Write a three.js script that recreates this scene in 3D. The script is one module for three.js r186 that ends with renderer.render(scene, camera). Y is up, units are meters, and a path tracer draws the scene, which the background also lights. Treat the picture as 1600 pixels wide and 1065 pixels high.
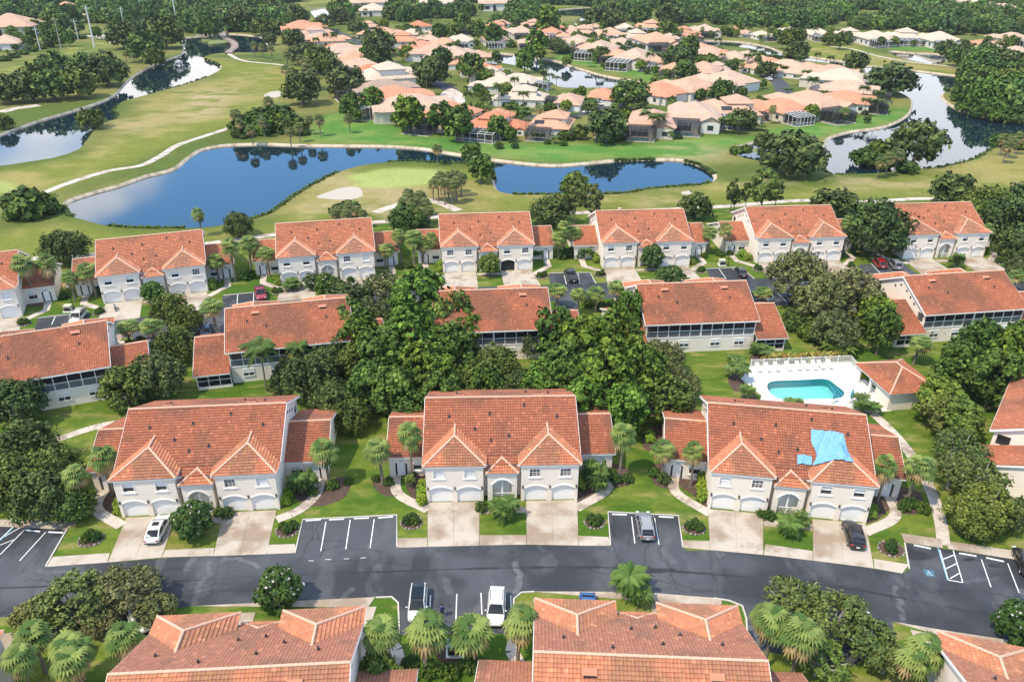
import * as THREE from 'three';
import { mergeGeometries } from 'three/addons/utils/BufferGeometryUtils.js';
import { RoundedBoxGeometry } from 'three/addons/geometries/RoundedBoxGeometry.js';
import { MarchingCubes } from 'three/addons/objects/MarchingCubes.js';

// ---------------------------------------------------------------- camera, sky, sun, exposure
const CAM_H = 61.1, PITCH = THREE.MathUtils.degToRad(27.6), ROLL = THREE.MathUtils.degToRad(0.35), FOCAL = 1230;
const scene = new THREE.Scene();
const camera = new THREE.PerspectiveCamera(2 * Math.atan(532.5 / FOCAL) * 180 / Math.PI, 1024 / 681, 0.5, 6000);
camera.rotation.order = 'YXZ';
camera.position.set(0, CAM_H, 0);
camera.rotation.set(-PITCH, 0, ROLL);
const renderer = new THREE.WebGLRenderer({ antialias: true });
renderer.setSize(1024, 681);
renderer.toneMapping = THREE.LinearToneMapping;
renderer.toneMappingExposure = 1.13;
renderer.shadowMap.enabled = true;

const SUN_DIR = new THREE.Vector3(-0.43, 0.86, 0.31).normalize();
const sun = new THREE.DirectionalLight(0xfff0d6, 4.3);
sun.position.copy(SUN_DIR).multiplyScalar(400).add(new THREE.Vector3(0, 0, -250));
sun.target.position.set(0, 0, -250);
sun.castShadow = true;
sun.shadow.mapSize.set(4096, 4096);
Object.assign(sun.shadow.camera, { left: -420, right: 420, top: 420, bottom: -420, near: 1, far: 1200 });
sun.shadow.radius = 1.6;
scene.add(sun, sun.target);

// small seeded random generator and value noise
function rng(seed) { let a = seed >>> 0; return () => { a = (a + 0x6D2B79F5) | 0; let t = Math.imul(a ^ (a >>> 15), 1 | a); t = (t + Math.imul(t ^ (t >>> 7), 61 | t)) ^ t; return ((t ^ (t >>> 14)) >>> 0) / 4294967296; }; }
const NT = (() => { const r = rng(77), t = new Float32Array(65536); for (let i = 0; i < 65536; i++) t[i] = r(); return t; })();
function vnoise(x, y) {
  const xi = Math.floor(x), yi = Math.floor(y); let fx = x - xi, fy = y - yi;
  fx = fx * fx * (3 - 2 * fx); fy = fy * fy * (3 - 2 * fy);
  const a = (xi & 255), b = ((xi + 1) & 255), c = (yi & 255) << 8, d = ((yi + 1) & 255) << 8;
  const p = NT[a | c], q = NT[b | c], r = NT[a | d], s = NT[b | d];
  return p + (q - p) * fx + (r - p) * fy + (p - q - r + s) * fx * fy;
}
const fbm = (x, y, o = 4) => { let s = 0, a = 0.5, n = 0; for (let i = 0; i < o; i++) { s += a * vnoise(x, y); n += a; x = x * 2.03 + 17.1; y = y * 2.03 + 9.7; a *= 0.5; } return s / n; };
const clamp = (x, a = 0, b = 1) => Math.min(b, Math.max(a, x));
const sstep = (a, b, x) => { const t = clamp((x - a) / (b - a)); return t * t * (3 - 2 * t); };
const lerp = (a, b, t) => a + (b - a) * t;

// sky: blue with scattered cloud added overhead to neutralise the fill light, a bank of summer cloud low over the horizon
{
  const w = 1024, h = 512, d = new Float32Array(w * h * 4);
  for (let j = 0; j < h; j++) {
    const el = ((j + 0.5) / h - 0.5) * Math.PI, up = Math.max(el, 0), s = up / (Math.PI / 2);
    for (let i = 0; i < w; i++) {
      const az = (i / w) * 2 * Math.PI, ca = Math.cos(az), sa = Math.sin(az);
      let r = lerp(0.31, 0.11, Math.pow(s, 0.36)), g = lerp(0.68, 0.28, Math.pow(s, 0.40)), b = lerp(1.16, 0.60, Math.pow(s, 0.5)); const turn = Math.atan2(-ca, sa), bank = 0.085 * sstep(0.1, 0.42, turn) * (1 - sstep(1.3, 2.0, turn));
      // clouds
      const e = Math.tan(Math.max(el, 0.02)), n = fbm(ca * 2.1 + 5 + e * 1.1, sa * 2.1 + 9 + e * 3.3, 5) * 0.62 + fbm(ca * 6 + 31, sa * 6 + 12 + e * 11, 5) * 0.38;
      const low = 1 - sstep(0.155, 0.22, el - bank + (n - 0.5) * 0.10), th = lerp(0.58, 0.42, sstep(0.3, 0.75, el)), scat = sstep(th, th + 0.12, n) * (1 - 0.5 * sstep(0.6, 1.3, el));
      const c = clamp(low * 0.8 + scat * 0.8) * sstep(-0.02, 0.02, el);
      r = lerp(r, 1.20, c); g = lerp(g, 1.18, c); b = lerp(b, 1.15, c);
      if (el < 0) { r = 0.20; g = 0.22; b = 0.18; }
      const k = (j * w + i) * 4; d[k] = r; d[k + 1] = g; d[k + 2] = b; d[k + 3] = 1;
    }
  }
  const t = new THREE.DataTexture(d, w, h, THREE.RGBAFormat, THREE.FloatType);
  t.mapping = THREE.EquirectangularReflectionMapping; t.magFilter = t.minFilter = THREE.LinearFilter; t.wrapS = THREE.RepeatWrapping; t.needsUpdate = true;
  scene.background = t; scene.environment = t;
  scene.backgroundIntensity = 1.5; scene.environmentIntensity = 1.5;
}

// ---------------------------------------------------------------- measuring: pixel of the survey photograph -> place on the ground
const _cp = Math.cos(PITCH), _sp = Math.sin(PITCH), _cr = Math.cos(ROLL), _sr = Math.sin(ROLL);
function at(px, py, h = 0) {
  let x = (px - 800) / FOCAL, y = -(py - 532.5) / FOCAL; [x, y] = [_cr * x - _sr * y, _sr * x + _cr * y];
  const dy = y * _cp - _sp, dz = -(y * _sp + _cp), t = (h - CAM_H) / dy;
  return new THREE.Vector3(x * t, h, dz * t);
}
const scaleAt = (px, py, h = 0) => at(px + 0.5, py, h).distanceTo(at(px - 0.5, py, h));   // metres per pixel across
function rowOf(p) { const fw = -p.z * _cp - (p.y - CAM_H) * _sp, up = (p.y - CAM_H) * _cp - p.z * _sp, X = p.x / fw, Y = up / fw; return 532.5 - FOCAL * (-_sr * X + _cr * Y); }

// ---------------------------------------------------------------- naming and tagging
const used = new Map();
function numbered(name) { const n = used.get(name) || 0; used.set(name, n + 1); return n ? `${name}_${String(n).padStart(3, '0')}` : name; }
function tag(o, label, category, group) { o.userData.label = label; o.userData.category = category; if (group) o.userData.group = group; return o; }
function thing(name, label, category, x = 0, y = 0, z = 0, turn = 0, group) {
  const o = new THREE.Group(); o.name = numbered(name); o.position.set(x, y, z); o.rotation.y = turn; scene.add(o); return tag(o, label, category, group);
}
function part(name, geo, mat, parent) { const m = new THREE.Mesh(geo, mat); m.name = name; m.castShadow = m.receiveShadow = true; parent.add(m); return m; }
function struct(name, geo, mat, parent = scene) { const m = new THREE.Mesh(geo, mat); m.name = parent === scene ? numbered(name) : name; m.castShadow = m.receiveShadow = true; m.userData.kind = 'structure'; parent.add(m); return m; }
function copyOf(o, label) { const c = o.clone(); c.name = numbered(o.name.replace(/_\d\d\d$/, '')); scene.add(c); if (label) c.userData = { ...o.userData, label }; return c; }

// ---------------------------------------------------------------- geometry helpers
const box = (x0, x1, y0, y1, z0, z1) => new THREE.BoxGeometry(x1 - x0, y1 - y0, z1 - z0).translate((x0 + x1) / 2, (y0 + y1) / 2, (z0 + z1) / 2);
const merge = (list) => mergeGeometries(list.map((g) => { const k = g.index ? g.toNonIndexed() : g; for (const n of Object.keys(k.attributes)) if (!['position', 'normal', 'uv'].includes(n)) k.deleteAttribute(n); return k; }));
function beam(a, b, w, h) {           // box from a to b
  const L = a.distanceTo(b), g = new THREE.BoxGeometry(w, h, L), m = new THREE.Matrix4().lookAt(b, a, new THREE.Vector3(0, 1, 0)); m.setPosition(a.clone().add(b).multiplyScalar(0.5)); return g.applyMatrix4(m);
}
const V = (x, y, z) => new THREE.Vector3(x, y, z);
function tube(pts, r, seg = 6, n = 12) { return new THREE.TubeGeometry(new THREE.CatmullRomCurve3(pts), n, r, seg, false); }
function taper(pts, r0, r1, seg = 7, n = 8) {
  const c = new THREE.CatmullRomCurve3(pts), g = new THREE.TubeGeometry(c, n, 1, seg, false), p = g.attributes.position;
  for (let i = 0; i <= n; i++) { const o = c.getPointAt(i / n), r = lerp(r0, r1, i / n); for (let j = 0; j <= seg; j++) { const k = i * (seg + 1) + j; p.setXYZ(k, o.x + (p.getX(k) - o.x) * r, o.y + (p.getY(k) - o.y) * r, o.z + (p.getZ(k) - o.z) * r); } }
  return g;
}
// polygons on the ground
const PX = (list) => { const o = []; for (let i = 0; i < list.length; i += 2) o.push(at(list[i], list[i + 1])); return o; };   // flat pixel list -> ground points
function smoothClosed(pts, n) { return new THREE.CatmullRomCurve3(pts, true, 'centripetal').getSpacedPoints(n).slice(0, -1); }
function flat(pts, y, uvOf = (x, z) => [x, z], holes = []) {
  const s = new THREE.Shape(pts.map((p) => new THREE.Vector2(p.x, -p.z)));
  for (const h of holes) s.holes.push(new THREE.Path(h.map((p) => new THREE.Vector2(p.x, -p.z))));
  const g = new THREE.ShapeGeometry(s); g.rotateX(-Math.PI / 2); g.translate(0, y, 0);
  const p = g.attributes.position, uv = g.attributes.uv;
  for (let i = 0; i < p.count; i++) { const q = uvOf(p.getX(i), p.getZ(i)); uv.setXY(i, q[0], q[1]); }
  return g;
}
function slabOf(pts, y0, y1) {        // a polygon with thickness
  const s = new THREE.Shape(pts.map((p) => new THREE.Vector2(p.x, -p.z)));
  const g = new THREE.ExtrudeGeometry(s, { depth: y1 - y0, bevelEnabled: false }); g.rotateX(-Math.PI / 2); g.translate(0, y0, 0);
  const p = g.attributes.position, uv = g.attributes.uv; for (let i = 0; i < p.count; i++) uv.setXY(i, p.getX(i), p.getZ(i)); return g;
}
function offsetLine(pts, d) {         // shift an open line sideways on the ground
  return pts.map((p, i) => { const a = pts[Math.max(0, i - 1)], b = pts[Math.min(pts.length - 1, i + 1)], t = V(b.x - a.x, 0, b.z - a.z).normalize(); return V(p.x - t.z * d, p.y, p.z + t.x * d); });
}
function curve(pts, n) { return new THREE.CatmullRomCurve3(pts, false, 'centripetal').getSpacedPoints(n); }
function ribbon(pts, w, y, h = 0) {
  const l = offsetLine(pts, -w / 2), r = offsetLine(pts, w / 2), poly = [...l, ...r.reverse()];
  return h ? slabOf(poly, y, y + h) : flat(poly, y);
}
function insideOf(poly, x, z) { let c = false; for (let i = 0, j = poly.length - 1; i < poly.length; j = i++) { const a = poly[i], b = poly[j]; if ((a.z > z) !== (b.z > z) && x < (b.x - a.x) * (z - a.z) / (b.z - a.z) + a.x) c = !c; } return c; }
// ---------------------------------------------------------------- materials
const M = {};
const std = (name, color, roughness = 0.85, extra = {}) => { const m = new THREE.MeshStandardMaterial({ color: new THREE.Color().setRGB(...color), roughness, ...extra }); m.name = name; return (M[name] = m); };
function dataMap(w, h, fn, wrap = THREE.RepeatWrapping) {      // fn(u, v) -> linear rgb; stored as sRGB bytes
  const d = new Uint8Array(w * h * 4), c = [0, 0, 0];
  for (let j = 0; j < h; j++) for (let i = 0; i < w; i++) { fn(i / w, j / h, c); const k = (j * w + i) * 4; for (let n = 0; n < 3; n++) { const x = clamp(c[n]); d[k + n] = 255 * (x < 0.0031308 ? 12.92 * x : 1.055 * Math.pow(x, 1 / 2.4) - 0.055) + 0.5; } d[k + 3] = 255; }
  const t = new THREE.DataTexture(d, w, h); t.colorSpace = THREE.SRGBColorSpace; t.magFilter = THREE.LinearFilter; t.minFilter = THREE.LinearMipmapLinearFilter; t.wrapS = t.wrapT = wrap; t.needsUpdate = true; return t;
}
const mix3 = (c, a, b, t) => { c[0] = lerp(a[0], b[0], t); c[1] = lerp(a[1], b[1], t); c[2] = lerp(a[2], b[2], t); };
const mul3 = (c, k) => { c[0] *= k; c[1] *= k; c[2] *= k; };
// tileable noise for repeating maps: blend four shifted copies
const tnoise = (u, v, f, o = 4) => { const a = fbm(u * f, v * f, o), b = fbm((u - 1) * f + 0, v * f, o), c = fbm(u * f, (v - 1) * f, o), d = fbm((u - 1) * f, (v - 1) * f, o); return (a * (1 - u) + b * u) * (1 - v) + (c * (1 - u) + d * u) * v; };

std('concrete', [1, 1, 1], 0.92, { map: dataMap(1024, 1024, (u, v, c) => {       // 16 m of sun-bleached, tyre- and mildew-stained driveway
  const a = tnoise(u, v, 6, 5), b = tnoise(u, v, 26, 4), s = tnoise(u + 0.3, v, 9, 4), f = NT[(Math.floor(u * 1024) * 31 + Math.floor(v * 1024) * 173) & 65535];
  mix3(c, [0.465, 0.405, 0.335], [0.30, 0.225, 0.16], sstep(0.42, 0.64, a)); const k = sstep(0.53, 0.72, s) * sstep(0.40, 0.62, b); c[0] = lerp(c[0], 0.22, k * 0.6); c[1] = lerp(c[1], 0.17, k * 0.6); c[2] = lerp(c[2], 0.125, k * 0.6);
  mul3(c, 0.9 + 0.12 * b + 0.08 * f);
}) });
M.concrete.map.repeat.set(1 / 16, 1 / 16);
std('concrete_edge', [0.40, 0.36, 0.31], 0.92);
std('joint', [0.10, 0.085, 0.07], 0.95);
std('path', [1, 1, 1], 0.92, { map: dataMap(512, 512, (u, v, c) => { const a = tnoise(u, v, 8, 5), b = tnoise(u, v, 30, 3); mix3(c, [0.55, 0.48, 0.41], [0.30, 0.24, 0.19], sstep(0.45, 0.68, a)); mul3(c, 0.85 + 0.25 * b); }) });
M.path.map.repeat.set(1 / 9, 1 / 9);
std('white_paint', [0.78, 0.78, 0.76], 0.6);
std('road_paint', [0.72, 0.72, 0.70], 0.7);
std('mulch', [1, 1, 1], 1, { map: dataMap(256, 256, (u, v, c) => { const a = tnoise(u, v, 40, 2), b = tnoise(u, v, 8, 3); mix3(c, [0.045, 0.027, 0.02], [0.15, 0.095, 0.07], sstep(0.3, 0.7, a) * (0.5 + b * 0.6)); }) });
M.mulch.map.repeat.set(1 / 4, 1 / 4);
std('sand', [1, 1, 1], 0.95, { map: dataMap(256, 256, (u, v, c) => { const a = tnoise(u, v, 12, 4); mix3(c, [0.50, 0.42, 0.31], [0.30, 0.24, 0.16], sstep(0.4, 0.7, a)); }) });
M.sand.map.repeat.set(1 / 12, 1 / 12);
std('bunker_sand', [0.42, 0.375, 0.31], 0.95);
M.water = new THREE.MeshPhysicalMaterial({ color: new THREE.Color().setRGB(0.005, 0.018, 0.030), roughness: 0.03, ior: 1.95, specularIntensity: 1 }); M.water.name = 'water';

// ---------------------------------------------------------------- water bodies: outlines on the ground
const PONDS = {
  main: PX([102,313, 149,297, 183,288, 226,273, 266,263, 291,245, 313,232, 341,226, 400,223, 471,225, 573,226, 617,227, 666,231, 690,235, 720,240, 760,246, 800,251, 862,256, 902,254, 955,249, 1017,247, 1063,248, 1097,257, 1116,268, 1120,279, 1104,287, 1063,291, 1017,295, 973,302, 893,303, 800,303, 776,297, 768,280, 762,263, 735,256, 700,255, 679,254, 629,252, 586,255, 549,262, 524,271, 493,287, 462,305, 440,322, 418,335, 380,345, 330,354, 300,356, 250,356.5, 200,355.5, 162,351.5, 125,342, 103,336, 96,325]),
  canal: PX([15,257, 53,251, 90,245, 124,232, 136,217, 148,202, 161,192, 184,184, 180,169, 192,158, 214,152, 254,141, 310,125, 345,107, 341,99, 319,90, 328,85, 356,82, 387,82, 419,81, 417,68, 407,57, 387,54, 355,52, 316,55, 297,57, 280,58, 284,70, 282,84, 266,90, 242,99, 211,115, 198,125, 174,149, 155,158, 108,173, 62,186, 31,197, 0,208, -50,228, -50,262]),
  lake: PX([1291,216, 1327,204, 1373,198, 1411,183, 1423,167, 1420,152, 1401,142, 1372,132, 1355,121, 1350,110, 1358,102, 1417,108, 1463,113, 1510,119, 1517,123, 1505,129, 1488,137, 1474,149, 1485,161, 1510,173, 1556,183, 1600,188, 1660,196, 1660,214, 1592,219, 1556,231, 1525,248, 1479,260, 1442,264, 1400,268, 1355,271, 1293,271, 1288,245]),
  cove: PX([1140,232, 1160,225, 1184,221, 1225,226, 1238,240, 1230,256, 1190,251, 1162,246]),
  house_canal: PX([768,81, 800,84, 830,88, 864,93, 902,105, 949,118, 1000,127, 1012,133, 990,138, 960,137, 920,137, 877,136, 860,127, 838,112, 800,101, 768,95]),
  top_pond: PX([862,20, 876,14, 927,11, 929,18, 916,30, 908,40, 898,38, 904,25, 880,24]),
  clubhouse_pond: PX([487,15, 505,12, 521,13, 519,25, 504,33, 494,28, 487,22]),
  basin: PX([1392,79, 1432,82, 1473,84, 1474,98, 1460,100, 1429,95, 1400,87]),
  ditch: PX([1097,63, 1150,64, 1196,71, 1228,82, 1290,91, 1335,98, 1334,104, 1285,97, 1218,90, 1186,79, 1145,72, 1096,69]),
};
const pondLine = {};
for (const k in PONDS) pondLine[k] = smoothClosed(PONDS[k], k === 'main' ? 260 : 130);
const area2 = (p) => p.reduce((s, a, i) => { const b = p[(i + 1) % p.length]; return s + a.x * b.z - b.x * a.z; }, 0);
function inset(line, d) { const sg = area2(line) > 0 ? 1 : -1; return line.map((p, i) => { const a = line[(i + line.length - 1) % line.length], b = line[(i + 1) % line.length], t = V(b.x - a.x, 0, b.z - a.z).normalize(); return V(p.x - t.z * d * sg, 0, p.z + t.x * d * sg); }); }

// ---------------------------------------------------------------- ground cover maps
const FB = { x0: -470, x1: 470, z0: -860, z1: -110 };                 // the golf course and the houses beyond it
const farUV = (x, z) => [(x - FB.x0) / (FB.x1 - FB.x0), (z - FB.z0) / (FB.z1 - FB.z0)];
function maskOf(w, h, B, draw) {
  const cv = document.createElement('canvas'); cv.width = w; cv.height = h; const g = cv.getContext('2d'); g.fillStyle = '#000'; g.fillRect(0, 0, w, h);
  const X = (x) => (x - B.x0) / (B.x1 - B.x0) * w, Y = (z) => (z - B.z0) / (B.z1 - B.z0) * h;
  draw((pts, col) => { g.fillStyle = col; g.beginPath(); pts.forEach((p, i) => g[i ? 'lineTo' : 'moveTo'](X(p.x), Y(p.z))); g.fill(); }, (pts, wd, col) => { g.strokeStyle = col; g.lineWidth = wd / (B.x1 - B.x0) * w; g.lineJoin = g.lineCap = 'round'; g.beginPath(); pts.forEach((p, i) => g[i ? 'lineTo' : 'moveTo'](X(p.x), Y(p.z))); g.stroke(); });
  const d = g.getImageData(0, 0, w, h).data; return d;
}
const cartPaths = [
  [PX([-60,425, 0,413, 50,404, 110,400, 200,395, 319,381, 431,366, 520,352, 600,346, 690,338, 840,334, 1000,329, 1119,323, 1256,313, 1359,315, 1446,310, 1600,318, 1700,322]), 2.2],
  [PX([20,330, 73,299, 124,280, 173,266, 217,259, 248,245, 279,226, 330,209, 362,198, 390,185]), 2.4],
  [PX([357,83, 362,87, 382,95, 429,100, 445,102]), 2.4],
  [PX([1297,72, 1330,76, 1370,87, 1420,96, 1480,103, 1560,112]), 2.4],
  [PX([586,332, 611,323, 640,316, 669,313, 690,318, 716,329]), 2.6],
];
const smoothPath = (p, n = 60) => curve(p, n);
const grassMap = (() => {
  const w = 2048, h = 1640, mw = 1024, mh = 820;
  const fair = [[0,262, 60,258, 140,240, 190,195, 225,158, 320,128, 352,108, 330,92, 440,100, 455,118, 440,150, 410,160, 360,195, 270,225, 180,262, 90,292, 0,300], [330,95, 440,102, 500,110, 430,160, 380,190], [-50,372, 60,352, 110,345, 200,362, 330,362, 430,345, 470,310, 520,275, 560,262, 680,258, 760,262, 772,298, 900,310, 1060,298, 1130,280, 1180,295, 1300,285, 1480,265, 1560,240, 1660,225, 1700,300, 1440,305, 1120,318, 900,326, 720,330, 560,335, 430,362, 330,376, 100,396, -50,410], [1230,70, 1310,62, 1420,100, 1520,112, 1515,118, 1330,98, 1220,80], [400,30, 470,8, 560,0, 620,-12, 450,-14, 380,2], [850,12, 870,0, 960,-14, 1010,-12, 930,9]].map(PX);
  const lawn = [[470,222, 500,180, 560,170, 640,205, 760,215, 800,225, 900,222, 1000,225, 1100,210, 1180,215, 1200,200, 1330,185, 1418,165, 1412,184, 1370,197, 1290,214, 1140,228, 1100,250, 1000,244, 860,253, 720,238, 600,225], [860,91, 1000,122, 1010,130, 1060,128, 960,95, 880,82], [1380,66, 1480,72, 1480,80, 1380,76]].map(PX);
  const dry = [[178,208, 245,178, 250,186, 200,212], [310,142, 380,145, 372,158, 300,165], [300,165, 360,163, 340,185, 290,190], [470,282, 500,265, 560,285, 640,300, 700,310, 660,316, 560,300], [500,322, 580,318, 690,322, 700,345, 520,348], [1060,225, 1130,232, 1120,256, 1080,250], [1180,275, 1300,282, 1480,272, 1480,290, 1200,296], [560,290, 620,282, 650,300, 600,308], [1000,318, 1100,302, 1120,312, 1020,326]].map(PX);
  const A = maskOf(mw, mh, FB, (fill, line) => { for (const p of fair) fill(p, '#f00'); for (const p of lawn) fill(p, '#0f0'); line([at(545,283), at(560,272), at(600,262), at(640,258), at(700,262)], 1, '#f00'); });
  const Dm = maskOf(mw, mh, FB, (fill, line) => { for (const p of dry) fill(p, '#f00'); const gr = PX([548,283, 556,272, 590,263, 640,260, 690,263, 702,272, 690,283, 640,292, 590,294, 560,291]); fill(smoothClosed(gr, 60), '#0f0'); const gr2 = PX([-40,285, 0,283, 18,290, 14,300, -20,306, -40,300]); fill(smoothClosed(gr2, 40), '#0f0'); });
  const blur = (d, ch, r) => { let a = new Float32Array(mw * mh); for (let i = 0; i < a.length; i++) a[i] = d[i * 4 + ch] / 255; for (let pass = 0; pass < 2; pass++) { const b = new Float32Array(a.length); for (let y = 0; y < mh; y++) { let s = 0; for (let x = -r; x < mw; x++) { s += a[y * mw + Math.min(mw - 1, x + r)] - (x - r - 1 >= 0 ? a[y * mw + x - r - 1] : 0); if (x >= 0) b[y * mw + x] = s / (2 * r + 1); } } const c = new Float32Array(a.length); for (let x = 0; x < mw; x++) { let s = 0; for (let y = -r; y < mh; y++) { s += b[Math.min(mh - 1, y + r) * mw + x] - (y - r - 1 >= 0 ? b[(y - r - 1) * mw + x] : 0); if (y >= 0) c[y * mw + x] = s / (2 * r + 1); } } a = c; } return a; };
  const Mm = maskOf(mw, mh, FB, (fill) => { fill(PX([-60,122, 0,108, 30,98, 70,86, 110,70, 150,64, 172,66, 160,80, 110,92, 60,104, 0,128, -60,140]), '#f00'); fill(PX([225,38, 262,26, 285,24, 285,34, 240,42]), '#f00'); }); const Md = blur(Mm, 0, 3); const F = blur(A, 0, 3), L = blur(A, 1, 3), D = blur(Dm, 0, 6), Gn = blur(Dm, 1, 1);
  const get = (a, u, v) => a[clamp(Math.floor(v * mh), 0, mh - 1) * mw + clamp(Math.floor(u * mw), 0, mw - 1)];
  return dataMap(w, h, (u, v, c) => {
    const X = u * 940, Z = v * 750, n1 = fbm(X / 34, Z / 22, 4), n2 = fbm(X / 7, Z / 5, 3), n3 = vnoise(X * 1.4, Z * 1.1);
    const wu = u + (n2 - 0.5) * 0.006, wv = v + (n1 - 0.5) * 0.008, f = get(F, wu, wv), l = get(L, wu, wv), d = get(D, wu + (n2 - 0.5) * 0.02, wv + (n2 - 0.5) * 0.016), g = get(Gn, wu, wv);
    mix3(c, [0.082, 0.115, 0.022], [0.175, 0.17, 0.050], sstep(0.35, 0.68, n1)); const md = sstep(0, 1, clamp((get(Md, wu, wv)))); const mc = [0.22, 0.22, 0.05]; mix3(mc, mc, [0.10, 0.14, 0.03], sstep(0.4, 0.6, n2)); mix3(c, c, mc, md);                     // rough
    const fw = [0.15, 0.172, 0.030]; mix3(fw, fw, [0.245, 0.215, 0.070], sstep(0.42, 0.66, n1 * 0.55 + n2 * 0.45));
    mix3(c, c, fw, f); const lw = [0.080, 0.19, 0.032]; mix3(lw, lw, [0.13, 0.21, 0.045], sstep(0.4, 0.65, n2)); mix3(c, c, lw, l);
    mix3(c, c, [0.36, 0.275, 0.165], clamp(d * sstep(0.32, 0.6, n2 * 0.6 + n1 * 0.4)) * 0.85); mix3(c, c, [0.28, 0.32, 0.10], g);
    mul3(c, 0.82 + 0.22 * n3 + 0.16 * n2);
  }, THREE.ClampToEdgeWrapping);
})();
const turf = (name, map) => { const m = new THREE.MeshPhysicalMaterial({ map, roughness: 1, specularIntensity: 0.25 }); m.name = name; M[name] = m; };
turf('grass', grassMap);
const NB = { x0: -150, x1: 165, z0: -205, z1: -28 };                  // lawns round the townhouses
const nearUV = (x, z) => [(x - NB.x0) / (NB.x1 - NB.x0), (z - NB.z0) / (NB.z1 - NB.z0)];
turf('lawn', dataMap(2048, 1152, (u, v, c) => {
  const X = u * 315, Z = v * 177, n1 = fbm(X / 11, Z / 9, 4), n2 = fbm(X / 2.1 + 40, Z / 1.5, 3), n3 = NT[(Math.floor(X * 7) * 131 + Math.floor(Z * 7) * 977) & 65535], n4 = fbm(X / 4 + 90, Z / 1.2 + 7, 3);
  mix3(c, [0.058, 0.118, 0.012], [0.132, 0.172, 0.026], sstep(0.38, 0.62, n1 * 0.6 + n4 * 0.4)); mix3(c, c, [0.235, 0.21, 0.075], sstep(0.58, 0.76, n4) * 0.7);
  mix3(c, c, [0.045, 0.095, 0.014], sstep(0.55, 0.75, n2) * 0.6); mul3(c, 0.60 + 0.46 * n2 + 0.34 * n3);
}, THREE.MirroredRepeatWrapping));

// ---------------------------------------------------------------- ground, ponds and banks
const POOL_LINE = new THREE.CatmullRomCurve3(PX([1199,604, 1202,598, 1210,595.5, 1225,594.6, 1255,593.5, 1288,592, 1296,594, 1308,603, 1319,612, 1319,617, 1313,621.5, 1300,622.5, 1270,623.5, 1235,624.5, 1218,622.5, 1205,615]), true, 'centripetal').getSpacedPoints(90).slice(0, -1);
const lawnLine = PX([-500,440, -150,425, 0,419, 50,410, 110,406, 200,401, 319,387, 431,372, 520,357, 600,351, 690,343, 840,338, 1000,333, 1119,327, 1256,317, 1359,319, 1446,315, 1600,323, 1900,330, 2400,1065]);
{
  const outer = [V(-2600, 0, 200), V(2600, 0, 200), V(2600, 0, -3600), V(-2600, 0, -3600)];
  struct('ground', flat(outer, 0, farUV, [...Object.values(pondLine), POOL_LINE]), M.grass);
  const near = [...lawnLine, V(150, 0, 60), V(-220, 0, 60)];
  struct('lawn', flat(near, 0.006, nearUV, [POOL_LINE]), M.lawn);
  for (const k in pondLine) {
    const line = pondLine[k], d = k === 'main' || k === 'lake' ? 1.2 : 0.75, inn = inset(line, d), n = line.length, pos = [], uv = [], idx = [];
    const prof = [[0, 0.02], [0.25, -0.25], [0.7, -0.55], [1, -1.1]];
    for (let i = 0; i < n; i++) prof.forEach(([t, y]) => { const p = line[i].clone().lerp(inn[i], t); pos.push(p.x, y + (t > 0 && t < 1 ? (vnoise(p.x, p.z) - 0.5) * 0.2 : 0), p.z); uv.push(p.x, p.z); });
    for (let i = 0; i < n; i++) for (let j = 0; j < 3; j++) { const a = i * 4 + j, b = ((i + 1) % n) * 4 + j; idx.push(a, b, a + 1, b, b + 1, a + 1); }
    const g = new THREE.BufferGeometry(); g.setAttribute('position', new THREE.Float32BufferAttribute(pos, 3)); g.setAttribute('uv', new THREE.Float32BufferAttribute(uv, 2)); g.setIndex(idx); g.computeVertexNormals();
    struct('pond_bank', g, M.sand);
    struct('pond_water', flat(line, -0.62), M.water);
  }
  for (const [p, w] of cartPaths) struct('cart_path', ribbon(smoothPath(p, 80), w, 0.016), M.path);
  // mulch strip round the back of the putting green, bunkers
  const bunker = (pts) => struct('sand_bunker', flat(smoothClosed(PX(pts), 50), 0.02), M.bunker_sand);
  bunker([494,308, 512,300, 535,293, 556,292, 566,299, 563,308, 540,312, 515,311]);
  bunker([412,150, 424,143, 436,142, 440,148, 432,152, 420,152]);
  bunker([1065,300, 1078,298, 1080,303, 1068,304]);
}
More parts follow.
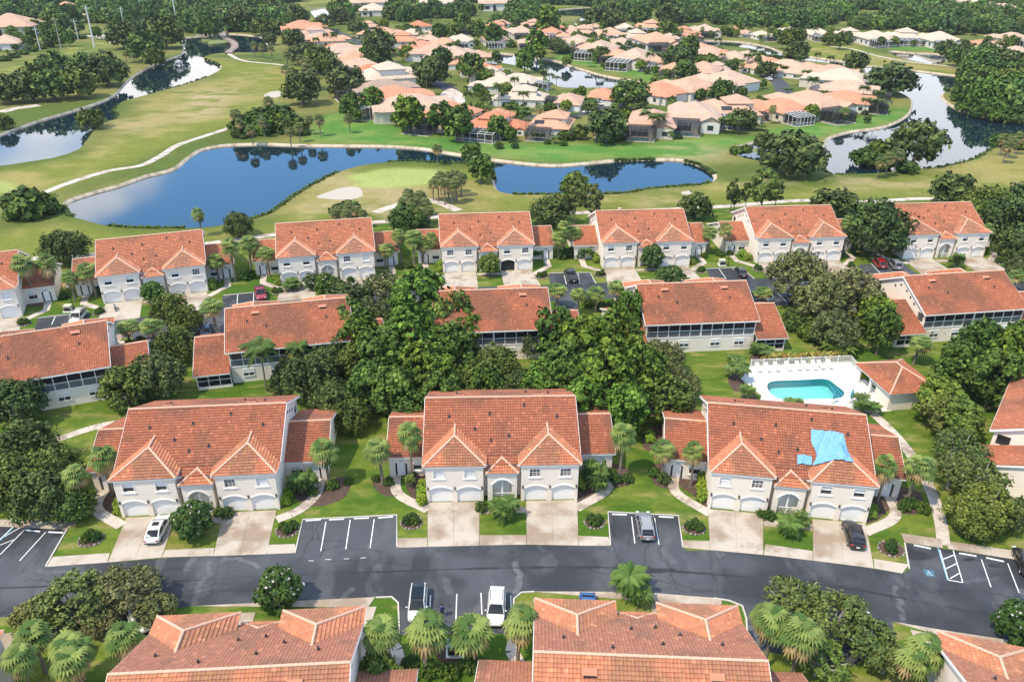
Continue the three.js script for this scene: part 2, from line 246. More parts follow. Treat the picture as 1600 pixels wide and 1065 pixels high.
// ---------------------------------------------------------------- roads
const AB = { x0: -76, x1: 86, z0: -92, z1: -36 };
std('asphalt', [1, 1, 1], 0.82, { map: (() => {
  const w = 2048, h = 768, r = rng(5), cv = document.createElement('canvas'); cv.width = w; cv.height = h; const g = cv.getContext('2d'), k = w / 162; g.fillStyle = '#000'; g.fillRect(0, 0, w, h);
  const crack = (x, y, a, n, lw) => { g.lineWidth = lw; g.beginPath(); g.moveTo(x, y); for (let i = 0; i < n; i++) { const j = a + (r() - 0.5) * 1.5; x += Math.cos(j) * 5; y += Math.sin(j) * 5; g.lineTo(x, y); if (r() < 0.07) { g.moveTo(x, y); } } g.stroke(); };
  g.strokeStyle = '#f00'; for (let i = 0; i < 420; i++) crack(r() * w, r() * h, (r() < 0.5 ? 0 : 1.57) + (r() - 0.5) * 0.7, 8 + r() * 34, 0.6 + r() * 1.0);
  g.fillStyle = '#0f0'; for (let i = 0; i < 90; i++) { g.globalAlpha = 0.5 + r() * 0.5; g.beginPath(); g.ellipse(r() * w, r() * h, 1.5 + r() * 5, 1 + r() * 3, r() * 3, 0, 7); g.fill(); }
  g.globalAlpha = 1; g.globalCompositeOperation = 'lighter'; g.strokeStyle = '#00f';                       // pale tyre-worn and seal-worn streaks
  for (let i = 0; i < 150; i++) { g.globalAlpha = 0.08 + r() * 0.22; crack(r() * w, r() * h, (r() < 0.8 ? 1.57 : 0) + (r() - 0.5) * 0.5, 5 + r() * 16, 3 + r() * 9); }
  const seam = curve(PX([-60,921, 270,908, 460,898, 600,893, 800,887, 975,887, 1100,896, 1200,905, 1330,920, 1460,944, 1600,970]), 90); g.globalAlpha = 1; g.strokeStyle = '#0f0';
  for (let i = 0; i < 90; i++) { g.lineWidth = 0.8 + Math.max(0, (vnoise(i * 0.45, 3) - 0.42)) * 7 + (Math.abs(i - 50) < 8 ? 1.2 : 0); g.beginPath(); for (const q of [seam[i], seam[i + 1]]) g.lineTo((q.x - AB.x0) * k, (q.z - AB.z0) / 56 * h); g.stroke(); }
  for (const [x, y, a, b] of [[984, 886, 26, 7], [1030, 890, 34, 7], [1014, 899, 10, 3], [1432, 866, 26, 14], [1420, 858, 12, 12], [1492, 862, 16, 5], [1512, 874, 14, 4], [118, 838, 12, 14], [92, 836, 14, 6], [1555, 884, 9, 4], [703, 946, 3, 3]]) { const p = at(x, y); g.fillStyle = '#0f0'; for (let i = 0; i < 9; i++) { g.globalAlpha = 0.35; g.beginPath(); g.ellipse((p.x - AB.x0) * k + (r() - 0.5) * a, (p.z - AB.z0) / 56 * h + (r() - 0.5) * b, a * (0.3 + r() * 0.4), b * (0.3 + r() * 0.5), (r() - 0.5) * 0.4, 0, 7); g.fill(); } }
  const px = g.getImageData(0, 0, w, h).data;
  return dataMap(w, h, (u, v, c) => {
    const X = u * 162, Z = v * 56, n1 = fbm(X / 9, Z / 6, 4), n2 = fbm(X * 1.1, Z * 0.8, 3), f = NT[(Math.floor(u * w) * 71 + Math.floor(v * h) * 389) & 65535], i = (Math.floor(v * h) * w + Math.floor(u * w)) * 4;
    mix3(c, [0.026, 0.029, 0.035], [0.062, 0.067, 0.077], sstep(0.36, 0.66, n1)); const n4 = fbm(X * 0.5 + 70, Z * 0.22 + 9, 4); mix3(c, c, [0.13, 0.135, 0.145], sstep(0.54, 0.72, n4) * 0.22); mul3(c, 0.84 + 0.2 * n2 + 0.13 * f);
    mix3(c, c, [0.20, 0.205, 0.215], clamp(px[i + 2] / 255 * (0.3 + n2 * 1.3))); mix3(c, c, [0.018, 0.018, 0.02], clamp(px[i] / 255 * 0.75 + px[i + 1] / 255 * 0.9));
  }, THREE.MirroredRepeatWrapping);
})() });
const roadUV = (x, z) => [(x - AB.x0) / 162, (z - AB.z0) / 56];
const roadFlat = (px, y = 0.012) => flat(px.isRaw ? px : PX(px), y, roadUV);
const frontRoad = struct('road', roadFlat([-80,820, 0,822.5, 104,828, 70,886, 180,878, 280,870, 462,864, 473,812, 620,805, 620,856, 700,853, 800,851, 954,853, 950,800, 1060,806, 1067,856, 1075,860, 1120,860, 1200,868, 1325,882, 1410,896, 1421,890, 1414,848, 1600,876, 1760,904, 1760,1035, 1590,1003, 1462,984, 1395,972, 1398,1000, 1330,1042, 1170,1012, 1166,966, 1160,947, 1140,939, 1115,935, 1000,926, 835,925, 815,926, 803,936, 801,990, 624,992, 622,942, 612,933, 587,934, 480,939, 300,947, 255,952, 250,992, 40,1000, 50,962, -80,968]), M.asphalt);
const midEdge = PX([-160,535, 0,519, 165,503, 225,495, 348,479, 434,472.5, 495,465, 575,457.5, 697,450.5, 834,446, 950,441.5, 1086,438, 1197,435, 1339,431, 1435,428, 1568,423, 1760,418]);
{
  const e = curve(midEdge, 80), low = offsetLine(e, 7.4), g = flat([...e, ...low.reverse()], 0.012, roadUV), midRoad = struct('road', g, M.asphalt);
  const bay = (px) => struct('parking_bay', roadFlat(px, 0.018), M.asphalt);
  bay([59,497, 113,491, 139,487.5, 137,508, 52,516]); bay([348,462, 418,455.5, 417,476, 344,482]); bay([653,437, 674,434.5, 682,453, 652,455]);
  bay([858,427, 922,426, 931,444, 860,447]); bay([1104,420, 1158,418, 1180,437, 1112,440]); bay([1341,413.5, 1412,411, 1436,430, 1352,433]); bay([1586,400, 1700,396, 1720,422, 1612,425]);
  bay([203,520, 256,515, 266,546, 216,550]); bay([285,505, 350,498, 352,528, 290,534]); bay([868,464, 905,462, 902,484, 868,486]); bay([1164,452, 1252,450, 1262,476, 1184,478]); bay([1540,447, 1640,442, 1660,480, 1570,486]);
  // stripes painted on the bays: thin strips, each its own piece
  const stripe = (x0, y0, x1, y1, w = 0.11, parent = frontRoad, mat = M.road_paint, y = 0.026) => { const m = part('parking_line', ribbon([at(x0, y0), at(x1, y1)], w, y), mat, parent); m.userData.kind = 'structure'; return m; };
  for (const a of [[509,815, 501,861], [547,812, 540,858], [584.5,811, 578,856], [987,807, 992,849], [1023,809, 1030,851], [40,825, 0,866], [71,831, 30,876], [20,823, -10,851], [31,824, 5,839], [24,842, -2,852], [1469,859, 1482,906], [1490,860, 1505,910], [1482,906, 1505,910], [1473,874, 1491,867], [1477,889, 1496,880], [1485,904, 1500,895], [1534,874, 1549,917], [1575,880, 1593,926], [672.7,929.5, 671,962], [713.7,928, 712,974], [751.5,926, 753,960], [694,987, 706,988], [798,930, 800,985]]) stripe(...a);
  for (const a of [[482,876, 490,876], [508,874, 517,874], [537,873, 545,873], [563,872, 572,871]]) stripe(...a, 0.07);
  std('blue_paint', [0.16, 0.42, 0.62], 0.7);
  stripe(21,823, -10,854, 0.1, frontRoad, M.blue_paint, 0.03); stripe(1465,853, 1481,906, 0.1, frontRoad, M.blue_paint, 0.03);
  for (const a of [[86,494, 80,507], [113,491, 110,506], [371,460, 370,478], [396,458, 396,476], [881,427, 885,444], [903,427, 906,443], [1124,420, 1135,436], [1145,419, 1157,435], [1362,412, 1377,428], [1388,411, 1404,427], [1200,458, 1212,474], [1216,459, 1231,473], [1236,458, 1250,470]]) stripe(...a, 0.12, midRoad, M.road_paint, 0.028);
  // accessible bay: worn blue square with a wheelchair symbol
  const cv = document.createElement('canvas'); cv.width = cv.height = 128; const c = cv.getContext('2d'); c.fillStyle = '#357f9f'; c.fillRect(0, 0, 128, 128); c.strokeStyle = '#e8eeee'; c.fillStyle = '#e8eeee'; c.lineWidth = 9; c.lineCap = c.lineJoin = 'round';
  c.beginPath(); c.arc(58, 24, 9, 0, 7); c.fill(); c.beginPath(); c.moveTo(58, 40); c.lineTo(60, 70); c.lineTo(84, 70); c.lineTo(96, 98); c.lineTo(106, 95); c.stroke(); c.beginPath(); c.moveTo(59, 54); c.lineTo(80, 54); c.stroke(); c.beginPath(); c.arc(60, 80, 26, -2.0, 1.15, true); c.stroke();
  const r = rng(9); c.fillStyle = '#4a4c50'; for (let i = 0; i < 620; i++) { c.globalAlpha = 0.5 + r() * 0.5; c.beginPath(); c.ellipse(r() * 128, r() * 128, 1 + r() * 4, 1 + r() * 2, r() * 3, 0, 7); c.fill(); }
  const t = new THREE.CanvasTexture(cv); t.colorSpace = THREE.SRGBColorSpace; const q = PX([1443,889, 1459,891, 1461,901, 1447,900]), pg = new THREE.BufferGeometry();
  pg.setAttribute('position', new THREE.Float32BufferAttribute([q[0], q[1], q[2], q[3]].flatMap((p) => [p.x, 0.022, p.z]), 3)); pg.setAttribute('uv', new THREE.Float32BufferAttribute([0, 1, 1, 1, 1, 0, 0, 0], 2)); pg.setIndex([0, 2, 1, 0, 3, 2]); pg.computeVertexNormals();
  const sy = part('wheelchair_symbol', pg, new THREE.MeshStandardMaterial({ map: t, roughness: 0.7 }), frontRoad); sy.userData.kind = 'structure';
}
// drain in the middle of the front road
{ const p = at(1008, 889), d = thing('storm_drain', 'square iron storm drain grate in the middle of the front road', 'drain', p.x, 0.014, p.z, -0.06); std('iron', [0.05, 0.05, 0.055], 0.6, { metalness: 0.5 }); part('frame', merge([box(-0.55, 0.55, 0, 0.03, -0.45, -0.37), box(-0.55, 0.55, 0, 0.03, 0.37, 0.45), box(-0.55, -0.47, 0, 0.03, -0.37, 0.37), box(0.47, 0.55, 0, 0.03, -0.37, 0.37)]), M.iron, d); part('grate', merge([...Array(9)].map((_, i) => box(-0.44 + i * 0.1, -0.38 + i * 0.1, 0.002, 0.02, -0.37, 0.37))), M.iron, d); }
// concrete driveways and aprons, cast in slabs
function slabbed(name, quad, nu, nv, y0 = 0.02, y1 = 0.05, mat = M.concrete, gap = 0.022) {
  const [a, b, c, d] = quad, P = (u, v) => a.clone().lerp(b, u).lerp(d.clone().lerp(c, u), v), s = struct(name, flat([a, b, c, d], y0 + 0.008), M.joint);
  const W = (a.distanceTo(b) + d.distanceTo(c)) / 2, H = (a.distanceTo(d) + b.distanceTo(c)) / 2, gu = gap / 2 / W, gv = gap / 2 / H;
  for (let i = 0; i < nu; i++) for (let j = 0; j < nv; j++) { const e = [P(i / nu + gu, j / nv + gv), P((i + 1) / nu - gu, j / nv + gv), P((i + 1) / nu - gu, (j + 1) / nv - gv), P(i / nu + gu, (j + 1) / nv - gv)]; const m = part('slab', slabOf(e, y0, y1 + ((i * 7 + j * 3) % 4) * 0.0015), mat, s); m.userData.kind = 'structure'; }
  return s;
}
for (const [q, nu, nv] of [
  [[197,809, 275,805, 252,871, 168,879], 2, 3], [[349,801, 432,797, 416,866, 333,869], 2, 3], [[668,785, 749,784, 749,852.5, 668,854.5], 2, 3], [[822,783, 902,781, 904,852.5, 823,851], 2, 3], [[1106,795, 1193,803, 1193,867, 1110,859.5], 2, 3], [[1270,811, 1353,818, 1366,888, 1271,876], 2, 3],
]) slabbed('driveway', PX(q), nu, nv);
for (const [q, nu] of [
  [[82,870, 171.5,864, 167.5,879, 70,886], 2], [[257.5,859.3, 335,856, 333,868.7, 252.5,871], 2], [[418.5,851, 461,850, 462,864, 416.5,866], 1], [[621,841, 667.5,840, 667.5,854.5, 621,856], 1], [[749.5,836, 822.5,836, 822.5,851, 749.5,852.3], 2], [[903.5,837, 951,839, 954,853, 904.5,852.7], 1], [[1066,844, 1109.5,845, 1109.5,859.5, 1069,856], 1], [[1196,850, 1270,861, 1270.5,876, 1193.6,867], 2], [[1365.5,873, 1421,882, 1410,896, 1366.5,888], 1],
  [[275.5,805, 348.5,801.5, 347,817, 270,822], 3], [[749.5,792, 821.5,791.5, 822,801, 749.5,803], 3], [[1193.5,811, 1269.5,818, 1269.5,830, 1194,822], 3],
  [[-60,810, 122,815, 104,827.5, -60,820], 5], [[1408,833, 1470,842, 1474,856.5, 1414,847.5], 2], [[1480,845, 1760,886, 1760,902, 1482,857.5], 8],
  [[300,947, 480,938, 586,933, 575,949], 4], [[830,924, 1000,925, 1128,935, 1128,950], 5], [[1395,971, 1470,984, 1576,1000, 1560,1020], 3],
]) slabbed('pavement', PX(q), nu, 1);
// footpaths of cast slabs
function footpath(px, w) {
  const c = new THREE.CatmullRomCurve3(PX(px), false, 'centripetal', 0.1), n = Math.max(2, Math.round(c.getLength() / 1.6)), s = struct('footpath', ribbon(c.getSpacedPoints(n * 2), w, 0.02), M.joint);
  for (let i = 0; i < n; i++) { const t0 = i / n + 0.008 / n, t1 = (i + 1) / n - 0.012 / n; const m = part('slab', ribbon([c.getPointAt(t0), c.getPointAt((t0 + t1) / 2), c.getPointAt(t1)], w, 0.02, 0.028 + (i % 3) * 0.002), M.path, s); m.userData.kind = 'structure'; }
}
for (const [p, w] of [[[168,757, 150,793, 190,822], 1.35], [[500,740, 494,772, 467,797, 432,812], 1.3], [[619,735, 621,770, 669,797], 1.3], [[946,735, 949,763, 900,795], 1.3], [[1054,740, 1055,767, 1110,803], 1.3], [[1389,772, 1399,806, 1352,832], 1.3], [[1355,636, 1410,692, 1452,760, 1470,815, 1475,852], 1.4], [[60,694, 90,686, 150,667, 215,655], 1.4], [[440,655, 500,650, 560,640, 640,630], 1.4], [[812,1040, 800,1010, 835,985], 1.3], [[613,1060, 620,1020, 588,985], 1.3]]) footpath(p, w);
// kerbs along the edges of the lawns
std('kerb', [0.50, 0.47, 0.42], 0.9);
const kerb = (px) => struct('kerb', ribbon(PX(px), 0.16, 0.0, 0.13), M.kerb);
for (const k of [[461,863, 473,812, 620,805, 620,855], [954,852, 950,800, 1060,806, 1067,855], [104,828, 71,885], [1414,849, 1421,889], [587,934, 612,933, 622,942, 624,990], [801,990, 803,936, 815,926, 835,925], [1115,935, 1140,939, 1160,947, 1166,966, 1170,1012], [59,497, 113,491, 139,487], [858,427, 922,426, 931,443], [1104,420, 1158,418, 1179,436], [348,462, 418,455]]) kerb(k);
// wheel stops
{
  let first; const g = new RoundedBoxGeometry(1.75, 0.13, 0.16, 2, 0.03);
  for (const [a, b, c, d, l] of [[476,814.5, 503,812.5, 'first from the kerb of the four-space bay beside the middle townhouse'], [511,813, 541,811.5, 'second in the four-space bay beside the middle townhouse'], [552.5,811, 577,810, 'third in the four-space bay beside the middle townhouse'], [591,810, 614,808, 'last before the middle townhouse in the four-space bay'], [956,804, 980,805, 'in the empty space between the middle townhouse and the silver car'], [1030,808, 1052,809, 'between the silver car and the tarp townhouse'], [41,829, 62,831, 'in the striped bay under the oaks, beside the hatched lines'], [75,832, 99,833, 'of the striped bay under the oaks, beside the grass'], [1427,852, 1456,858, 'at the head of the wheelchair bay'], [1499,865, 1526,869.5, 'beside the hatched lines past the wheelchair bay'], [1541,872, 1569,878, 'between two empty spaces short of the black car']]) {
    const p = at(a, b), q = at(c, d); const t = thing('wheel_stop', 'white concrete wheel stop ' + l, 'wheel stop', (p.x + q.x) / 2, 0.085, (p.z + q.z) / 2, -Math.atan2(q.z - p.z, q.x - p.x), 'wheel stops'); part('block', g, M.white_paint, t);
  }
}
// ---------------------------------------------------------------- clay roof tiles, laid course by course
// p0 -> p1 is the eave, poly the corners of the slope (all in 3D, in one plane); each course is a wavy strip with a raised lower lip
function tileSlope(p0, p1, poly, seed, { tile = 0.31, course = 0.37, seg = 4, lift = 0.10, wave = 0.06 } = {}) {
  const u = p1.clone().sub(p0).normalize(), e = poly.map((p) => p.clone().sub(p0)), n0 = new THREE.Vector3();
  for (const a of e) { const t = a.clone().addScaledVector(u, -a.dot(u)); if (t.length() > 0.5) { n0.crossVectors(u, t).normalize(); break; } }
  if (n0.y < 0) n0.negate();
  const v = n0.clone().cross(u).normalize(); if (v.y < 0) v.negate();
  const q = e.map((a) => [a.dot(u), a.dot(v)]), vmax = Math.max(...q.map((a) => a[1])), pos = [], col = [], r = rng(seed), c = [0, 0, 0];
  const span = (y) => { let lo = 1e9, hi = -1e9; for (let i = 0; i < q.length; i++) { const a = q[i], b = q[(i + 1) % q.length]; if ((a[1] <= y) !== (b[1] <= y)) { const x = a[0] + (b[0] - a[0]) * (y - a[1]) / (b[1] - a[1]); lo = Math.min(lo, x); hi = Math.max(hi, x); } } return [lo, hi]; };
  const put = (x, y, h) => { pos.push(p0.x + u.x * x + v.x * y + n0.x * h, p0.y + u.y * x + v.y * y + n0.y * h, p0.z + u.z * x + v.z * y + n0.z * h); col.push(c[0], c[1], c[2]); };
  const hw = (x) => wave * Math.pow(0.5 + 0.5 * Math.cos(2 * Math.PI * x / tile), 0.7);
  for (let k = 0; k * course < vmax - 0.05; k++) {
    const y0 = k * course, y1 = Math.min(vmax, y0 + course), [lo, hi] = span(Math.min(y0 + course * 0.4, (y0 + vmax) / 2)); if (hi - lo < 0.12) continue;
    const i0 = Math.floor(lo / tile), i1 = Math.ceil(hi / tile);
    for (let i = i0; i < i1; i++) {
      const w = 0.87 + r() * 0.26, big = vnoise(p0.x * 3 + i * 0.11 + seed, p0.z * 3 + k * 0.16), dirt = sstep(0.50, 0.82, big) * 0.34, pale = r() < 0.06 ? 1.35 : 1;
      c[0] = w * pale * (1 - dirt * 0.9); c[1] = w * pale * (1 - dirt * 0.55) * (0.94 + r() * 0.14); c[2] = w * pale * (1 - dirt * 0.4) * (0.9 + r() * 0.2);
      for (let s = 0; s < seg; s++) {
        const a = Math.max(lo, (i + s / seg) * tile), b = Math.min(hi, (i + (s + 1) / seg) * tile); if (b - a < 1e-4) continue;
        const ha = hw(a), hb = hw(b);
        put(a, y0, ha + lift); put(b, y0, hb + lift); put(b, y1, hb); put(a, y0, ha + lift); put(b, y1, hb); put(a, y1, ha);
        put(a, y0, ha - 0.012); put(b, y0, hb - 0.012); put(b, y0, hb + lift); put(a, y0, ha - 0.012); put(b, y0, hb + lift); put(a, y0, ha + lift);
      }
    }
  }
  const g = new THREE.BufferGeometry(); g.setAttribute('position', new THREE.Float32BufferAttribute(pos, 3)); g.setAttribute('color', new THREE.Float32BufferAttribute(col, 3)); g.computeVertexNormals();
  // keep the winding facing out
  const nn = g.attributes.normal; if (nn.getX(0) * n0.x + nn.getY(0) * n0.y + nn.getZ(0) * n0.z < 0) { const p = g.attributes.position.array, cc = g.attributes.color.array; for (let i = 0; i < p.length; i += 9) for (let j = 0; j < 3; j++) { [p[i + 3 + j], p[i + 6 + j]] = [p[i + 6 + j], p[i + 3 + j]]; [cc[i + 3 + j], cc[i + 6 + j]] = [cc[i + 6 + j], cc[i + 3 + j]]; } g.computeVertexNormals(); }
  return g;
}
const mergeC = (list) => mergeGeometries(list);
function ridgeCaps(lines) {           // a row of half-round cap tiles along each line
  const out = [];
  for (const [a, b] of lines) {
    const L = a.distanceTo(b), n = Math.max(1, Math.round(L / 0.42)), m = new THREE.Matrix4().lookAt(a, b, V(0, 1, 0));
    for (let i = 0; i < n; i++) { const g = new THREE.CylinderGeometry(0.125, 0.145, L / n * 1.12, 8, 1, true, -Math.PI / 2, Math.PI); g.rotateX(-Math.PI / 2); g.translate(0, (i % 2) * 0.012, 0); const k = m.clone().setPosition(a.clone().lerp(b, (i + 0.5) / n)); out.push(g.applyMatrix4(k)); }
  }
  return merge(out);
}
std('stucco', [0.88, 0.785, 0.67], 0.95, { map: dataMap(512, 512, (u, v, c) => { const a = tnoise(u, v, 60, 2), b = tnoise(u, v, 5, 4); c[0] = c[1] = c[2] = 0.80 + 0.12 * a + 0.14 * b; c[2] *= 0.985 + 0.01 * b; }) });
M.stucco.map.repeat.set(1 / 8, 1 / 8);
std('trim', [0.84, 0.815, 0.77], 0.7);
std('soffit', [0.62, 0.58, 0.52], 0.9);
std('garage_white', [0.84, 0.815, 0.77], 0.6);
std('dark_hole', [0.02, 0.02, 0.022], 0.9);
std('room_dark', [0.035, 0.037, 0.04], 0.9);
std('blind', [0.72, 0.73, 0.72], 0.8);
std('roof_caps', [0.60, 0.385, 0.275], 0.85);
std('vent_metal', [0.06, 0.05, 0.05], 0.7);
std('screen_low', [0.115, 0.12, 0.125], 0.6);
M.glass = new THREE.MeshPhysicalMaterial({ color: new THREE.Color().setRGB(0.03, 0.04, 0.05), roughness: 0.06, ior: 1.5 }); M.glass.name = 'glass';
M.screen = new THREE.MeshStandardMaterial({ color: new THREE.Color().setRGB(0.012, 0.013, 0.014), roughness: 0.9, transparent: true, opacity: 0.62 }); M.screen.name = 'screen';
const roofMat = (name, rgb) => std(name, rgb, 0.88, { vertexColors: true });
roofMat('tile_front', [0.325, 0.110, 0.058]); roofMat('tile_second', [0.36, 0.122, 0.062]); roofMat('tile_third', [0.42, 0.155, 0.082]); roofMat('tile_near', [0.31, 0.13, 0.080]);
roofMat('tile_front_clean', [0.445, 0.165, 0.085]); roofMat('tile_third_clean', [0.51, 0.205, 0.115]); roofMat('tile_near_clean_sunlit', [0.465, 0.18, 0.095]); std('vent_clay', [0.46, 0.20, 0.12], 0.85);

const RZ = -9.1, RY = 9.1, FS = 0.507, BS = 0.475;                      // ridge place and height, front and back pitch
const frontY = (z) => RY - FS * (z - RZ), backY = (z) => RY - BS * (RZ - z);
const TH = (() => {                                                   // every shape of one townhouse block, made once
  const G = {}, X = 9.05;
  const archHole = (xc, w, y0, ys, ya) => { const p = new THREE.Path(); p.moveTo(xc - w / 2, y0); p.lineTo(xc + w / 2, y0); p.lineTo(xc + w / 2, ys); p.quadraticCurveTo(xc, 2 * ya - ys, xc - w / 2, ys); p.lineTo(xc - w / 2, y0); return p; };
  const rect = (x0, x1, y0, y1, K = THREE.Path) => { const p = new K(); p.moveTo(x0, y0); p.lineTo(x1, y0); p.lineTo(x1, y1); p.lineTo(x0, y1); p.lineTo(x0, y0); return p; };
  const ext = (s, d) => new THREE.ExtrudeGeometry(s, { depth: d, bevelEnabled: false, curveSegments: 10 });
  const archBand = (xc, w, y0, ys, ya, t) => { const s = new THREE.Shape(); s.moveTo(xc - w / 2 - t, ys - 0.1); s.quadraticCurveTo(xc, 2 * (ya + t) - ys + 0.1, xc + w / 2 + t, ys - 0.1); s.lineTo(xc + w / 2, ys - 0.1); s.quadraticCurveTo(xc, 2 * ya - ys + 0.1, xc - w / 2, ys - 0.1); return ext(s, 0.09); };
  const prof = (pts, x0, x1) => { const s = new THREE.Shape(pts.map(([z, y]) => new THREE.Vector2(-z, y))); const g = ext(s, x1 - x0); g.rotateY(Math.PI / 2); g.translate(x0, 0, 0); return g; };
  // garage blocks: a thick front with holes, body behind
  const doors = [-7.33, -4.0, 4.0, 7.33], wins = [-7.5, -3.85, 3.85, 7.5]; G.doors = doors; G.wins = wins;
  const walls = [];
  for (const s of [-1, 1]) {
    const sh = new THREE.Shape(); const a = s < 0 ? -X : 2.25, b = s < 0 ? -2.25 : X; sh.moveTo(a, 0); sh.lineTo(b, 0); sh.lineTo(b, 5.22); sh.lineTo(a, 5.22); sh.lineTo(a, 0);
    for (const d of doors.filter((d) => d * s > 0)) sh.holes.push(archHole(d, 2.75, 0.001, 2.0, 2.32));
    for (const w of wins.filter((w) => w * s > 0)) sh.holes.push(rect(w - 0.62, w + 0.62, 3.62, 4.78));
    walls.push(ext(sh, 0.28).translate(0, 0, -0.28), box(a, b, 0, 5.22, -2.2, -0.282));
  }
  // body with the upper porch notch at the back
  walls.push(prof([[-1.25, 0], [-1.25, 4.95], [-2.2, frontY(-2.2) - 0.16], [RZ, RY - 0.16], [-13.9, backY(-13.9) - 0.16], [-13.9, 2.75], [-16.3, 2.75], [-16.3, 0]], -X + 0.004, X - 0.004));
  for (const s of [-1, 1]) {          // porch end walls, each with an opening, and the party wall
    const sh = new THREE.Shape(); sh.moveTo(13.9, 2.75); sh.lineTo(16.3, 2.75); sh.lineTo(16.3, backY(-16.3) - 0.16); sh.lineTo(13.9, backY(-13.9) - 0.16); sh.lineTo(13.9, 2.75); sh.holes.push(rect(14.4, 15.9, 3.55, 5.05));
    const g = ext(sh, 0.18); g.rotateY(Math.PI / 2); g.translate(s < 0 ? -X + 0.004 : X - 0.184, 0, 0); walls.push(g);
  }
  walls.push(box(-0.09, 0.09, 2.75, 5.3, -16.25, -13.9));
  // entrance bay
  { const sh = new THREE.Shape(); sh.moveTo(-1.75, 0); sh.lineTo(1.75, 0); sh.lineTo(1.75, 4.12); sh.lineTo(-1.75, 4.12); sh.lineTo(-1.75, 0); sh.holes.push(archHole(0, 2.3, 0.001, 2.55, 3.15)); walls.push(ext(sh, 0.3).translate(0, 0, -0.45), box(-1.748, -1.45, 0, 4.12, -1.25, -0.452), box(1.45, 1.748, 0, 4.12, -1.25, -0.452), box(-1.45, 1.45, 3.3, 4.12, -1.25, -0.452)); }
  // one-storey wings
  for (const s of [-1, 1]) {
    const a = s < 0 ? -14.0 : X - 0.01, b = s < 0 ? -X + 0.01 : 14.0;
    walls.push(prof([[-5.62, 0], [-5.62, 2.95], [-10.5, 5.22], [-15.2, 3.32], [-15.2, 0]], a + 0.004, b - 0.004));
    const m = (a + b) / 2, o = s * 2.45, sh = rect(a, b, 0, 2.95, THREE.Shape); sh.holes.push(archHole(s * 12.55, 1.5, 0.001, 1.95, 2.4), archHole(s * 10.35, 1.35, 0.85, 1.95, 2.3)); walls.push(ext(sh, 0.24).translate(0, 0, -5.62));
    walls.push(box(a + 0.01, b - 0.01, 0, 0.5, -17.3, -17.15), box(s < 0 ? a + 0.004 : b - 0.184, s < 0 ? a + 0.184 : b - 0.004, 0, 2.75, -17.3, -15.2));
  }
  G.walls = merge(walls);
  // floor band between the storeys at the back
  G.band = merge([box(-X - 0.03, X + 0.03, 2.66, 2.84, -16.36, -16.24)]);
  G.door = merge([0, 1, 2, 3].map((k) => box(-1.36, 1.36, 0.02 + k * 0.57, 0.02 + k * 0.57 + 0.545, -0.24, -0.19)));
  G.doorArch = (() => { const s = new THREE.Shape(); s.moveTo(-1.375, 0); s.lineTo(1.375, 0); s.lineTo(1.375, 2.0); s.quadraticCurveTo(0, 2.64, -1.375, 2.0); return ext(s, 0.03).translate(0, 0, -0.275); })();
  G.arch = archBand(0, 2.75, 0, 2.0, 2.32, 0.17).translate(0, 0, 0.002);
  G.frame = merge([box(-0.7, -0.6, 3.56, 4.84, -0.02, 0.05), box(0.6, 0.7, 3.56, 4.84, -0.02, 0.05), box(-0.6, 0.6, 4.76, 4.84, -0.02, 0.05), box(-0.6, 0.6, 4.17, 4.22, -0.16, -0.1)]);
  G.sill = new RoundedBoxGeometry(1.62, 0.2, 0.16, 2, 0.04).translate(0, 3.48, 0.02);
  G.pane = box(-0.61, 0.61, 3.63, 4.77, -0.2, -0.17);
  G.blind = box(-0.6, 0.6, 4.2, 4.76, -0.165, -0.15); G.blindFull = box(-0.6, 0.6, 3.66, 4.76, -0.165, -0.15);
  G.bars = merge([...[-0.21, 0.21].map((x) => box(x - 0.02, x + 0.02, 3.63, 4.77, -0.165, -0.14)), ...[3.91, 4.48].map((y) => box(-0.6, 0.6, y - 0.018, y + 0.018, -0.167, -0.142))]);
  G.entryTrim = archBand(0, 2.3, 0, 2.55, 3.15, 0.2).translate(0, 0, -0.148);
  G.entryBack = box(-1.44, 1.44, 0, 3.3, -1.246, -1.2); G.entryDoor = merge([box(-1.0, -0.04, 0.02, 2.1, -1.2, -1.14), box(0.04, 1.0, 0.02, 2.1, -1.2, -1.14)]); G.entryPost = merge([box(-0.1, 0.1, 0, 2.9, -0.6, -0.45)]); G.entryRail = merge([box(-1.15, 1.15, 0.95, 1.02, -0.42, -0.36), ...[...Array(14)].map((_, i) => box(-1.1 + i * 0.165, -1.07 + i * 0.165, 0.05, 0.95, -0.41, -0.37))]);
  // wing fronts
  G.wingDoor = (s) => box(s * 12.55 - 0.5, s * 12.55 + 0.5, 0.02, 2.1, -5.6, -5.52); G.wingTrim = (s) => archBand(s * 12.55, 1.5, 0, 1.95, 2.4, 0.16).translate(0, 0, -5.375); G.wingArch = (s) => archBand(s * 10.35, 1.35, 0.85, 1.95, 2.3, 0.14).translate(0, 0, -5.375); G.wingPane = (s) => box(s * 10.35 - 0.66, s * 10.35 + 0.66, 0.86, 2.25, -5.61, -5.55); G.wingSill = (s) => box(s * 10.35 - 0.8, s * 10.35 + 0.8, 0.72, 0.88, -5.4, -5.2); G.wingDark = (s) => box(s * 12.55 - 0.74, s * 12.55 + 0.74, 0.02, 2.38, -5.615, -5.605);
  G.wingBlind = (s) => box(s * 10.35 - 0.6, s * 10.35 + 0.6, 1.5, 2.2, -5.55, -5.53);
  // back porches
  const posts = []; for (let i = 0; i <= 10; i++) { const x = -X + 0.1 + i * (2 * X - 0.2) / 10, w = i === 5 ? 0.13 : 0.05; posts.push(box(x - w, x + w, 2.84, 5.3, -16.34, -16.24)); }
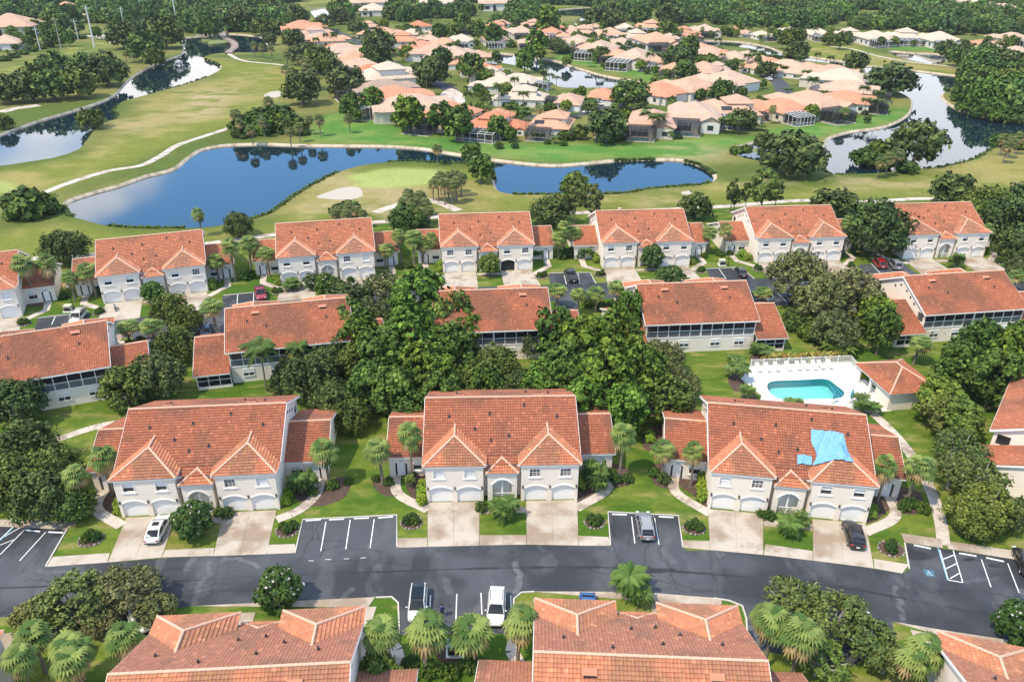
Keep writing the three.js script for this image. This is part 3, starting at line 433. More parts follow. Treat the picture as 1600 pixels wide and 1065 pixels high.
  posts.push(box(-X, X, 3.86, 3.95, -16.33, -16.25), box(-X, X, 5.2, 5.32, -16.335, -16.245)); G.posts = merge(posts);
  G.panelLow = []; G.panelHigh = []; for (let i = 0; i < 10; i++) { const a = -X + 0.16 + i * (2 * X - 0.2) / 10, b = a + (2 * X - 0.2) / 10 - 0.12; G.panelLow.push(box(a, b, 2.85, 3.86, -16.30, -16.285)); G.panelHigh.push(box(a, b, 3.95, 5.2, -16.30, -16.29)); }
  G.backPane = box(-0.75, 0.75, 1.05, 2.15, -16.33, -16.31); G.backFrame = merge([box(-0.84, 0.84, 2.15, 2.25, -16.37, -16.29), box(-0.84, 0.84, 0.93, 1.05, -16.4, -16.29), box(-0.84, -0.75, 1.05, 2.15, -16.37, -16.29), box(0.75, 0.84, 1.05, 2.15, -16.37, -16.29), box(-0.04, 0.04, 1.05, 2.15, -16.36, -16.29), box(-0.75, 0.75, 1.57, 1.62, -16.355, -16.29)]); G.backBlind = box(-0.74, 0.74, 1.6, 2.14, -16.345, -16.331);
  G.wingPosts = (s) => { const a = s < 0 ? -14 : X, b = s < 0 ? -X : 14, o = []; for (let i = 0; i <= 3; i++) { const x = lerp(a + 0.08, b - 0.08, i / 3); o.push(box(x - 0.05, x + 0.05, 0.5, 2.7, -17.32, -17.2)); } o.push(box(a, b, 1.4, 1.48, -17.3, -17.21), box(a, b, 2.62, 2.74, -17.31, -17.2)); return merge(o); };
  G.wingScreen = (s) => box(s < 0 ? -13.9 : X + 0.1, s < 0 ? -X - 0.1 : 13.9, 0.5, 2.62, -17.27, -17.25);
  // roofs
  const R = {}, H = 9.42, hy = 5.42, hz = 0.24, hp = 3.75, hs = 0.50;
  R.main_front = [tileSlope(V(-H, frontY(-1.9), -1.9), V(H, frontY(-1.9), -1.9), [V(-H, frontY(-1.9), -1.9), V(H, frontY(-1.9), -1.9), V(H, RY, RZ), V(-H, RY, RZ)], 11), tileSlope(V(-2.35, frontY(-0.8), -0.8), V(2.35, frontY(-0.8), -0.8), [V(-2.35, frontY(-0.8), -0.8), V(2.35, frontY(-0.8), -0.8), V(2.35, frontY(-1.9), -1.9), V(-2.35, frontY(-1.9), -1.9)], 12)];
  R.main_back = [tileSlope(V(H, backY(-16.8), -16.8), V(-H, backY(-16.8), -16.8), [V(H, backY(-16.8), -16.8), V(-H, backY(-16.8), -16.8), V(-H, RY, RZ), V(H, RY, RZ)], 13)];
  const caps = [[V(-H, RY + 0.07, RZ), V(H, RY + 0.07, RZ)]];
  const hip = (xc, hw, y, z, pk, s, zb, zr, seed) => { const py = y + hw * s, A = V(xc - hw, y, z), B = V(xc + hw, y, z), P = V(xc, py, z - pk), E = V(xc, py, zr), L = V(xc - hw, y, zb), Q = V(xc + hw, y, zb); caps.push([A.clone().add(V(0.05, 0.06, 0)), P.clone().add(V(0, 0.08, 0))], [B.clone().add(V(-0.05, 0.06, 0)), P.clone().add(V(0, 0.08, 0))], [P.clone().add(V(0, 0.08, 0)), E.clone().add(V(0, 0.08, 0))]); return [tileSlope(A, B, [A, B, P], seed), tileSlope(L, A, [L, A, P, E], seed + 1), tileSlope(B, Q, [B, Q, E, P], seed + 2)]; };
  R.hips = [...hip(-5.65, 3.75, hy, hz, 3.6, hs, -2.4, -6.3, 21), ...hip(5.65, 3.75, hy, hz, 3.6, hs, -2.4, -6.3, 31)];
  R.entry = hip(0, 1.98, 4.22, 0.12, 1.7, 0.53, -1.2, -2.0, 41);
  R.wings = []; for (const s of [-1, 1]) { const a = s < 0 ? -14.3 : 9.07, b = s < 0 ? -9.07 : 14.3, fy = 3.06, fz = -5.05, ry = 5.42, rz = -10.5, by = 2.56, bz = -17.7; R.wings.push(tileSlope(V(a, fy, fz), V(b, fy, fz), [V(a, fy, fz), V(b, fy, fz), V(b, ry, rz), V(a, ry, rz)], 51 + s), tileSlope(V(b, by, bz), V(a, by, bz), [V(b, by, bz), V(a, by, bz), V(a, ry, rz), V(b, ry, rz)], 61 + s)); caps.push([V(a, ry + 0.07, rz), V(b, ry + 0.07, rz)]); }
  for (const k in R) G['roof_' + k] = mergeC(R[k]); G.caps = ridgeCaps(caps);
  // fascias, rakes and gutters, thin decks under the tiles
  const f = [], K = 0.06, slopeBox = (x0, x1, z0, y0, z1, y1, t) => { const s = new THREE.Shape([new THREE.Vector2(-z0, y0), new THREE.Vector2(-z1, y1), new THREE.Vector2(-z1, y1 - t), new THREE.Vector2(-z0, y0 - t)]); const g = ext(s, x1 - x0); g.rotateY(Math.PI / 2); g.translate(x0, 0, 0); return g; };
  for (const s of [-1, 1]) { const a = s < 0 ? -H - 0.06 : H, b = s < 0 ? -H : H + 0.06; f.push(slopeBox(a, b, -1.9, frontY(-1.9) + 0.06, RZ, RY + 0.06, 0.3), slopeBox(a, b, RZ, RY + 0.06, -16.8, backY(-16.8) + 0.06, 0.3)); const c = s < 0 ? -14.36 : 14.3, d = s < 0 ? -14.3 : 14.36; f.push(slopeBox(c, d, -5.05, 3.12, -10.5, 5.48, 0.25), slopeBox(c, d, -10.5, 5.48, -17.7, 2.62, 0.25)); }
  f.push(box(-H, H, backY(-16.8) - 0.17, backY(-16.8) - 0.01, -16.9, -16.8));
  for (const s of [-1, 1]) { const xc = s * 5.65; f.push(box(xc - 3.75, xc + 3.75, hy - 0.16, hy - 0.01, hz - 0.1, hz - 0.01), box(xc - 3.75, xc - 3.66, hy - 0.16, hy - 0.01, -2.0, hz - 0.1), box(xc + 3.66, xc + 3.75, hy - 0.16, hy - 0.01, -2.0, hz - 0.1)); const a = s < 0 ? -14.3 : 9.1, b = s < 0 ? -9.1 : 14.3; f.push(box(a, b, 2.9, 3.05, -5.12, -5.03), box(a, b, 2.4, 2.55, -17.75, -17.66), box(s < 0 ? -2.24 : 1.76, s < 0 ? -1.76 : 2.24, 4.62, 4.78, -0.88, -0.76)); f.push(box(s * 2.05 - 0.05, s * 2.05 + 0.05, 0.05, 4.6, -1.18, -1.08)); }
  f.push(box(-1.98, 1.98, 4.07, 4.21, -0.0, 0.09)); G.gutters = merge(f);
  const dk = []; dk.push(slopeBox(-H, H, -1.9, frontY(-1.9) - 0.02, RZ, RY - 0.02, 0.12), slopeBox(-H, H, RZ, RY - 0.021, -16.8, backY(-16.8) - 0.02, 0.12), slopeBox(-2.3, 2.3, -0.82, frontY(-0.82) - 0.02, -1.898, frontY(-1.898) - 0.02, 0.1));
  for (const s of [-1, 1]) { const a = s < 0 ? -14.28 : 9.1, b = s < 0 ? -9.1 : 14.28; dk.push(slopeBox(a, b, -5.07, 3.03, -10.5, 5.39, 0.1), slopeBox(a, b, -10.5, 5.389, -17.68, 2.54, 0.1), box(s * 5.65 - 3.65, s * 5.65 + 3.65, hy - 0.12, hy - 0.03, -2.0, hz - 0.1)); }
  dk.push(box(-1.9, 1.9, 4.1, 4.19, -1.2, 0)); G.deck = merge(dk);
  // small things on the roof and the end walls
  const pipe = (x, z, back) => { const y = back ? backY(z) : frontY(z); return merge([new THREE.CylinderGeometry(0.1, 0.13, 0.5, 8).translate(x, y + 0.22, z), new THREE.CylinderGeometry(0.2, 0.24, 0.06, 8).translate(x, y + 0.08, z)]); };
  G.pipes = [[-6.4, -6.6], [-1.4, -6.9], [0.9, -4.1], [-1.3, -3.6], [6.9, -6.4], [2.9, -7.9], [-3.2, -5.0]].map(([x, z]) => pipe(x, z)).concat([[-5.6, -12.4, 1], [3.4, -13.0, 1], [6.2, -11.8, 1]].map((a) => pipe(...a)));
  G.atticVent = (() => { const a = Math.atan(BS), g = merge([new RoundedBoxGeometry(1.25, 0.3, 0.7, 2, 0.06)]); g.rotateX(-a); return g; })(); G.atticHole = box(-0.5, 0.5, -0.09, 0.08, -0.42, -0.36);
  G.vent = new THREE.BoxGeometry(0.09, 0.34, 0.34);
  G.lamp = merge([new RoundedBoxGeometry(0.16, 0.36, 0.16, 2, 0.04), new THREE.ConeGeometry(0.12, 0.14, 6).translate(0, 0.24, 0)]);
  return G;
})();
// windows: d = dark with white bars, b = blind half down, w = blind nearly closed
function townhouse(label, pos, turn, { win = 'bbbb', tiles = M.tile_front, clean = M.tile_front_clean, group = 'terracotta-roofed townhouse blocks', open = -1 } = {}) {
  const t = thing('townhouse', label, 'townhouse', pos.x, 0, pos.z, turn, group), p = (n, g, m, par = t) => part(n, g, m, par);
  const put = (n, g, m, x, y, z, par = t) => { const q = p(n, g, m, par); q.position.set(x, y, z); return q; };
  p('wall', TH.walls, M.stucco); p('floor_band', TH.band, M.trim); p('roof_deck', TH.deck, M.soffit); p('gutter', TH.gutters, M.trim);
  for (const k of ['main_front', 'main_back', 'hips', 'entry', 'wings']) { const r = p('roof_tiles', TH['roof_' + k], k === 'hips' || k === 'entry' || (tiles === M.tile_near && k === 'main_back') ? clean : tiles); r.userData.kind = 'stuff'; }  // near row: sunward back slope takes paler tiles, sunlight put into their colour
  const rc = p('ridge_caps', TH.caps, M.roof_caps); rc.userData.kind = 'stuff';
  TH.doors.forEach((x, i) => { if (i === open) put('garage_door', TH.doorArch, M.dark_hole, x, 0, 0); else { const d = put('garage_door', TH.door, M.garage_white, x, 0, 0); p('door_head', TH.doorArch, M.garage_white, d); } put('arch', TH.arch, M.trim, x, 0, 0); });  // open garage: flat dark panel stands in for shade inside, no door there
  for (const x of [-8.86, -5.67, -2.44, 2.44, 5.67, 8.86]) put('wall_lamp', TH.lamp, M.vent_metal, x, 2.15, 0.1);
  TH.wins.forEach((x, i) => { const w = put('window', TH.frame, M.trim, x, 0, 0), k = win[i]; p('pane', TH.pane, M.glass, w); p('sill', TH.sill, M.trim, w); if (k === 'd') p('glazing_bars', TH.bars, M.trim, w); else p('blind', k === 'w' ? TH.blindFull : TH.blind, M.blind, w); });
  const e = p('entrance', TH.entryTrim, M.trim); p('back_wall', TH.entryBack, M.stucco, e); p('door', TH.entryDoor, M.garage_white, e); p('post', TH.entryPost, M.trim, e); p('railing', TH.entryRail, M.trim, e);
  for (const s of [-1, 1]) { const w = p('side_entrance', TH.wingTrim(s), M.trim); p('door', TH.wingDoor(s), M.garage_white, w); p('doorway', TH.wingDark(s), M.room_dark, w); const v = p('side_window', TH.wingArch(s), M.trim); p('pane', TH.wingPane(s), M.glass, v); p('blind', TH.wingBlind(s), M.blind, v); p('sill', TH.wingSill(s), M.trim, v); }
  const bp = p('back_porch', TH.posts, M.trim); TH.panelLow.forEach((g) => p('screen_panel', g, M.screen_low, bp)); TH.panelHigh.forEach((g) => p('screen_panel', g, M.screen, bp));
  for (const s of [-1, 1]) { const w = p('side_porch', TH.wingPosts(s), M.trim); p('screen_panel', TH.wingScreen(s), M.screen, w); }
  for (const x of [-6.6, -2.6, 2.6, 6.6]) { const w = put('back_window', TH.backFrame, M.trim, x, 0, 0); p('pane', TH.backPane, M.glass, w); p('blind', TH.backBlind, M.blind, w); }
  TH.pipes.forEach((g) => p('vent_pipe', g, M.vent_metal));
  for (const x of [-5.2, 4.9]) { const v = put('roof_vent', TH.atticVent, M.vent_clay, x, backY(RZ - 1.35) + 0.16, RZ - 1.35); p('vent_mouth', TH.atticHole, M.dark_hole, v); }
  for (const s of [-1, 1]) for (const z of [-7.2, -8.6, -10.4, -11.7, -13.0]) put('gable_vent', TH.vent, M.dark_hole, s * 9.06, (z > RZ ? frontY(z) : backY(z)) - 1.5, z);
  return t;
}
// a block placed by the feet of its front wall (front = true) or by two points of its back eave
function byFront(ax, ay, bx, by) { const a = at(ax, ay), b = at(bx, by); return [a.clone().add(b).multiplyScalar(0.5), -Math.atan2(b.z - a.z, b.x - a.x)]; }
function byCorner(ax, ay, side, deg, h = 0, lx = side * 9.05, lz = 0) { const a = at(ax, ay, h), th = deg * Math.PI / 180; return [V(a.x - (lx * Math.cos(th) + lz * Math.sin(th)), 0, a.z - (-lx * Math.sin(th) + lz * Math.cos(th))), th]; }
const blocks = {};
{
  const F = 'townhouse blocks facing the front road', S = 'townhouse blocks with screened porches behind the shade trees', T = 'townhouse blocks along the far side of the middle road', N = 'townhouse blocks on the near side of the front road';
  blocks.B1 = townhouse('townhouse block with a white sedan on its driveway and a flowering bush in front', ...byFront(197.5, 808, 431, 796), { win: 'bbdw', group: F });
  blocks.B2 = townhouse('townhouse block with bare driveways between the four-space bay and the silver car', ...byFront(667, 785.5, 902, 781), { win: 'wwdd', group: F });
  blocks.B3 = townhouse('townhouse block with a blue tarp on its roof', ...byFront(1106, 794, 1353, 817.5), { win: 'wdbb', group: F });
  blocks.B4 = townhouse('townhouse block showing its white gable end beyond the big tree past the tarp roof', ...byCorner(1548, 672, -1, 52.5, 5.42, -9.42, -16.8), { group: F });
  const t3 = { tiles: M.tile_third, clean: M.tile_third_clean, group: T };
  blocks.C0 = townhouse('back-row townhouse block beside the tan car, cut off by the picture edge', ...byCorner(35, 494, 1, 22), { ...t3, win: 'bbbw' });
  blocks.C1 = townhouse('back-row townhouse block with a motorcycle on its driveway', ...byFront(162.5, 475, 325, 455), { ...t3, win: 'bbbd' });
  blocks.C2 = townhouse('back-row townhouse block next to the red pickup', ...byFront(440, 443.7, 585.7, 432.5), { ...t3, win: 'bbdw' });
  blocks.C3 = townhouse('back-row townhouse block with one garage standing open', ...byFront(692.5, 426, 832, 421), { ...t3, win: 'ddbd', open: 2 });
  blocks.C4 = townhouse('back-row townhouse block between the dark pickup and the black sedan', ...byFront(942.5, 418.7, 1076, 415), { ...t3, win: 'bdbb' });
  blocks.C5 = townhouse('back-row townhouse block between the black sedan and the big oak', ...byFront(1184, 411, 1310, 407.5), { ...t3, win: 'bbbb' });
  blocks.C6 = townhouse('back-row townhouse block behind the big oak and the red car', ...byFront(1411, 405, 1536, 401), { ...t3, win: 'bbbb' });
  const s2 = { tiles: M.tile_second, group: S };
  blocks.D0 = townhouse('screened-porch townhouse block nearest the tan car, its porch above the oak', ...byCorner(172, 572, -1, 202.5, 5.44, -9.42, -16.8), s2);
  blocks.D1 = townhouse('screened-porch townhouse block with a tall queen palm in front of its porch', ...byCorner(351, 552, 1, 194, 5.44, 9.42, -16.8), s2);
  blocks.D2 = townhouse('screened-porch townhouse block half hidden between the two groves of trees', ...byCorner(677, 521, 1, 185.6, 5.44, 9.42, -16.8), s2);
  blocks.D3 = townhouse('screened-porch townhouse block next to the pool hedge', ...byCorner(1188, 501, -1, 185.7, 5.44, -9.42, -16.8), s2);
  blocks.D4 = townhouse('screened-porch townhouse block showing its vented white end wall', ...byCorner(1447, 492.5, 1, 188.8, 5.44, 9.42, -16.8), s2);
  const n = { tiles: M.tile_near, clean: M.tile_near_clean_sunlit, group: N };
  const nearBlock = (x0, z0, x1, z1) => { const a = V(x1, 0, z1), b = V(x0, 0, z0), d = b.clone().sub(a).normalize(), th = -Math.atan2(d.z, d.x), m = a.clone().add(b).multiplyScalar(0.5); return [m.add(V(-d.z, 0, d.x).multiplyScalar(-0.45)), th]; };
  blocks.N1 = townhouse('near townhouse block beside the round bush with white flowers', ...nearBlock(-32.15, -52.02, -13.5, -53.32), n);
  blocks.N2 = townhouse('near townhouse block with the blue car behind it', ...nearBlock(2.31, -54.48, 21.13, -53.68), n);
  { const q = at(1465, 984, 5.42); blocks.N3 = townhouse('near townhouse block past the bare-branched oak, cut off by the picture edge', ...nearBlock(q.x, q.z, q.x + 18.0, q.z + 4.9), n); }
  { const q = at(8, 983, 5.42); blocks.N0 = townhouse('near townhouse block of which only a roof corner shows by the wide olive oak', ...nearBlock(q.x - 18.6, q.z + 3.6, q.x, q.z), n); }
}
// driveways of the far rows, laid from each block's own front
for (const k of ['C0', 'C1', 'C2', 'C3', 'C4', 'C5', 'C6', 'D0', 'D1', 'D2', 'D3', 'D4', 'N0', 'N1', 'N2', 'N3']) {
  const b = blocks[k]; b.updateMatrixWorld(); const L = (x, z) => V(x, 0, z).applyMatrix4(b.matrixWorld), len = k[0] === 'C' ? 8.3 : 5.5;
  for (const s of [-1, 1]) slabbed('driveway', [L(s * 5.6 - 3.1, 0.02), L(s * 5.6 + 3.1, 0.02), L(s * 5.6 + 3.1 + (s > 0 ? 0.9 : 0), len), L(s * 5.6 - 3.1 - (s < 0 ? 0.9 : 0), len)], 2, 2);
  slabbed('pavement', [L(-2.4, 0.9), L(2.4, 0.9), L(2.4, 2.1), L(-2.4, 2.1)], 2, 1);
  if (k[0] !== 'N') for (const s of [-1, 1]) { const c = [L(s * 12.55, -5.2), L(s * 12.6, -1.4), L(s * 9.0, 2.4)]; struct('footpath', ribbon(c, 1.25, 0.03, 0.02), M.path); }
}
// blue tarpaulin nailed over the tarp block's roof
{
  const b = blocks.B3, t = thing('roof_tarp', 'wrinkled blue plastic tarp lying over the roof tiles and the gable ridge', 'tarp', b.position.x, 0, b.position.z, b.rotation.y);
  const top = (x, z) => { let y = frontY(z); const xc = 5.65, hw = 3.75; if (z > -7) { const side = 5.42 + 0.49 * (hw - Math.abs(x - xc)), fr = 5.42 + 0.49 * (0.45 - z) * (hw / 3.6) ; if (Math.abs(x - xc) < hw) y = Math.max(y, Math.min(side, fr)); } return y; };
  const r = rng(3), nx = 56, nz = 56, sheet = (x0, x1, z0, z1, edge) => { const pos = [], uv = [], idx = []; for (let j = 0; j <= nz; j++) for (let i = 0; i <= nx; i++) { let u = i / nx, v = j / nz; const e = edge(u, v), x = lerp(x0, x1, u) + e[0], z = lerp(z0, z1, v) + e[1]; const f = Math.abs(vnoise(x * 1.1 + z * 0.5 + 3, z * 0.6 - x * 0.3) - 0.5) * 0.34 + Math.abs(vnoise(x * 3.1 + 9, z * 2.2 + x) - 0.5) * 0.2; let y = 0; for (const [a, b2] of [[0, 0], [0.35, 0], [-0.35, 0], [0, 0.35], [0, -0.35]]) y += top(x + a, z + b2) / 5; y = Math.max(y, top(x, z)); pos.push(x, y + 0.2 + f, z); uv.push(u, v); } for (let j = 0; j < nz; j++) for (let i = 0; i < nx; i++) { const a = j * (nx + 1) + i; idx.push(a, a + nx + 1, a + 1, a + 1, a + nx + 1, a + nx + 2); } const g = new THREE.BufferGeometry(); g.setAttribute('position', new THREE.Float32BufferAttribute(pos, 3)); g.setAttribute('uv', new THREE.Float32BufferAttribute(uv, 2)); g.setIndex(idx); g.computeVertexNormals(); return g; };
  std('tarp_blue', [0.16, 0.37, 0.64], 0.65, { side: THREE.DoubleSide });
  part('sheet', sheet(2.55, 6.5, -6.5, -2.15, (u, v) => [(vnoise(v * 3, 2) - 0.5) * 0.8 * (u < 0.5 ? 1 - u * 2 : 0) + (v - 0.25) * 0.4, (vnoise(u * 3, 8) - 0.5) * 0.25 * Math.abs(v - 0.5) * 2]), M.tarp_blue, t);
  part('patch', sheet(0.75, 2.4, -3.4, -2.35, (u, v) => [(vnoise(v * 2, 20) - 0.5) * 0.15, (vnoise(u * 2, 28) - 0.5) * 0.15]), M.tarp_blue, t);
}
// ---------------------------------------------------------------- plants
const leafMat = (name, rgb, tr = 0.0) => { const m = new THREE.MeshPhysicalMaterial({ color: new THREE.Color().setRGB(...rgb), roughness: 0.72, vertexColors: true, side: THREE.DoubleSide, transmission: tr, thickness: 0, specularIntensity: 0.35 }); m.name = name; return (M[name] = m); };
leafMat('leaf', [1, 1, 1]); leafMat('frond', [1, 1, 1]);
std('bark', [0.16, 0.13, 0.105], 0.95); std('palm_bark', [0.20, 0.165, 0.13], 0.95); std('pale_bark', [0.38, 0.35, 0.31], 0.9);
// a crown of many leaf clusters spread over clumps; greens vary by clump and leaf, dark and bright ones painted in for gaps and sun highlights
function crown(seed, { R = 4, H = 3, y = 4, lobes = 16, lobeR = 0.42, n = 4200, leaf = 0.42, base = [0.04, 0.075, 0.018], tip = [0.09, 0.14, 0.03], open = 0.0, droop = 0, flowers = 0, flower = [0.8, 0.7, 0.7], low = 0.35 } = {}) {
  const r = rng(seed), L = [], pos = [], col = [], nor = [];
  for (let i = 0; i < lobes; i++) {          // clumps spread over a dome that is H from its middle to its top
    const dy = lerp(1, -low, (i + 0.5) / lobes), a = i * 2.39996 + r() * 0.8, s = Math.sqrt(Math.max(0, 1 - dy * dy)), k = 0.60 + r() * 0.24, lr = lobeR * R * (0.72 + r() * 0.6);
    L.push({ x: Math.cos(a) * s * R * k, y: y + dy * H * k, z: Math.sin(a) * s * R * k, r: lr, t: r(), q: r() });
  }
  const total = L.reduce((s, l) => s + l.r * l.r, 0), d = V(0, 0, 0), t1 = V(0, 0, 0), t2 = V(0, 0, 0), nn = V(0, 0, 0), p = V(0, 0, 0);
  for (const l of L) {
    const m = Math.round(n * l.r * l.r / total);
    for (let i = 0; i < m; i++) {
      const u = r() * 2 - 0.75, cy = clamp(u, -0.8, 1), a = r() * Math.PI * 2, s = Math.sqrt(1 - cy * cy); d.set(Math.cos(a) * s, cy, Math.sin(a) * s);
      const rough = 0.52 + 0.68 * vnoise(d.x * 2.3 + l.q * 40, d.z * 2.3 + d.y * 2 + l.t * 40), k = l.r * rough * (r() < 0.14 ? 0.4 + r() * 0.5 : 0.84 + r() * r() * 0.5);
      p.set(l.x + d.x * k, l.y + d.y * k * 0.82 - droop * s * s * l.r, l.z + d.z * k);
      let buried = false; for (const o of L) if (o !== l) { const dx = p.x - o.x, dy = (p.y - o.y) / 0.82, dz = p.z - o.z; if (dx * dx + dy * dy + dz * dz < o.r * o.r * 0.36) { buried = true; break; } } if (buried) continue;
      if (open && vnoise(p.x * 1.5 + seed, p.z * 1.5 + p.y * 1.2) < open) continue;
      nn.copy(d).add(t1.set(r() - 0.5, r() - 0.25, r() - 0.5).multiplyScalar(1.3)).normalize();
      t1.set(r() - 0.5, r() - 0.5, r() - 0.5).cross(nn).normalize(); t2.crossVectors(nn, t1);
      const w = leaf * (0.55 + r() * 0.75), h = w * (0.55 + r() * 0.3), fl = flowers && d.y > 0.1 && r() < flowers;
      const g = clamp(Math.pow(r(), 1.8) * 0.85 + l.t * 0.22), cr = fl ? flower[0] : lerp(base[0], tip[0], g), cg = fl ? flower[1] : lerp(base[1], tip[1], g), cb = fl ? flower[2] : lerp(base[2], tip[2], g);
      const bend = h * 0.35, q = [[-w, 0, 0], [0, -h, 0], [w, 0, 0], [0, h, 0]].map(([A, B]) => [p.x + t1.x * A + t2.x * B - nn.x * (Math.abs(A) > 0 ? bend * 0.6 : 0), p.y + t1.y * A + t2.y * B - nn.y * (Math.abs(A) > 0 ? bend * 0.6 : 0), p.z + t1.z * A + t2.z * B - nn.z * (Math.abs(A) > 0 ? bend * 0.6 : 0)]);
      nn.lerp(d, 0.3).normalize();
      for (const j of [0, 1, 2, 0, 2, 3]) { pos.push(...q[j]); col.push(cr, cg, cb); nor.push(nn.x, nn.y, nn.z); }
    }
  }
  const g = new THREE.BufferGeometry(); g.setAttribute('position', new THREE.Float32BufferAttribute(pos, 3)); g.setAttribute('normal', new THREE.Float32BufferAttribute(nor, 3)); g.setAttribute('color', new THREE.Float32BufferAttribute(col, 3)); g.userData.lobes = L; return g;
}
function trunkOf(seed, L, y, r0, pick = 7) {
  const r = rng(seed), out = [taper([V(0, -0.1, 0), V(r() * 0.2, y * 0.3, r() * 0.2), V((r() - 0.5) * 0.5, y * 0.6, (r() - 0.5) * 0.5)], r0, r0 * 0.7, 8, 5)], top = V(0, y * 0.55, 0);
  for (let i = 0; i < Math.min(pick, L.length); i++) { const l = L[Math.floor(i * L.length / pick)], e = V(l.x, l.y, l.z); if (pick > 10) { e.x *= 1.12; e.z *= 1.12; e.y += 0.7; } out.push(taper([top.clone().add(V(0, -0.2, 0)), top.clone().lerp(e, 0.45).add(V(0, -0.25 + r() * 0.3, 0)), e], r0 * 0.5, r0 * (pick > 10 ? 0.22 : 0.12), 5, 5)); }
  return merge(out);
}
// feather or fan fronds
function frondsPinnate(seed, { n = 22, len = 1.6, y = 2, leafL = 0.42, pairs = 13, rise = 0.6, drop = 1.0, c0 = [0.05, 0.10, 0.02], c1 = [0.14, 0.2, 0.05] } = {}) {
  const r = rng(seed), pos = [], col = [], P = V(0, 0, 0), Q = V(0, 0, 0);
  for (let i = 0; i < n; i++) {
    const a = i * 2.39996 + r() * 0.3, up = lerp(1.25, -0.15, i / n) * rise + r() * 0.15, L = len * (0.85 + r() * 0.3), dx = Math.cos(a), dz = Math.sin(a), ch = r() * 0.8;
    const curveAt = (t, o) => { const s = t * L, h = up * s - drop * s * s / L * 0.62; return o.set(dx * s * (1 - 0.12 * t), y + h, dz * s * (1 - 0.12 * t)); };
    const c = [0, 1, 2].map((k) => lerp(c0[k], c1[k], ch));
    for (let j = 1; j <= pairs; j++) {
      const t = j / pairs; curveAt(t * 0.97 + 0.03, P); curveAt(Math.min(1, t + 0.05), Q); const ll = leafL * Math.sin(Math.PI * (0.12 + 0.8 * t)) * (0.8 + r() * 0.4), w = len * 0.045 + 0.02;
      for (const s of [-1, 1]) { const tx = P.x - dz * s * ll + dx * ll * 0.45, tz = P.z + dx * s * ll + dz * ll * 0.45, ty = P.y - ll * (0.35 + r() * 0.35); pos.push(P.x - dx * w, P.y, P.z - dz * w, P.x + dx * w, P.y + 0.01, P.z + dz * w, tx, ty, tz); for (let k = 0; k < 3; k++) col.push(...c); }
      if (j > 1 || true) { const w2 = 0.02 * len / 1.6; pos.push(P.x - dz * w2, P.y, P.z + dx * w2, P.x + dz * w2, P.y, P.z - dx * w2, Q.x, Q.y, Q.z); for (let k = 0; k < 3; k++) col.push(c[0] * 1.5, c[1] * 1.3, c[2] * 1.3); }
    }
  }
  const g = new THREE.BufferGeometry(); g.setAttribute('position', new THREE.Float32BufferAttribute(pos, 3)); g.setAttribute('color', new THREE.Float32BufferAttribute(col, 3)); g.computeVertexNormals(); return g;
}
function frondsFan(seed, { n = 40, R = 1.9, y = 4, c0 = [0.052, 0.105, 0.022], c1 = [0.20, 0.25, 0.062], dead = 0.24, rib = 10 } = {}) {
  const r = rng(seed), pos = [], col = [];
  for (let i = 0; i < n; i++) {
    const t = i / n, a = i * 2.39996 + r() * 0.4, el = lerp(1.5, -0.8, Math.pow(t, 1.15)) + (r() - 0.5) * 0.35, pet = R * (0.50 + r() * 0.2), fan = R * (0.46 + r() * 0.14), dx = Math.cos(a), dz = Math.sin(a), ce = Math.cos(el), se = Math.sin(el);
    const isDead = t > 0.72 && r() < dead * 3, ch = clamp(r() * 1.15 - 0.1), c = isDead ? [0.30, 0.22, 0.10] : [0, 1, 2].map((k) => lerp(c0[k], c1[k], ch));
    const bx = dx * ce * pet, by = y + se * pet, bz = dz * ce * pet, e2 = el - 0.55 - 0.35 * Math.max(0, el), c2 = Math.cos(e2), s2 = Math.sin(e2), fx = dx * c2, fy = s2, fz = dz * c2, sx = -dz, sz = dx, ux = -dx * s2, uy = c2, uz = -dz * s2;
    pos.push(sx * 0.03, y, sz * 0.03, -sx * 0.03, y, -sz * 0.03, bx, by, bz); for (let k = 0; k < 3; k++) col.push(c[0] * 1.1, c[1], c[2]);
    for (let j = 0; j < rib; j++) {
      const q = (j + 0.5) / rib * 2 - 1, A = q * 1.9, L = fan * (1 - 0.28 * q * q) * (0.9 + r() * 0.2), ca = Math.cos(A), sa = Math.sin(A), fold = (Math.abs(q)) * 0.22 * fan;
      const ex = fx * ca + sx * sa, ey = fy * ca, ez = fz * ca + sz * sa, mL = L * 0.62, w = fan * 0.115, droop = L * (0.12 + 0.34 * Math.max(0, 0.8 - se) * 0.6 + r() * 0.24);
      const m = [bx + ex * mL - ux * fold * 0.5, by + ey * mL - uy * fold * 0.5, bz + ez * mL - uz * fold * 0.5], e = [bx + ex * L - ux * fold, by + ey * L - droop - uy * fold, bz + ez * L - uz * fold];
      const wx = (-fx * sa + sx * ca) * w, wy = -fy * sa * w, wz = (-fz * sa + sz * ca) * w;
      pos.push(bx, by, bz, m[0] + wx, m[1] + wy, m[2] + wz, m[0] - wx, m[1] - wy, m[2] - wz, m[0] - wx, m[1] - wy, m[2] - wz, m[0] + wx, m[1] + wy, m[2] + wz, ...e);
      const f = 0.86 + r() * 0.28; for (let k = 0; k < 3; k++) col.push(c[0] * f, c[1] * f, c[2] * f); for (let k = 0; k < 2; k++) col.push(c[0] * f, c[1] * f, c[2] * f); col.push(c[0] * f * 1.25, c[1] * f * 1.1, c[2] * f * 1.1);
    }
  }
  const g = new THREE.BufferGeometry(); g.setAttribute('position', new THREE.Float32BufferAttribute(pos, 3)); g.setAttribute('color', new THREE.Float32BufferAttribute(col, 3)); g.computeVertexNormals(); return g;
}
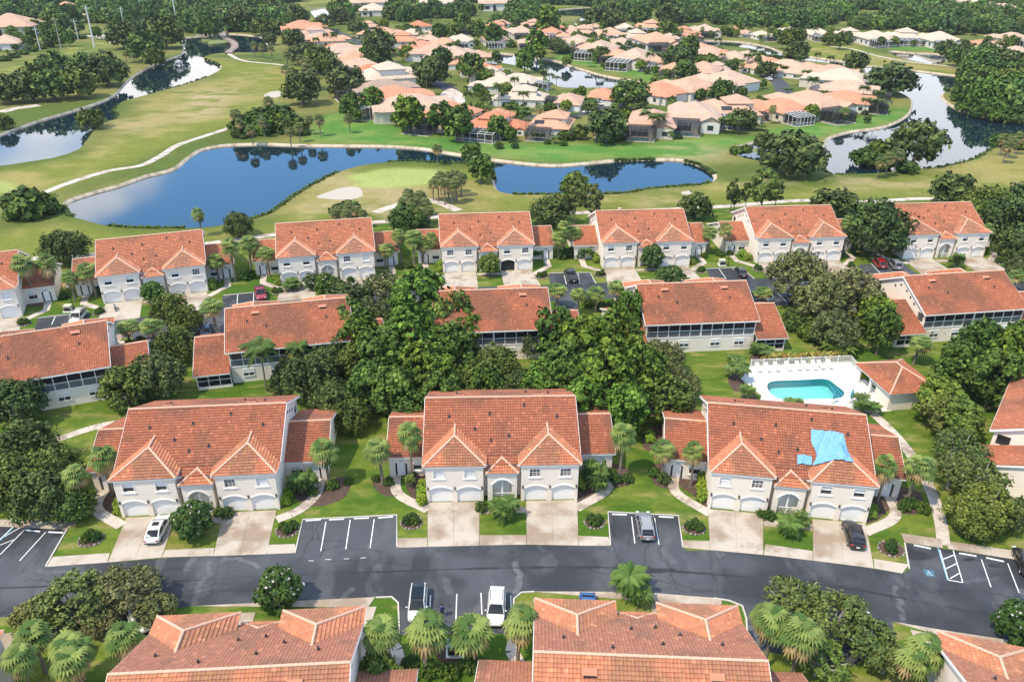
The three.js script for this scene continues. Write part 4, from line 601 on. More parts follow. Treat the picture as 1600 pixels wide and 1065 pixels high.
// prototypes: [kind][variant] = { parts: [[name, geometry, material]], R: crown radius, top }
const PROTO = {};
const tree = (kind, parts, R, c) => (PROTO[kind] = PROTO[kind] || []).push({ parts, R, c });    // R nominal crown radius, c nominal crown-centre height
const broad = (kind, seed, o, tr, bark = M.bark) => { const g = crown(seed, o); tree(kind, [['trunk', trunkOf(seed + 5, g.userData.lobes, o.y, tr, o.limbs || 7), bark], ['crown', g, M.leaf]], o.R, o.y); };
const FAR = -178;                                                    // beyond this the same trees are built from fewer, larger leaf clusters
const species = (kind, seeds, o, tr, bark) => { for (const sd of seeds) broad(kind, sd, o, tr, bark); for (const sd of seeds.slice(0, 2)) broad(kind + '/far', sd + 50, { ...o, n: Math.round(o.n * 0.2), leaf: o.leaf * 2.1, lobes: Math.round(o.lobes * 0.7), lobeR: o.lobeR * 1.12 }, tr, bark); };
species('oak', [100, 101, 102], { R: 5, H: 4.0, y: 3.8, lobes: 34, lobeR: 0.30, n: 9500, leaf: 0.27, base: [0.018, 0.036, 0.010], tip: [0.15, 0.20, 0.052], open: 0.30, low: 0.7 }, 0.34);
species('olive_oak', [130, 131], { R: 5, H: 3.8, y: 4.2, lobes: 40, lobeR: 0.24, n: 9500, leaf: 0.23, base: [0.048, 0.062, 0.020], tip: [0.23, 0.245, 0.085], open: 0.34, low: 0.5 }, 0.3);
species('shade_tree', [160, 161, 162], { R: 4.2, H: 5.2, y: 5.6, lobes: 40, lobeR: 0.29, n: 7600, leaf: 0.34, base: [0.016, 0.040, 0.007], tip: [0.155, 0.24, 0.040], open: 0.40, low: 0.75 }, 0.28);
species('bright_tree', [190, 191], { R: 3.5, H: 3.6, y: 3.8, lobes: 32, lobeR: 0.28, n: 7000, leaf: 0.28, base: [0.055, 0.11, 0.018], tip: [0.18, 0.23, 0.042], open: 0.2, low: 0.7 }, 0.2);
species('open_oak', [200, 201], { R: 5, H: 3.4, y: 4.4, lobes: 26, lobeR: 0.22, n: 5600, leaf: 0.24, base: [0.045, 0.075, 0.02], tip: [0.20, 0.245, 0.06], open: 0.4, limbs: 20, low: 0.3 }, 0.3, M.pale_bark);
species('pine', [220, 221], { R: 2.8, H: 4.2, y: 7.5, lobes: 18, lobeR: 0.26, n: 2600, leaf: 0.36, base: [0.05, 0.085, 0.02], tip: [0.16, 0.19, 0.05], open: 0.3, low: 0.8 }, 0.2);
species('thicket', [240, 241], { R: 4.2, H: 2.6, y: 1.9, lobes: 32, lobeR: 0.29, n: 6500, leaf: 0.34, base: [0.022, 0.05, 0.010], tip: [0.13, 0.185, 0.034], open: 0.14, low: 0.6 }, 0.25);
broad('crape_myrtle', 260, { R: 2.5, H: 2.5, y: 2.3, lobes: 40, lobeR: 0.24, n: 6500, leaf: 0.19, base: [0.030, 0.068, 0.014], tip: [0.09, 0.15, 0.03], flowers: 0.05, flower: [0.72, 0.60, 0.60], low: 0.7, open: 0.12 }, 0.1);
broad('shrub', 270, { R: 1.0, H: 0.85, y: 0.55, lobes: 18, lobeR: 0.36, n: 1300, leaf: 0.12, base: [0.028, 0.065, 0.012], tip: [0.085, 0.14, 0.028], low: 0.6 }, 0.06);
broad('bright_shrub', 275, { R: 1.0, H: 0.85, y: 0.55, lobes: 18, lobeR: 0.36, n: 1300, leaf: 0.13, base: [0.12, 0.19, 0.025], tip: [0.27, 0.36, 0.05], low: 0.6 }, 0.06);
{ const g = crown(280, { R: 0.8, H: 6, y: 0.6, lobes: 26, lobeR: 0.8, n: 2600, leaf: 0.2, base: [0.015, 0.032, 0.010], tip: [0.04, 0.062, 0.02], low: 0.1 }); const p = g.attributes.position; for (let i = 0; i < p.count; i++) { const y = p.getY(i), k = clamp(1.05 - y / 6.4, 0.06, 1) * 0.9; p.setX(i, p.getX(i) * k); p.setZ(i, p.getZ(i) * k); } tree('cypress', [['trunk', taper([V(0, 0, 0), V(0, 2, 0), V(0, 4, 0)], 0.12, 0.05), M.bark], ['crown', g, M.leaf]], 0.9, 3); }
// sabal palms come in several heights; the crown radius is about 1.9 m
function sabal(kind, seed, h, o = {}) { const r = rng(seed), lx = (r() - 0.5) * h * 0.12, lz = (r() - 0.5) * h * 0.12, f = frondsFan(seed, { y: 0, ...o }); f.translate(lx, h, lz); const boots = []; for (let i = 0; i < 12; i++) { const a = i * 2.4; boots.push(new THREE.ConeGeometry(0.09, 0.4, 4).rotateZ(0.5).rotateY(a).translate(lx + Math.cos(a) * 0.2, h - 0.5 + (i % 3) * 0.16, lz + Math.sin(a) * 0.2)); } tree(kind, [['trunk', merge([taper([V(0, -0.1, 0), V(lx * 0.3, h * 0.5, lz * 0.3), V(lx, h, lz)], 0.21, 0.16, 8, 6), ...boots]), M.palm_bark], ['crown', f, M.frond]], 1.9, h); }
for (let i = 0; i < 4; i++) sabal('sabal_palm', 300 + i, 5.0 + i * 0.35, { n: 30 + i * 3 });
for (let i = 0; i < 2; i++) sabal('dark_palm', 320 + i, 5.4, { c0: [0.05, 0.08, 0.022], c1: [0.14, 0.16, 0.05], n: 46, dead: 0.25 });
function feather(kind, seed, stems, o, R, h) { const r = rng(seed), tr = [], cr = []; stems.forEach(([x, z, H], i) => { tr.push(taper([V(x * 0.25, -0.1, z * 0.25), V(x * 0.7, H * 0.55, z * 0.7), V(x, H, z)], 0.13, 0.085, 7, 6)); cr.push(frondsPinnate(seed + i * 7, { y: 0, ...o }).translate(x, H, z)); }); tree(kind, [['trunk', merge(tr), M.palm_bark], ['crown', mergeC(cr), M.frond]], R, h); }
feather('date_palm', 400, [[0.5, 0.2, 1.9], [-0.55, -0.3, 1.5], [0.0, 0.7, 1.2]], { n: 34, len: 1.45, leafL: 0.4, pairs: 13, c0: [0.045, 0.095, 0.02], c1: [0.15, 0.215, 0.05] }, 1.7, 1.8);
feather('date_palm', 410, [[0.3, 0.3, 1.7]], { n: 42, len: 1.6, leafL: 0.4, pairs: 14, c0: [0.05, 0.11, 0.02], c1: [0.15, 0.23, 0.05] }, 1.7, 1.8);
feather('leaning_palm', 420, [[1.3, 0.2, 2.6], [-1.1, 0.5, 2.9], [0.2, -0.9, 2.3]], { n: 26, len: 1.6, leafL: 0.42, c0: [0.06, 0.11, 0.025], c1: [0.2, 0.25, 0.07] }, 2.2, 2.7);
feather('queen_palm', 430, [[0.25, 0.1, 7.0]], { n: 24, len: 2.6, leafL: 0.75, pairs: 20, drop: 1.25, rise: 0.75, c0: [0.05, 0.095, 0.02], c1: [0.14, 0.19, 0.05] }, 2.4, 7.0);
feather('queen_palm', 440, [[-0.3, 0.2, 7.4]], { n: 22, len: 2.7, leafL: 0.75, pairs: 20, drop: 1.2, rise: 0.8, c0: [0.05, 0.10, 0.02], c1: [0.16, 0.2, 0.05] }, 2.4, 7.4);
feather('areca_palm', 450, [[0.5, 0, 2.0], [-0.5, 0.3, 2.2], [0, -0.6, 1.8], [0.2, 0.6, 1.5]], { n: 14, len: 1.8, leafL: 0.45, pairs: 12, c0: [0.07, 0.13, 0.02], c1: [0.22, 0.28, 0.06] }, 1.8, 2.2);

// ---------------------------------------------------------------- labels that single each plant out: what it looks like, and which one it is from a thing one can find
const ANCHORS = [
  ['the tarp-roofed block', 1230, 760], ['the middle front townhouse', 785, 740], ['the white sedan townhouse', 310, 750], ['the swimming pool', 1260, 615], ['the pool house', 1400, 625], ['the wheelchair bay', 1455, 880], ['the silver car', 1009, 840], ['the empty four-space bay', 545, 840],
  ['the hatched bay under the oaks', 35, 835], ['the roof by the flowering bush', 380, 1030], ['the roof hiding the blue car', 1000, 1030], ['the lamp post by the person', 694, 1003], ['the cut-off near roof', 1540, 1040], ['the motorcycle', 180, 490], ['the red pickup', 408, 465], ['the tan car', 121, 500], ['the dark pickup', 893, 440], ['the black sedan', 1157, 430], ['the red car', 1373, 420],
  ['the white gable with five vents', 1415, 520], ['the porch by the pool hedge', 1120, 545], ['the porch with the queen palm', 430, 590], ['the porch above the side path', 90, 625], ['the townhouse gap in mid grove', 770, 540], ['the open garage', 760, 420], ['the block behind the red car', 1480, 405],
  ['the white bunker', 530, 300], ['the putting green', 640, 275], ['the round head of the golf pond', 1110, 270], ['the near shore of the blue pond', 260, 362], ['the far shore of the blue pond', 540, 222], ['the golf pond narrows', 715, 250], ['the boardwalk bridge', 360, 66], ['the canal fountain', 279, 97], ['the tallest utility pole', 148, 72], ['the second hazy lake inlet', 1420, 90], ['the silver lake', 1460, 200], ['the lake point', 1405, 165],
  ['the cul-de-sac', 705, 150], ['the two-storey coral house', 775, 175], ['the house canal', 940, 125], ['the house with the white pool cage', 985, 215], ['the coral house by the pond', 850, 205], ['the ring of cul-de-sac houses', 1215, 130], ['the lakeside cream house', 1270, 175], ['the pale row of lanai houses', 1330, 62], ['the clubhouse pond', 505, 25], ['the flat-roofed clubhouse', 690, 15], ['the top pond', 890, 25], ['the street of pink roofs', 480, 60], ['the far pink estate', 1490, 15], ['the hedge by the big pale house', 40, 75], ['the long fairway', 250, 180], ['the small bunker by the oak', 425, 148],
].map(([n, x, y]) => ({ n, p: at(x, y) }));
const ORD = ['', 'second ', 'third ', 'fourth ', 'fifth ', 'sixth ', 'seventh ', 'eighth ', 'ninth ', 'tenth ', 'eleventh ', 'twelfth ', 'thirteenth ', 'fourteenth ', 'fifteenth ', 'sixteenth ', 'seventeenth ', 'eighteenth ', 'nineteenth ', 'twentieth ']; for (const t of ['twenty', 'thirty', 'forty', 'fifty']) for (let i = 1; i < 11; i++) ORD.push(i < 10 ? `${t}-${['', 'first', 'second', 'third', 'fourth', 'fifth', 'sixth', 'seventh', 'eighth', 'ninth'][i]} ` : { twenty: 'thirtieth ', thirty: 'fortieth ', forty: 'fiftieth ', fifty: 'sixtieth ' }[t]);
const pending = [];                                                   // { o, look, cat, group }
function later(o, look, noun, cat, group) { o.userData.category = cat; if (group) o.userData.group = group; pending.push({ o, look, noun }); }
function settleLabels() {
  const by = new Map();
  for (const e of pending) { let best = null, bd = 1e9; for (const a of ANCHORS) { const d = Math.hypot(a.p.x - e.o.position.x, a.p.z - e.o.position.z); if (d < bd) { bd = d; best = a; } } const k = e.noun + '|' + best.n; if (!by.has(k)) by.set(k, []); by.get(k).push({ ...e, d: bd, a: best }); }
  for (const l of by.values()) { l.sort((x, y) => x.d - y.d); l.forEach((e, i) => { e.o.userData.label = l.length === 1 ? `${e.look}, the only one near ${e.a.n}` : `${e.look}, ${ORD[Math.min(i, 58)]}nearest to ${e.a.n}`; }); }
}
const KIND = {
  oak: ['oak_tree', 'broad dark green oak', 'oak', 'tree', 'dark green oaks'], olive_oak: ['oak_tree', 'grey-green fine-leaved oak', 'grey oak', 'tree', 'grey-green oaks'], shade_tree: ['shade_tree', 'tall bright green shade tree', 'shade tree', 'tree', 'tall green shade trees'], bright_tree: ['yellow_green_tree', 'yellow-green rounded tree', 'yellow tree', 'tree', 'yellow-green trees'],
  open_oak: ['bare_limbed_oak', 'thin oak with pale limbs', 'bare oak', 'tree', 'thin pale-limbed oaks'], pine: ['pine_tree', 'thin airy pine', 'pine', 'tree', 'airy pines'], thicket: ['thicket', 'low dense green thicket', 'thicket', 'bushes', 'low thickets'], crape_myrtle: ['crape_myrtle', 'round bush dotted with pale flowers', 'crape', 'bush', 'flowering bushes'],
  shrub: ['shrub', 'clipped dark green shrub', 'shrub', 'shrub', 'clipped green shrubs'], bright_shrub: ['lime_shrub', 'lime green shrub', 'lime shrub', 'shrub', 'lime green shrubs'], cypress: ['cypress_tree', 'narrow dark cypress', 'cypress', 'tree', null], sabal_palm: ['fan_palm', 'pale green fan palm', 'fan palm', 'palm', 'fan palms between the townhouses'], dark_palm: ['dark_fan_palm', 'shaggy dark fan palm', 'dark palm', 'palm', 'shaggy fan palms on the golf course'],
  date_palm: ['date_palm', 'low feathery date palm', 'date palm', 'palm', 'low feather palms'], leaning_palm: ['leaning_palm', 'feather palm with leaning stems', 'leaning palm', 'palm', 'leaning feather palms'], queen_palm: ['queen_palm', 'tall feathery queen palm', 'queen palm', 'palm', 'tall queen palms'], areca_palm: ['areca_palm', 'yellow-green clustered areca palm', 'areca', 'palm', 'areca palms'],
};
const TINTS = [M.leaf, M.leaf, ...[[1.2, 1.15, 0.9], [0.78, 0.88, 0.9], [1.32, 1.22, 0.85], [1.12, 1.02, 1.15], [1.05, 1.22, 0.95]].map((c, i) => leafMat('leaf_tint_' + i, c))];
const made = new Map(), prand = rng(4242);
function place(kind, x, z, s, sy = s, y = 0) {
  const pk = z < FAR && PROTO[kind + '/far'] ? kind + '/far' : kind, vs = PROTO[pk], vi = Math.floor(prand() * vs.length), key = pk + vi, [nm, look, noun, cat, group] = KIND[kind]; let o;
  if (made.has(key)) { o = made.get(key).clone(); o.name = numbered(nm); o.userData = {}; scene.add(o); const cm = o.children[o.children.length - 1]; if (cm.material !== M.frond) cm.material = TINTS[Math.floor(prand() * TINTS.length)]; } else { o = new THREE.Group(); o.name = numbered(nm); for (const [pn, g, m] of vs[vi].parts) part(pn, g, m, o); scene.add(o); made.set(key, o); }
  o.position.set(x, y, z); o.scale.set(s, sy, s); o.rotation.y = prand() * 6.28;
  later(o, look, noun, cat, group); return o;
}
// crown centre pixel and radius in pixels -> a plant of that size standing under it
function grow(kind, cx, cy, rpx, squash = 1) {
  const pr = PROTO[kind][0]; let h = pr.c, s = 1;
  for (let i = 0; i < 4; i++) { const R = rpx * 1.06 * scaleAt(cx, cy, h); s = R / pr.R; h = pr.c * s * squash; }
  const p = at(cx, cy, h); return place(kind, p.x, p.z, s, s * squash);
}
// palm with the crown at (cx, cy) and its foot on image row by
function palm(kind, cx, cy, by, k = 1) {
  const bx = cx - (cx - 800) * (by - cy) / (2960 - cy), b = at(bx, by); let lo = 0.3, hi = 16; for (let i = 0; i < 30; i++) { const m = (lo + hi) / 2; if (rowOf(V(b.x, m, b.z)) > cy) lo = m; else hi = m; } k *= (b.z < -100 ? 0.98 : 0.78) + prand() * 0.18;
  const vs = PROTO[kind], pr = vs[0]; return place(kind, b.x, b.z, k, clamp(lo / pr.c, 0.25, 2.2));
}
// ---------------------------------------------------------------- where the plants stand
for (const [x, y, b, k] of [[160,720,772,1.12], [114,752,796,1.0], [508,708,758,1.22], [594,708,757,1.08], [640,694,752,0.98], [972,694,748,1.0], [1039,705,748,0.95], [1086,708,758,0.86], [1386,728,785,1.0], [1431,735,785,1.15],
  [52,1000,1050,1.0], [110,1008,1062,1.1], [192,1000,1052,1.05], [35,1045,1100,1.0], [120,1038,1090,1.1], [597,990,1044,1.15], [660,986,1050,1.15], [742,988,1040,1.2], [809,976,1037,1.1], [1205,985,1045,1.05], [1250,1000,1060,1.15], [1440,1012,1066,1.1], [1195,968,1018,0.9], [1420,1030,1080,0.9],
  [41,420,472,1.05], [72,416,466,1.0], [108,437,470,0.95], [140,423,463,1.1], [337,410,441,0.95], [360,394,440,0.95], [387,389,426,1.1], [332,484,516,1.1], [196,514,540,1.1], [235,507,536,1.0], [417,401,431,0.95], [600,389,419,0.95], [625,376,411,0.85], [645,379,413,1.1], [674,376,410,0.9], [660,385,412,0.8],
  [872,371,403,1.0], [899,364,397,0.95], [1109,366,396,0.9], [1135,361,398,0.9], [872,454,482,0.95], [965,454,484,1.0], [905,466,492,0.9], [932,460,488,0.9], [1196,457,478,0.95], [1589,432,458,1.0], [1572,440,462,0.8], [1325,352,392,0.9], [1435,540,569,1.0], [1545,362,396,0.8], [1498,405,420,0.6], [882,356,399,0.9]]) palm('sabal_palm', x, y, b, k);
for (const [x, y, b, k] of [[471,745,770,1.15], [790,784,806,1.2], [772,788,806,0.8], [1230,818,838,1.25], [1250,806,822,0.8], [930,728,756,1.0], [934,742,768,0.95], [985,905,936,1.45], [1000,925,945,0.9], [1172,606,622,0.95], [1237,624,632,0.7], [1252,625,632,0.5], [1352,628,644,0.9], [1364,634,648,0.9], [842,392,404,0.8], [917,388,403,0.9], [1499,400,420,0.9], [454,440,452,1.0], [1150,560,570,0.8], [1190,540,554,0.9]]) palm('date_palm', x, y, b, k);
for (const [x, y, b, k] of [[1153,573,592,0.85], [1193,543,556,0.8], [1345,618,634,0.6]]) palm('leaning_palm', x, y, b, k);
for (const [x, y, b, k] of [[405,543,612,1.0], [468,543,590,0.75], [310,337,369,0.75]]) palm(x === 310 ? 'sabal_palm' : 'queen_palm', x, y, b, k);
for (const [x, y, b, k] of [[1302,535,552,0.95], [1318,540,556,0.9], [705,585,606,0.9], [640,745,760,0.4]]) palm('areca_palm', x, y, b, k);
// [cx, cy, radius px] lists
const many = (kind, list, squash) => { for (const [x, y, r, q] of list) grow(kind, x, y, r, q || squash || 1); };
// around the townhouses
many('oak', [[100,386,33], [372,352,23], [862,330,36,0.75], [1088,322,25], [1372,358,52], [1305,318,34,0.8], [545,468,36], [240,592,44], [195,606,42], [276,540,34], [290,500,28], [262,482,30], [484,592,44], [520,628,36], [548,650,32], [445,596,26], [25,628,44], [40,700,50], [86,735,42], [62,775,48], [12,752,50], [118,790,30], [758,585,34], [745,620,26], [828,528,30], [560,560,34], [1575,345,44], [1538,322,36], [1490,300,34], [1590,385,30], [1592,420,22], [1600,308,26], [1452,505,24], [512,500,36], [522,545,38], [505,572,32], [775,572,36], [800,605,30], [738,605,32], [700,640,28], [770,632,26], [830,625,30], [1060,645,24]]);
many('olive_oak', [[600,452,34], [575,492,34], [1248,432,50], [1285,470,46], [1330,460,50], [1305,515,38], [1035,560,36], [1060,600,34], [460,575,30], [112,938,58, 0.8], [195,922,52, 0.8], [58,962,42, 0.8], [240,950,34, 0.75], [150,965,36, 0.7], [1480,645,40]]);
many('shade_tree', [[548,505,36], [760,600,28], [655,470,46], [690,500,34], [640,530,48], [600,560,42], [665,580,44], [618,610,40], [705,545,36], [716,495,30,1.2], [735,520,26,1.1], [580,600,36], [565,530,34], [690,620,34], [870,520,36], [915,545,46], [960,528,40], [885,585,42], [945,590,48], [1000,585,42], [915,628,38], [980,635,38], [850,600,36], [982,492,24,1.5], [1006,488,18,1.5], [1050,625,34], [1530,545,40], [1575,555,42], [1500,570,34], [1555,590,38], [1600,540,36], [1380,512,26,1.3], [640,640,30], [1370,490,28]]);
many('bright_tree', [[590,1048,32], [1530,335,24], [1505,352,20], [1470,625,36], [1500,655,34], [765,412,17], [898,292,22], [1560,318,22], [720,600,24], [1600,330,20]]);
many('open_oak', [[1245,938,50, 0.85], [1305,968,58, 0.85], [1355,1000,50, 0.85], [1385,1030,40, 0.85], [1280,1030,48, 0.8], [1500,705,44], [1530,750,46], [1545,790,44], [1510,800,36], [1490,735,38], [1345,470,30]]);
many('oak', [[1530,815,36], [1570,800,34]]);
many('thicket', [[45,320,38,0.9], [160,400,10], [1250,500,26], [1270,520,22], [640,345,30,1.2], [540,330,24,0.9], [700,590,22], [400,192,26], [430,186,30], [455,196,22], [375,198,18], [1470,510,20]]);
many('crape_myrtle', [[299,812,32], [434,922,37], [1590,972,34], [510,445,20], [238,455,17], [1048,437,24], [1020,402,17,1.3], [488,440,14], [725,585,18]]);
// golf course, water edges and the houses beyond
many('oak', [[31,136,28], [60,118,26], [76,132,30], [118,128,30], [85,102,26], [133,104,26], [165,108,32], [190,56,24], [226,72,28], [257,52,28], [222,42,18], [8,140,26], [5,190,14], [140,185,21,0.9], [240,90,18], [471,138,31], [540,127,29], [496,92,24], [470,84,20], [510,100,20], [458,62,18], [672,112,27], [590,66,26], [588,88,24], [555,42,13], [532,24,16], [508,34,15], [464,26,18], [432,42,15], [407,42,16], [420,60,12], [372,28,24], [345,30,22], [325,42,22], [306,34,18], [390,14,22], [420,12,20], [300,12,16],
  [986,148,28], [949,196,32], [905,206,14], [1128,142,22], [1162,186,20], [1196,222,18], [1237,240,48,0.85], [1435,222,40], [1395,124,36,0.8], [1339,96,18], [1245,82,20], [1237,60,20], [1296,60,12], [1324,62,9], [1198,108,15], [1060,92,24], [1072,110,18], [1000,24,20], [960,30,20], [931,24,18], [871,71,14], [878,76,10], [940,84,14], [1216,12,16], [1045,20,22], [1042,44,16]]);
many('shade_tree', [[736,102,18], [690,88,16,0.8], [1075,78,16,1.2], [840,66,15,1.2], [820,92,15], [690,182,20], [715,190,22], [640,176,23], [546,164,17], [580,156,18], [1315,62,10], [1252,54,9], [1040,14,16], [770,52,14], [745,46,13], [722,30,14], [686,50,12], [858,30,18]]);
many('thicket', [[402,196,24], [432,190,26], [456,196,22], [418,180,20], [470,205,12], [378,206,16], [1352,246,20], [1395,250,22], [1372,236,20], [1418,262,16], [1590,222,18], [1566,220,16], [1150,236,10], [1165,234,10], [1512,166,16], [1540,172,18], [1566,178,18], [1590,180,18], [1504,150,16], [1530,150,18], [1560,158,20], [1590,162,20], [1480,140,5], [1505,135,12]]);
many('oak', [[1525,130,26], [1552,120,26], [1580,128,26], [1540,104,24], [1575,102,26], [1600,112,24], [1598,146,24], [1520,92,18], [1500,88,18], [1480,76,16], [1545,84,18]]);
many('bright_tree', [[753,263,20], [735,240,16], [778,198,17], [885,95,8], [1110,96,12], [840,82,12], [902,58,10], [925,70,10], [757,122,13], [708,48,11]]);
many('dark_palm', [[684,282,11], [694,287,11], [700,277,11], [688,275,10], [713,284,11], [706,290,10], [720,278,10], [710,272,10], [676,287,9], [640,303,11], [655,307,11], [631,316,11], [648,318,12], [664,318,11], [640,330,11], [656,332,11], [670,328,9], [626,326,9], [683,232,9], [545,184,8], [498,186,9], [482,186,8], [445,108,8], [455,112,9], [480,108,10], [486,114,9], [447,86,8], [423,76,6], [408,72,6], [396,70,6], [478,96,9], [470,92,8], [367,178,10], [418,158,9], [545,322,9], [530,327,9], [556,328,9], [540,334,9], [521,333,8], [566,333,8], [1582,220,9], [1570,216,9], [1594,214,9], [1575,228,9], [1390,246,10], [1404,240,10], [1376,252,9], [392,202,8], [410,190,8], [372,192,8], [452,205,8], [466,198,8]]);
for (const [x, y, b, k] of [[895,176,184,1.0], [1014,178,206,1.15], [1030,180,214,1.2], [1032,86,106,1.0], [1170,86,112,1.0], [1181,86,110,1.0], [665,110,150,1.0], [792,190,204,1.1], [725,184,196,1.1], [629,96,108,1.1], [648,178,192,1.0], [920,92,104,0.9], [953,88,104,0.9], [968,96,108,0.8], [858,116,132,1.0], [870,120,134,0.9], [1108,182,196,1.0], [1232,138,150,1.0], [1252,120,134,1.0], [1262,112,128,1.0], [1272,116,130,1.0], [1227,104,118,0.9], [1372,158,176,1.0], [560,60,72,0.7], [552,58,70,0.7], [1190,198,204,1.0], [1100,188,196,0.8], [1176,190,204,0.9], [700,176,196,0.7], [840,208,220,0.9], [866,214,224,0.7]]) palm('queen_palm', x, y, b, k);
for (const [x, y, b, k] of [[960,166,178,1.0], [990,164,176,1.0], [1319,176,194,1.0], [1325,348,372,0.7], [1190,64,74,0.8], [330,12,30,0.7], [70,24,36,0.8], [82,28,40,0.8], [96,28,44,0.9], [120,44,60,0.8], [195,84,98,0.9], [208,88,100,0.8], [40,70,80,0.7], [10,82,92,0.7], [1500,252,262,0.1]]) palm('sabal_palm', x, y, b, k);
many('pine', [[900,300,20,1.0], [925,310,17,1.1], [1145,298,10,1.3], [1168,300,9,1.3], [1195,290,22,1.0], [1215,298,12,1.0], [1150,306,8,1.2]]);
many('cypress', [[736,172,5,1.0]]);
many('shrub', [[855,222,5], [880,224,6], [1296,186,6], [1365,172,6], [1352,176,5], [1260,190,5], [805,228,6], [975,216,5], [1150,206,5], [745,226,5], [780,228,7], [1062,214,5], [690,122,6], [1012,150,5], [828,156,5], [790,164,5], [880,178,6], [1078,152,6], [1105,148,6]]);
many('crape_myrtle', [[788,154,10], [748,140,10], [1140,104,9], [600,150,9], [1356,186,6]]);
many('thicket', [[6,92,9],[20,87,9],[34,82,9],[48,77,9],[62,73,9],[76,69,9],[90,65,9],[104,61,9],[118,58,8],[128,58,7]], 0.7);
many('shade_tree', [[30,60,9],[48,52,9],[75,58,11],[92,50,10],[105,58,10],[70,44,10],[56,40,9],[120,40,10],[95,36,10],[150,50,8],[175,44,9],[185,50,9],[208,40,10]]);
// clipped shrubs in their mulch rings on the islands
std('ring_edge', [0.30, 0.27, 0.24], 0.95);
for (const [x, y, n, r, l] of [[142,843,3,19,'beside the striped bay under the oaks'], [449,829,3,18,'between the second white-sedan driveway and the empty bay'], [643,817,3,17,'between the empty bay and the middle townhouse'], [929,817,3,16,'between the middle townhouse and the silver car'], [1085,825,3,18,'between the silver car and the tarp block'], [1393,858,2,20,'beside the wheelchair bay'], [37,506,2,10,'next to the tan car, beside the edge townhouse'], [155,489,2,10,'between the tan car and the motorcycle'], [433,457,2,9,'beside the red pickup'], [686,437,2,10,'beside the block with the open garage'], [847,432,2,11,'between the open garage and the dark pickup'], [938,430,2,10,'past the dark pickup'], [1095,424,2,9,'before the black sedan'], [1185,421,2,9,'just past the black sedan'], [1330,417,2,9,'before the red car'], [1562,410,3,9,'past the last back-row block']]) {
  const p = at(x, y), s = scaleAt(x, y), R = r * s, b = thing('planting_bed', 'round mulch bed with clipped shrubs ' + l, 'planting bed', p.x, 0.02, p.z); const ring = []; for (let i = 0; i < 28; i++) { const a = i / 28 * 6.283, q = R * (0.92 + 0.14 * vnoise(i * 0.5, x)); ring.push(V(Math.cos(a) * q, 0, Math.sin(a) * q * 0.9)); }
  part('mulch', flat(ring, 0.03), M.mulch, b); const st = []; for (let i = 0; i < 16; i++) { const a = i / 16 * 6.283 + 0.1, q = R * 0.98; st.push(new THREE.DodecahedronGeometry(0.09 + 0.04 * (i % 3), 0).translate(Math.cos(a) * q, 0.05, Math.sin(a) * q * 0.9)); } const e = part('stone_edging', merge(st), M.ring_edge, b); e.userData.kind = 'stuff';
  for (let i = 0; i < n; i++) { const a = i / n * 6.283 + 0.6 + x, k = R * 0.46; place('shrub', p.x + Math.cos(a) * k * (n > 2 ? 1 : 0.9), p.z + Math.sin(a) * k * 0.7 - 0.1, 0.58 + 0.1 * (i % 2), 0.78); }
}
// mulch under the wing palms, along the house sides and under the grove
for (const [px, c] of [[[[455,760, 500,752, 545,745, 540,775, 505,790, 470,785]], 0], [[[582,752, 612,745, 618,775, 596,772]], 0], [[[635,735, 665,730, 672,790, 645,780]], 0], [[[905,728, 950,722, 985,735, 985,756, 950,765, 905,790]], 0], [[[1018,728, 1052,722, 1054,762, 1025,758]], 0], [[[1056,724, 1103,722, 1108,795, 1085,775, 1060,756]], 0], [[[1358,745, 1390,742, 1394,790, 1352,818]], 0], [[[1402,760, 1438,770, 1436,802, 1405,800]], 0], [[[1005,672, 1040,664, 1046,690, 1012,705]], 0], [[[1138,590, 1155,582, 1165,600, 1150,612]], 0], [[[1155,622, 1180,616, 1178,634, 1158,634]], 0], [[[1174,556, 1200,552, 1196,568, 1178,570]], 0], [[[676,1010, 706,1002, 722,1022, 716,1034, 690,1034]], 0], [[[560,1010, 590,1020, 615,1060, 560,1062]], 0], [[[40,440, 80,452, 70,478, 36,476]], 0], [[[620,640, 760,610, 1060,600, 1085,640, 900,650, 660,655]], 0], [[[150,765, 175,762, 196,800, 180,806]], 0]]) struct('mulch_bed', flat(smoothClosed(PX(px[0]), 40), 0.016), M.mulch);
for (const [x, y, k] of [[355,806,0.9], [343,803,0.7], [752,796,0.8], [1200,810,0.8], [1190,806,0.6], [455,745,0.8], [545,755,0.6], [520,762,0.8], [490,772,0.7], [588,750,0.6], [608,756,0.7], [952,745,0.9], [962,752,0.8], [980,752,0.8], [1022,742,0.8], [1036,752,0.9], [1420,790,0.9], [1440,798,0.9], [1412,796,0.8], [646,742,0.6], [100,466,0.9], [152,460,0.9], [170,455,0.7], [385,436,1.3], [392,432,1.1], [548,440,0.8], [532,444,0.7], [625,420,0.8], [640,418,0.9], [655,420,0.8], [890,400,1.5], [905,402,1.2], [878,404,1.2], [1100,402,0.8], [1125,400,0.9], [1140,398,0.8], [1330,395,0.9], [1190,390,0.7], [920,478,1.2], [940,484,1.2], [955,478,0.9], [205,545,1.2], [220,540,1.2], [236,548,1.0], [830,404,0.7], [670,1050,1.0], [700,1056,1.0], [642,1044,1.0], [735,1045,0.9], [755,1048,1.0]]) { const p = at(x, y); place('shrub', p.x, p.z, k, k); }
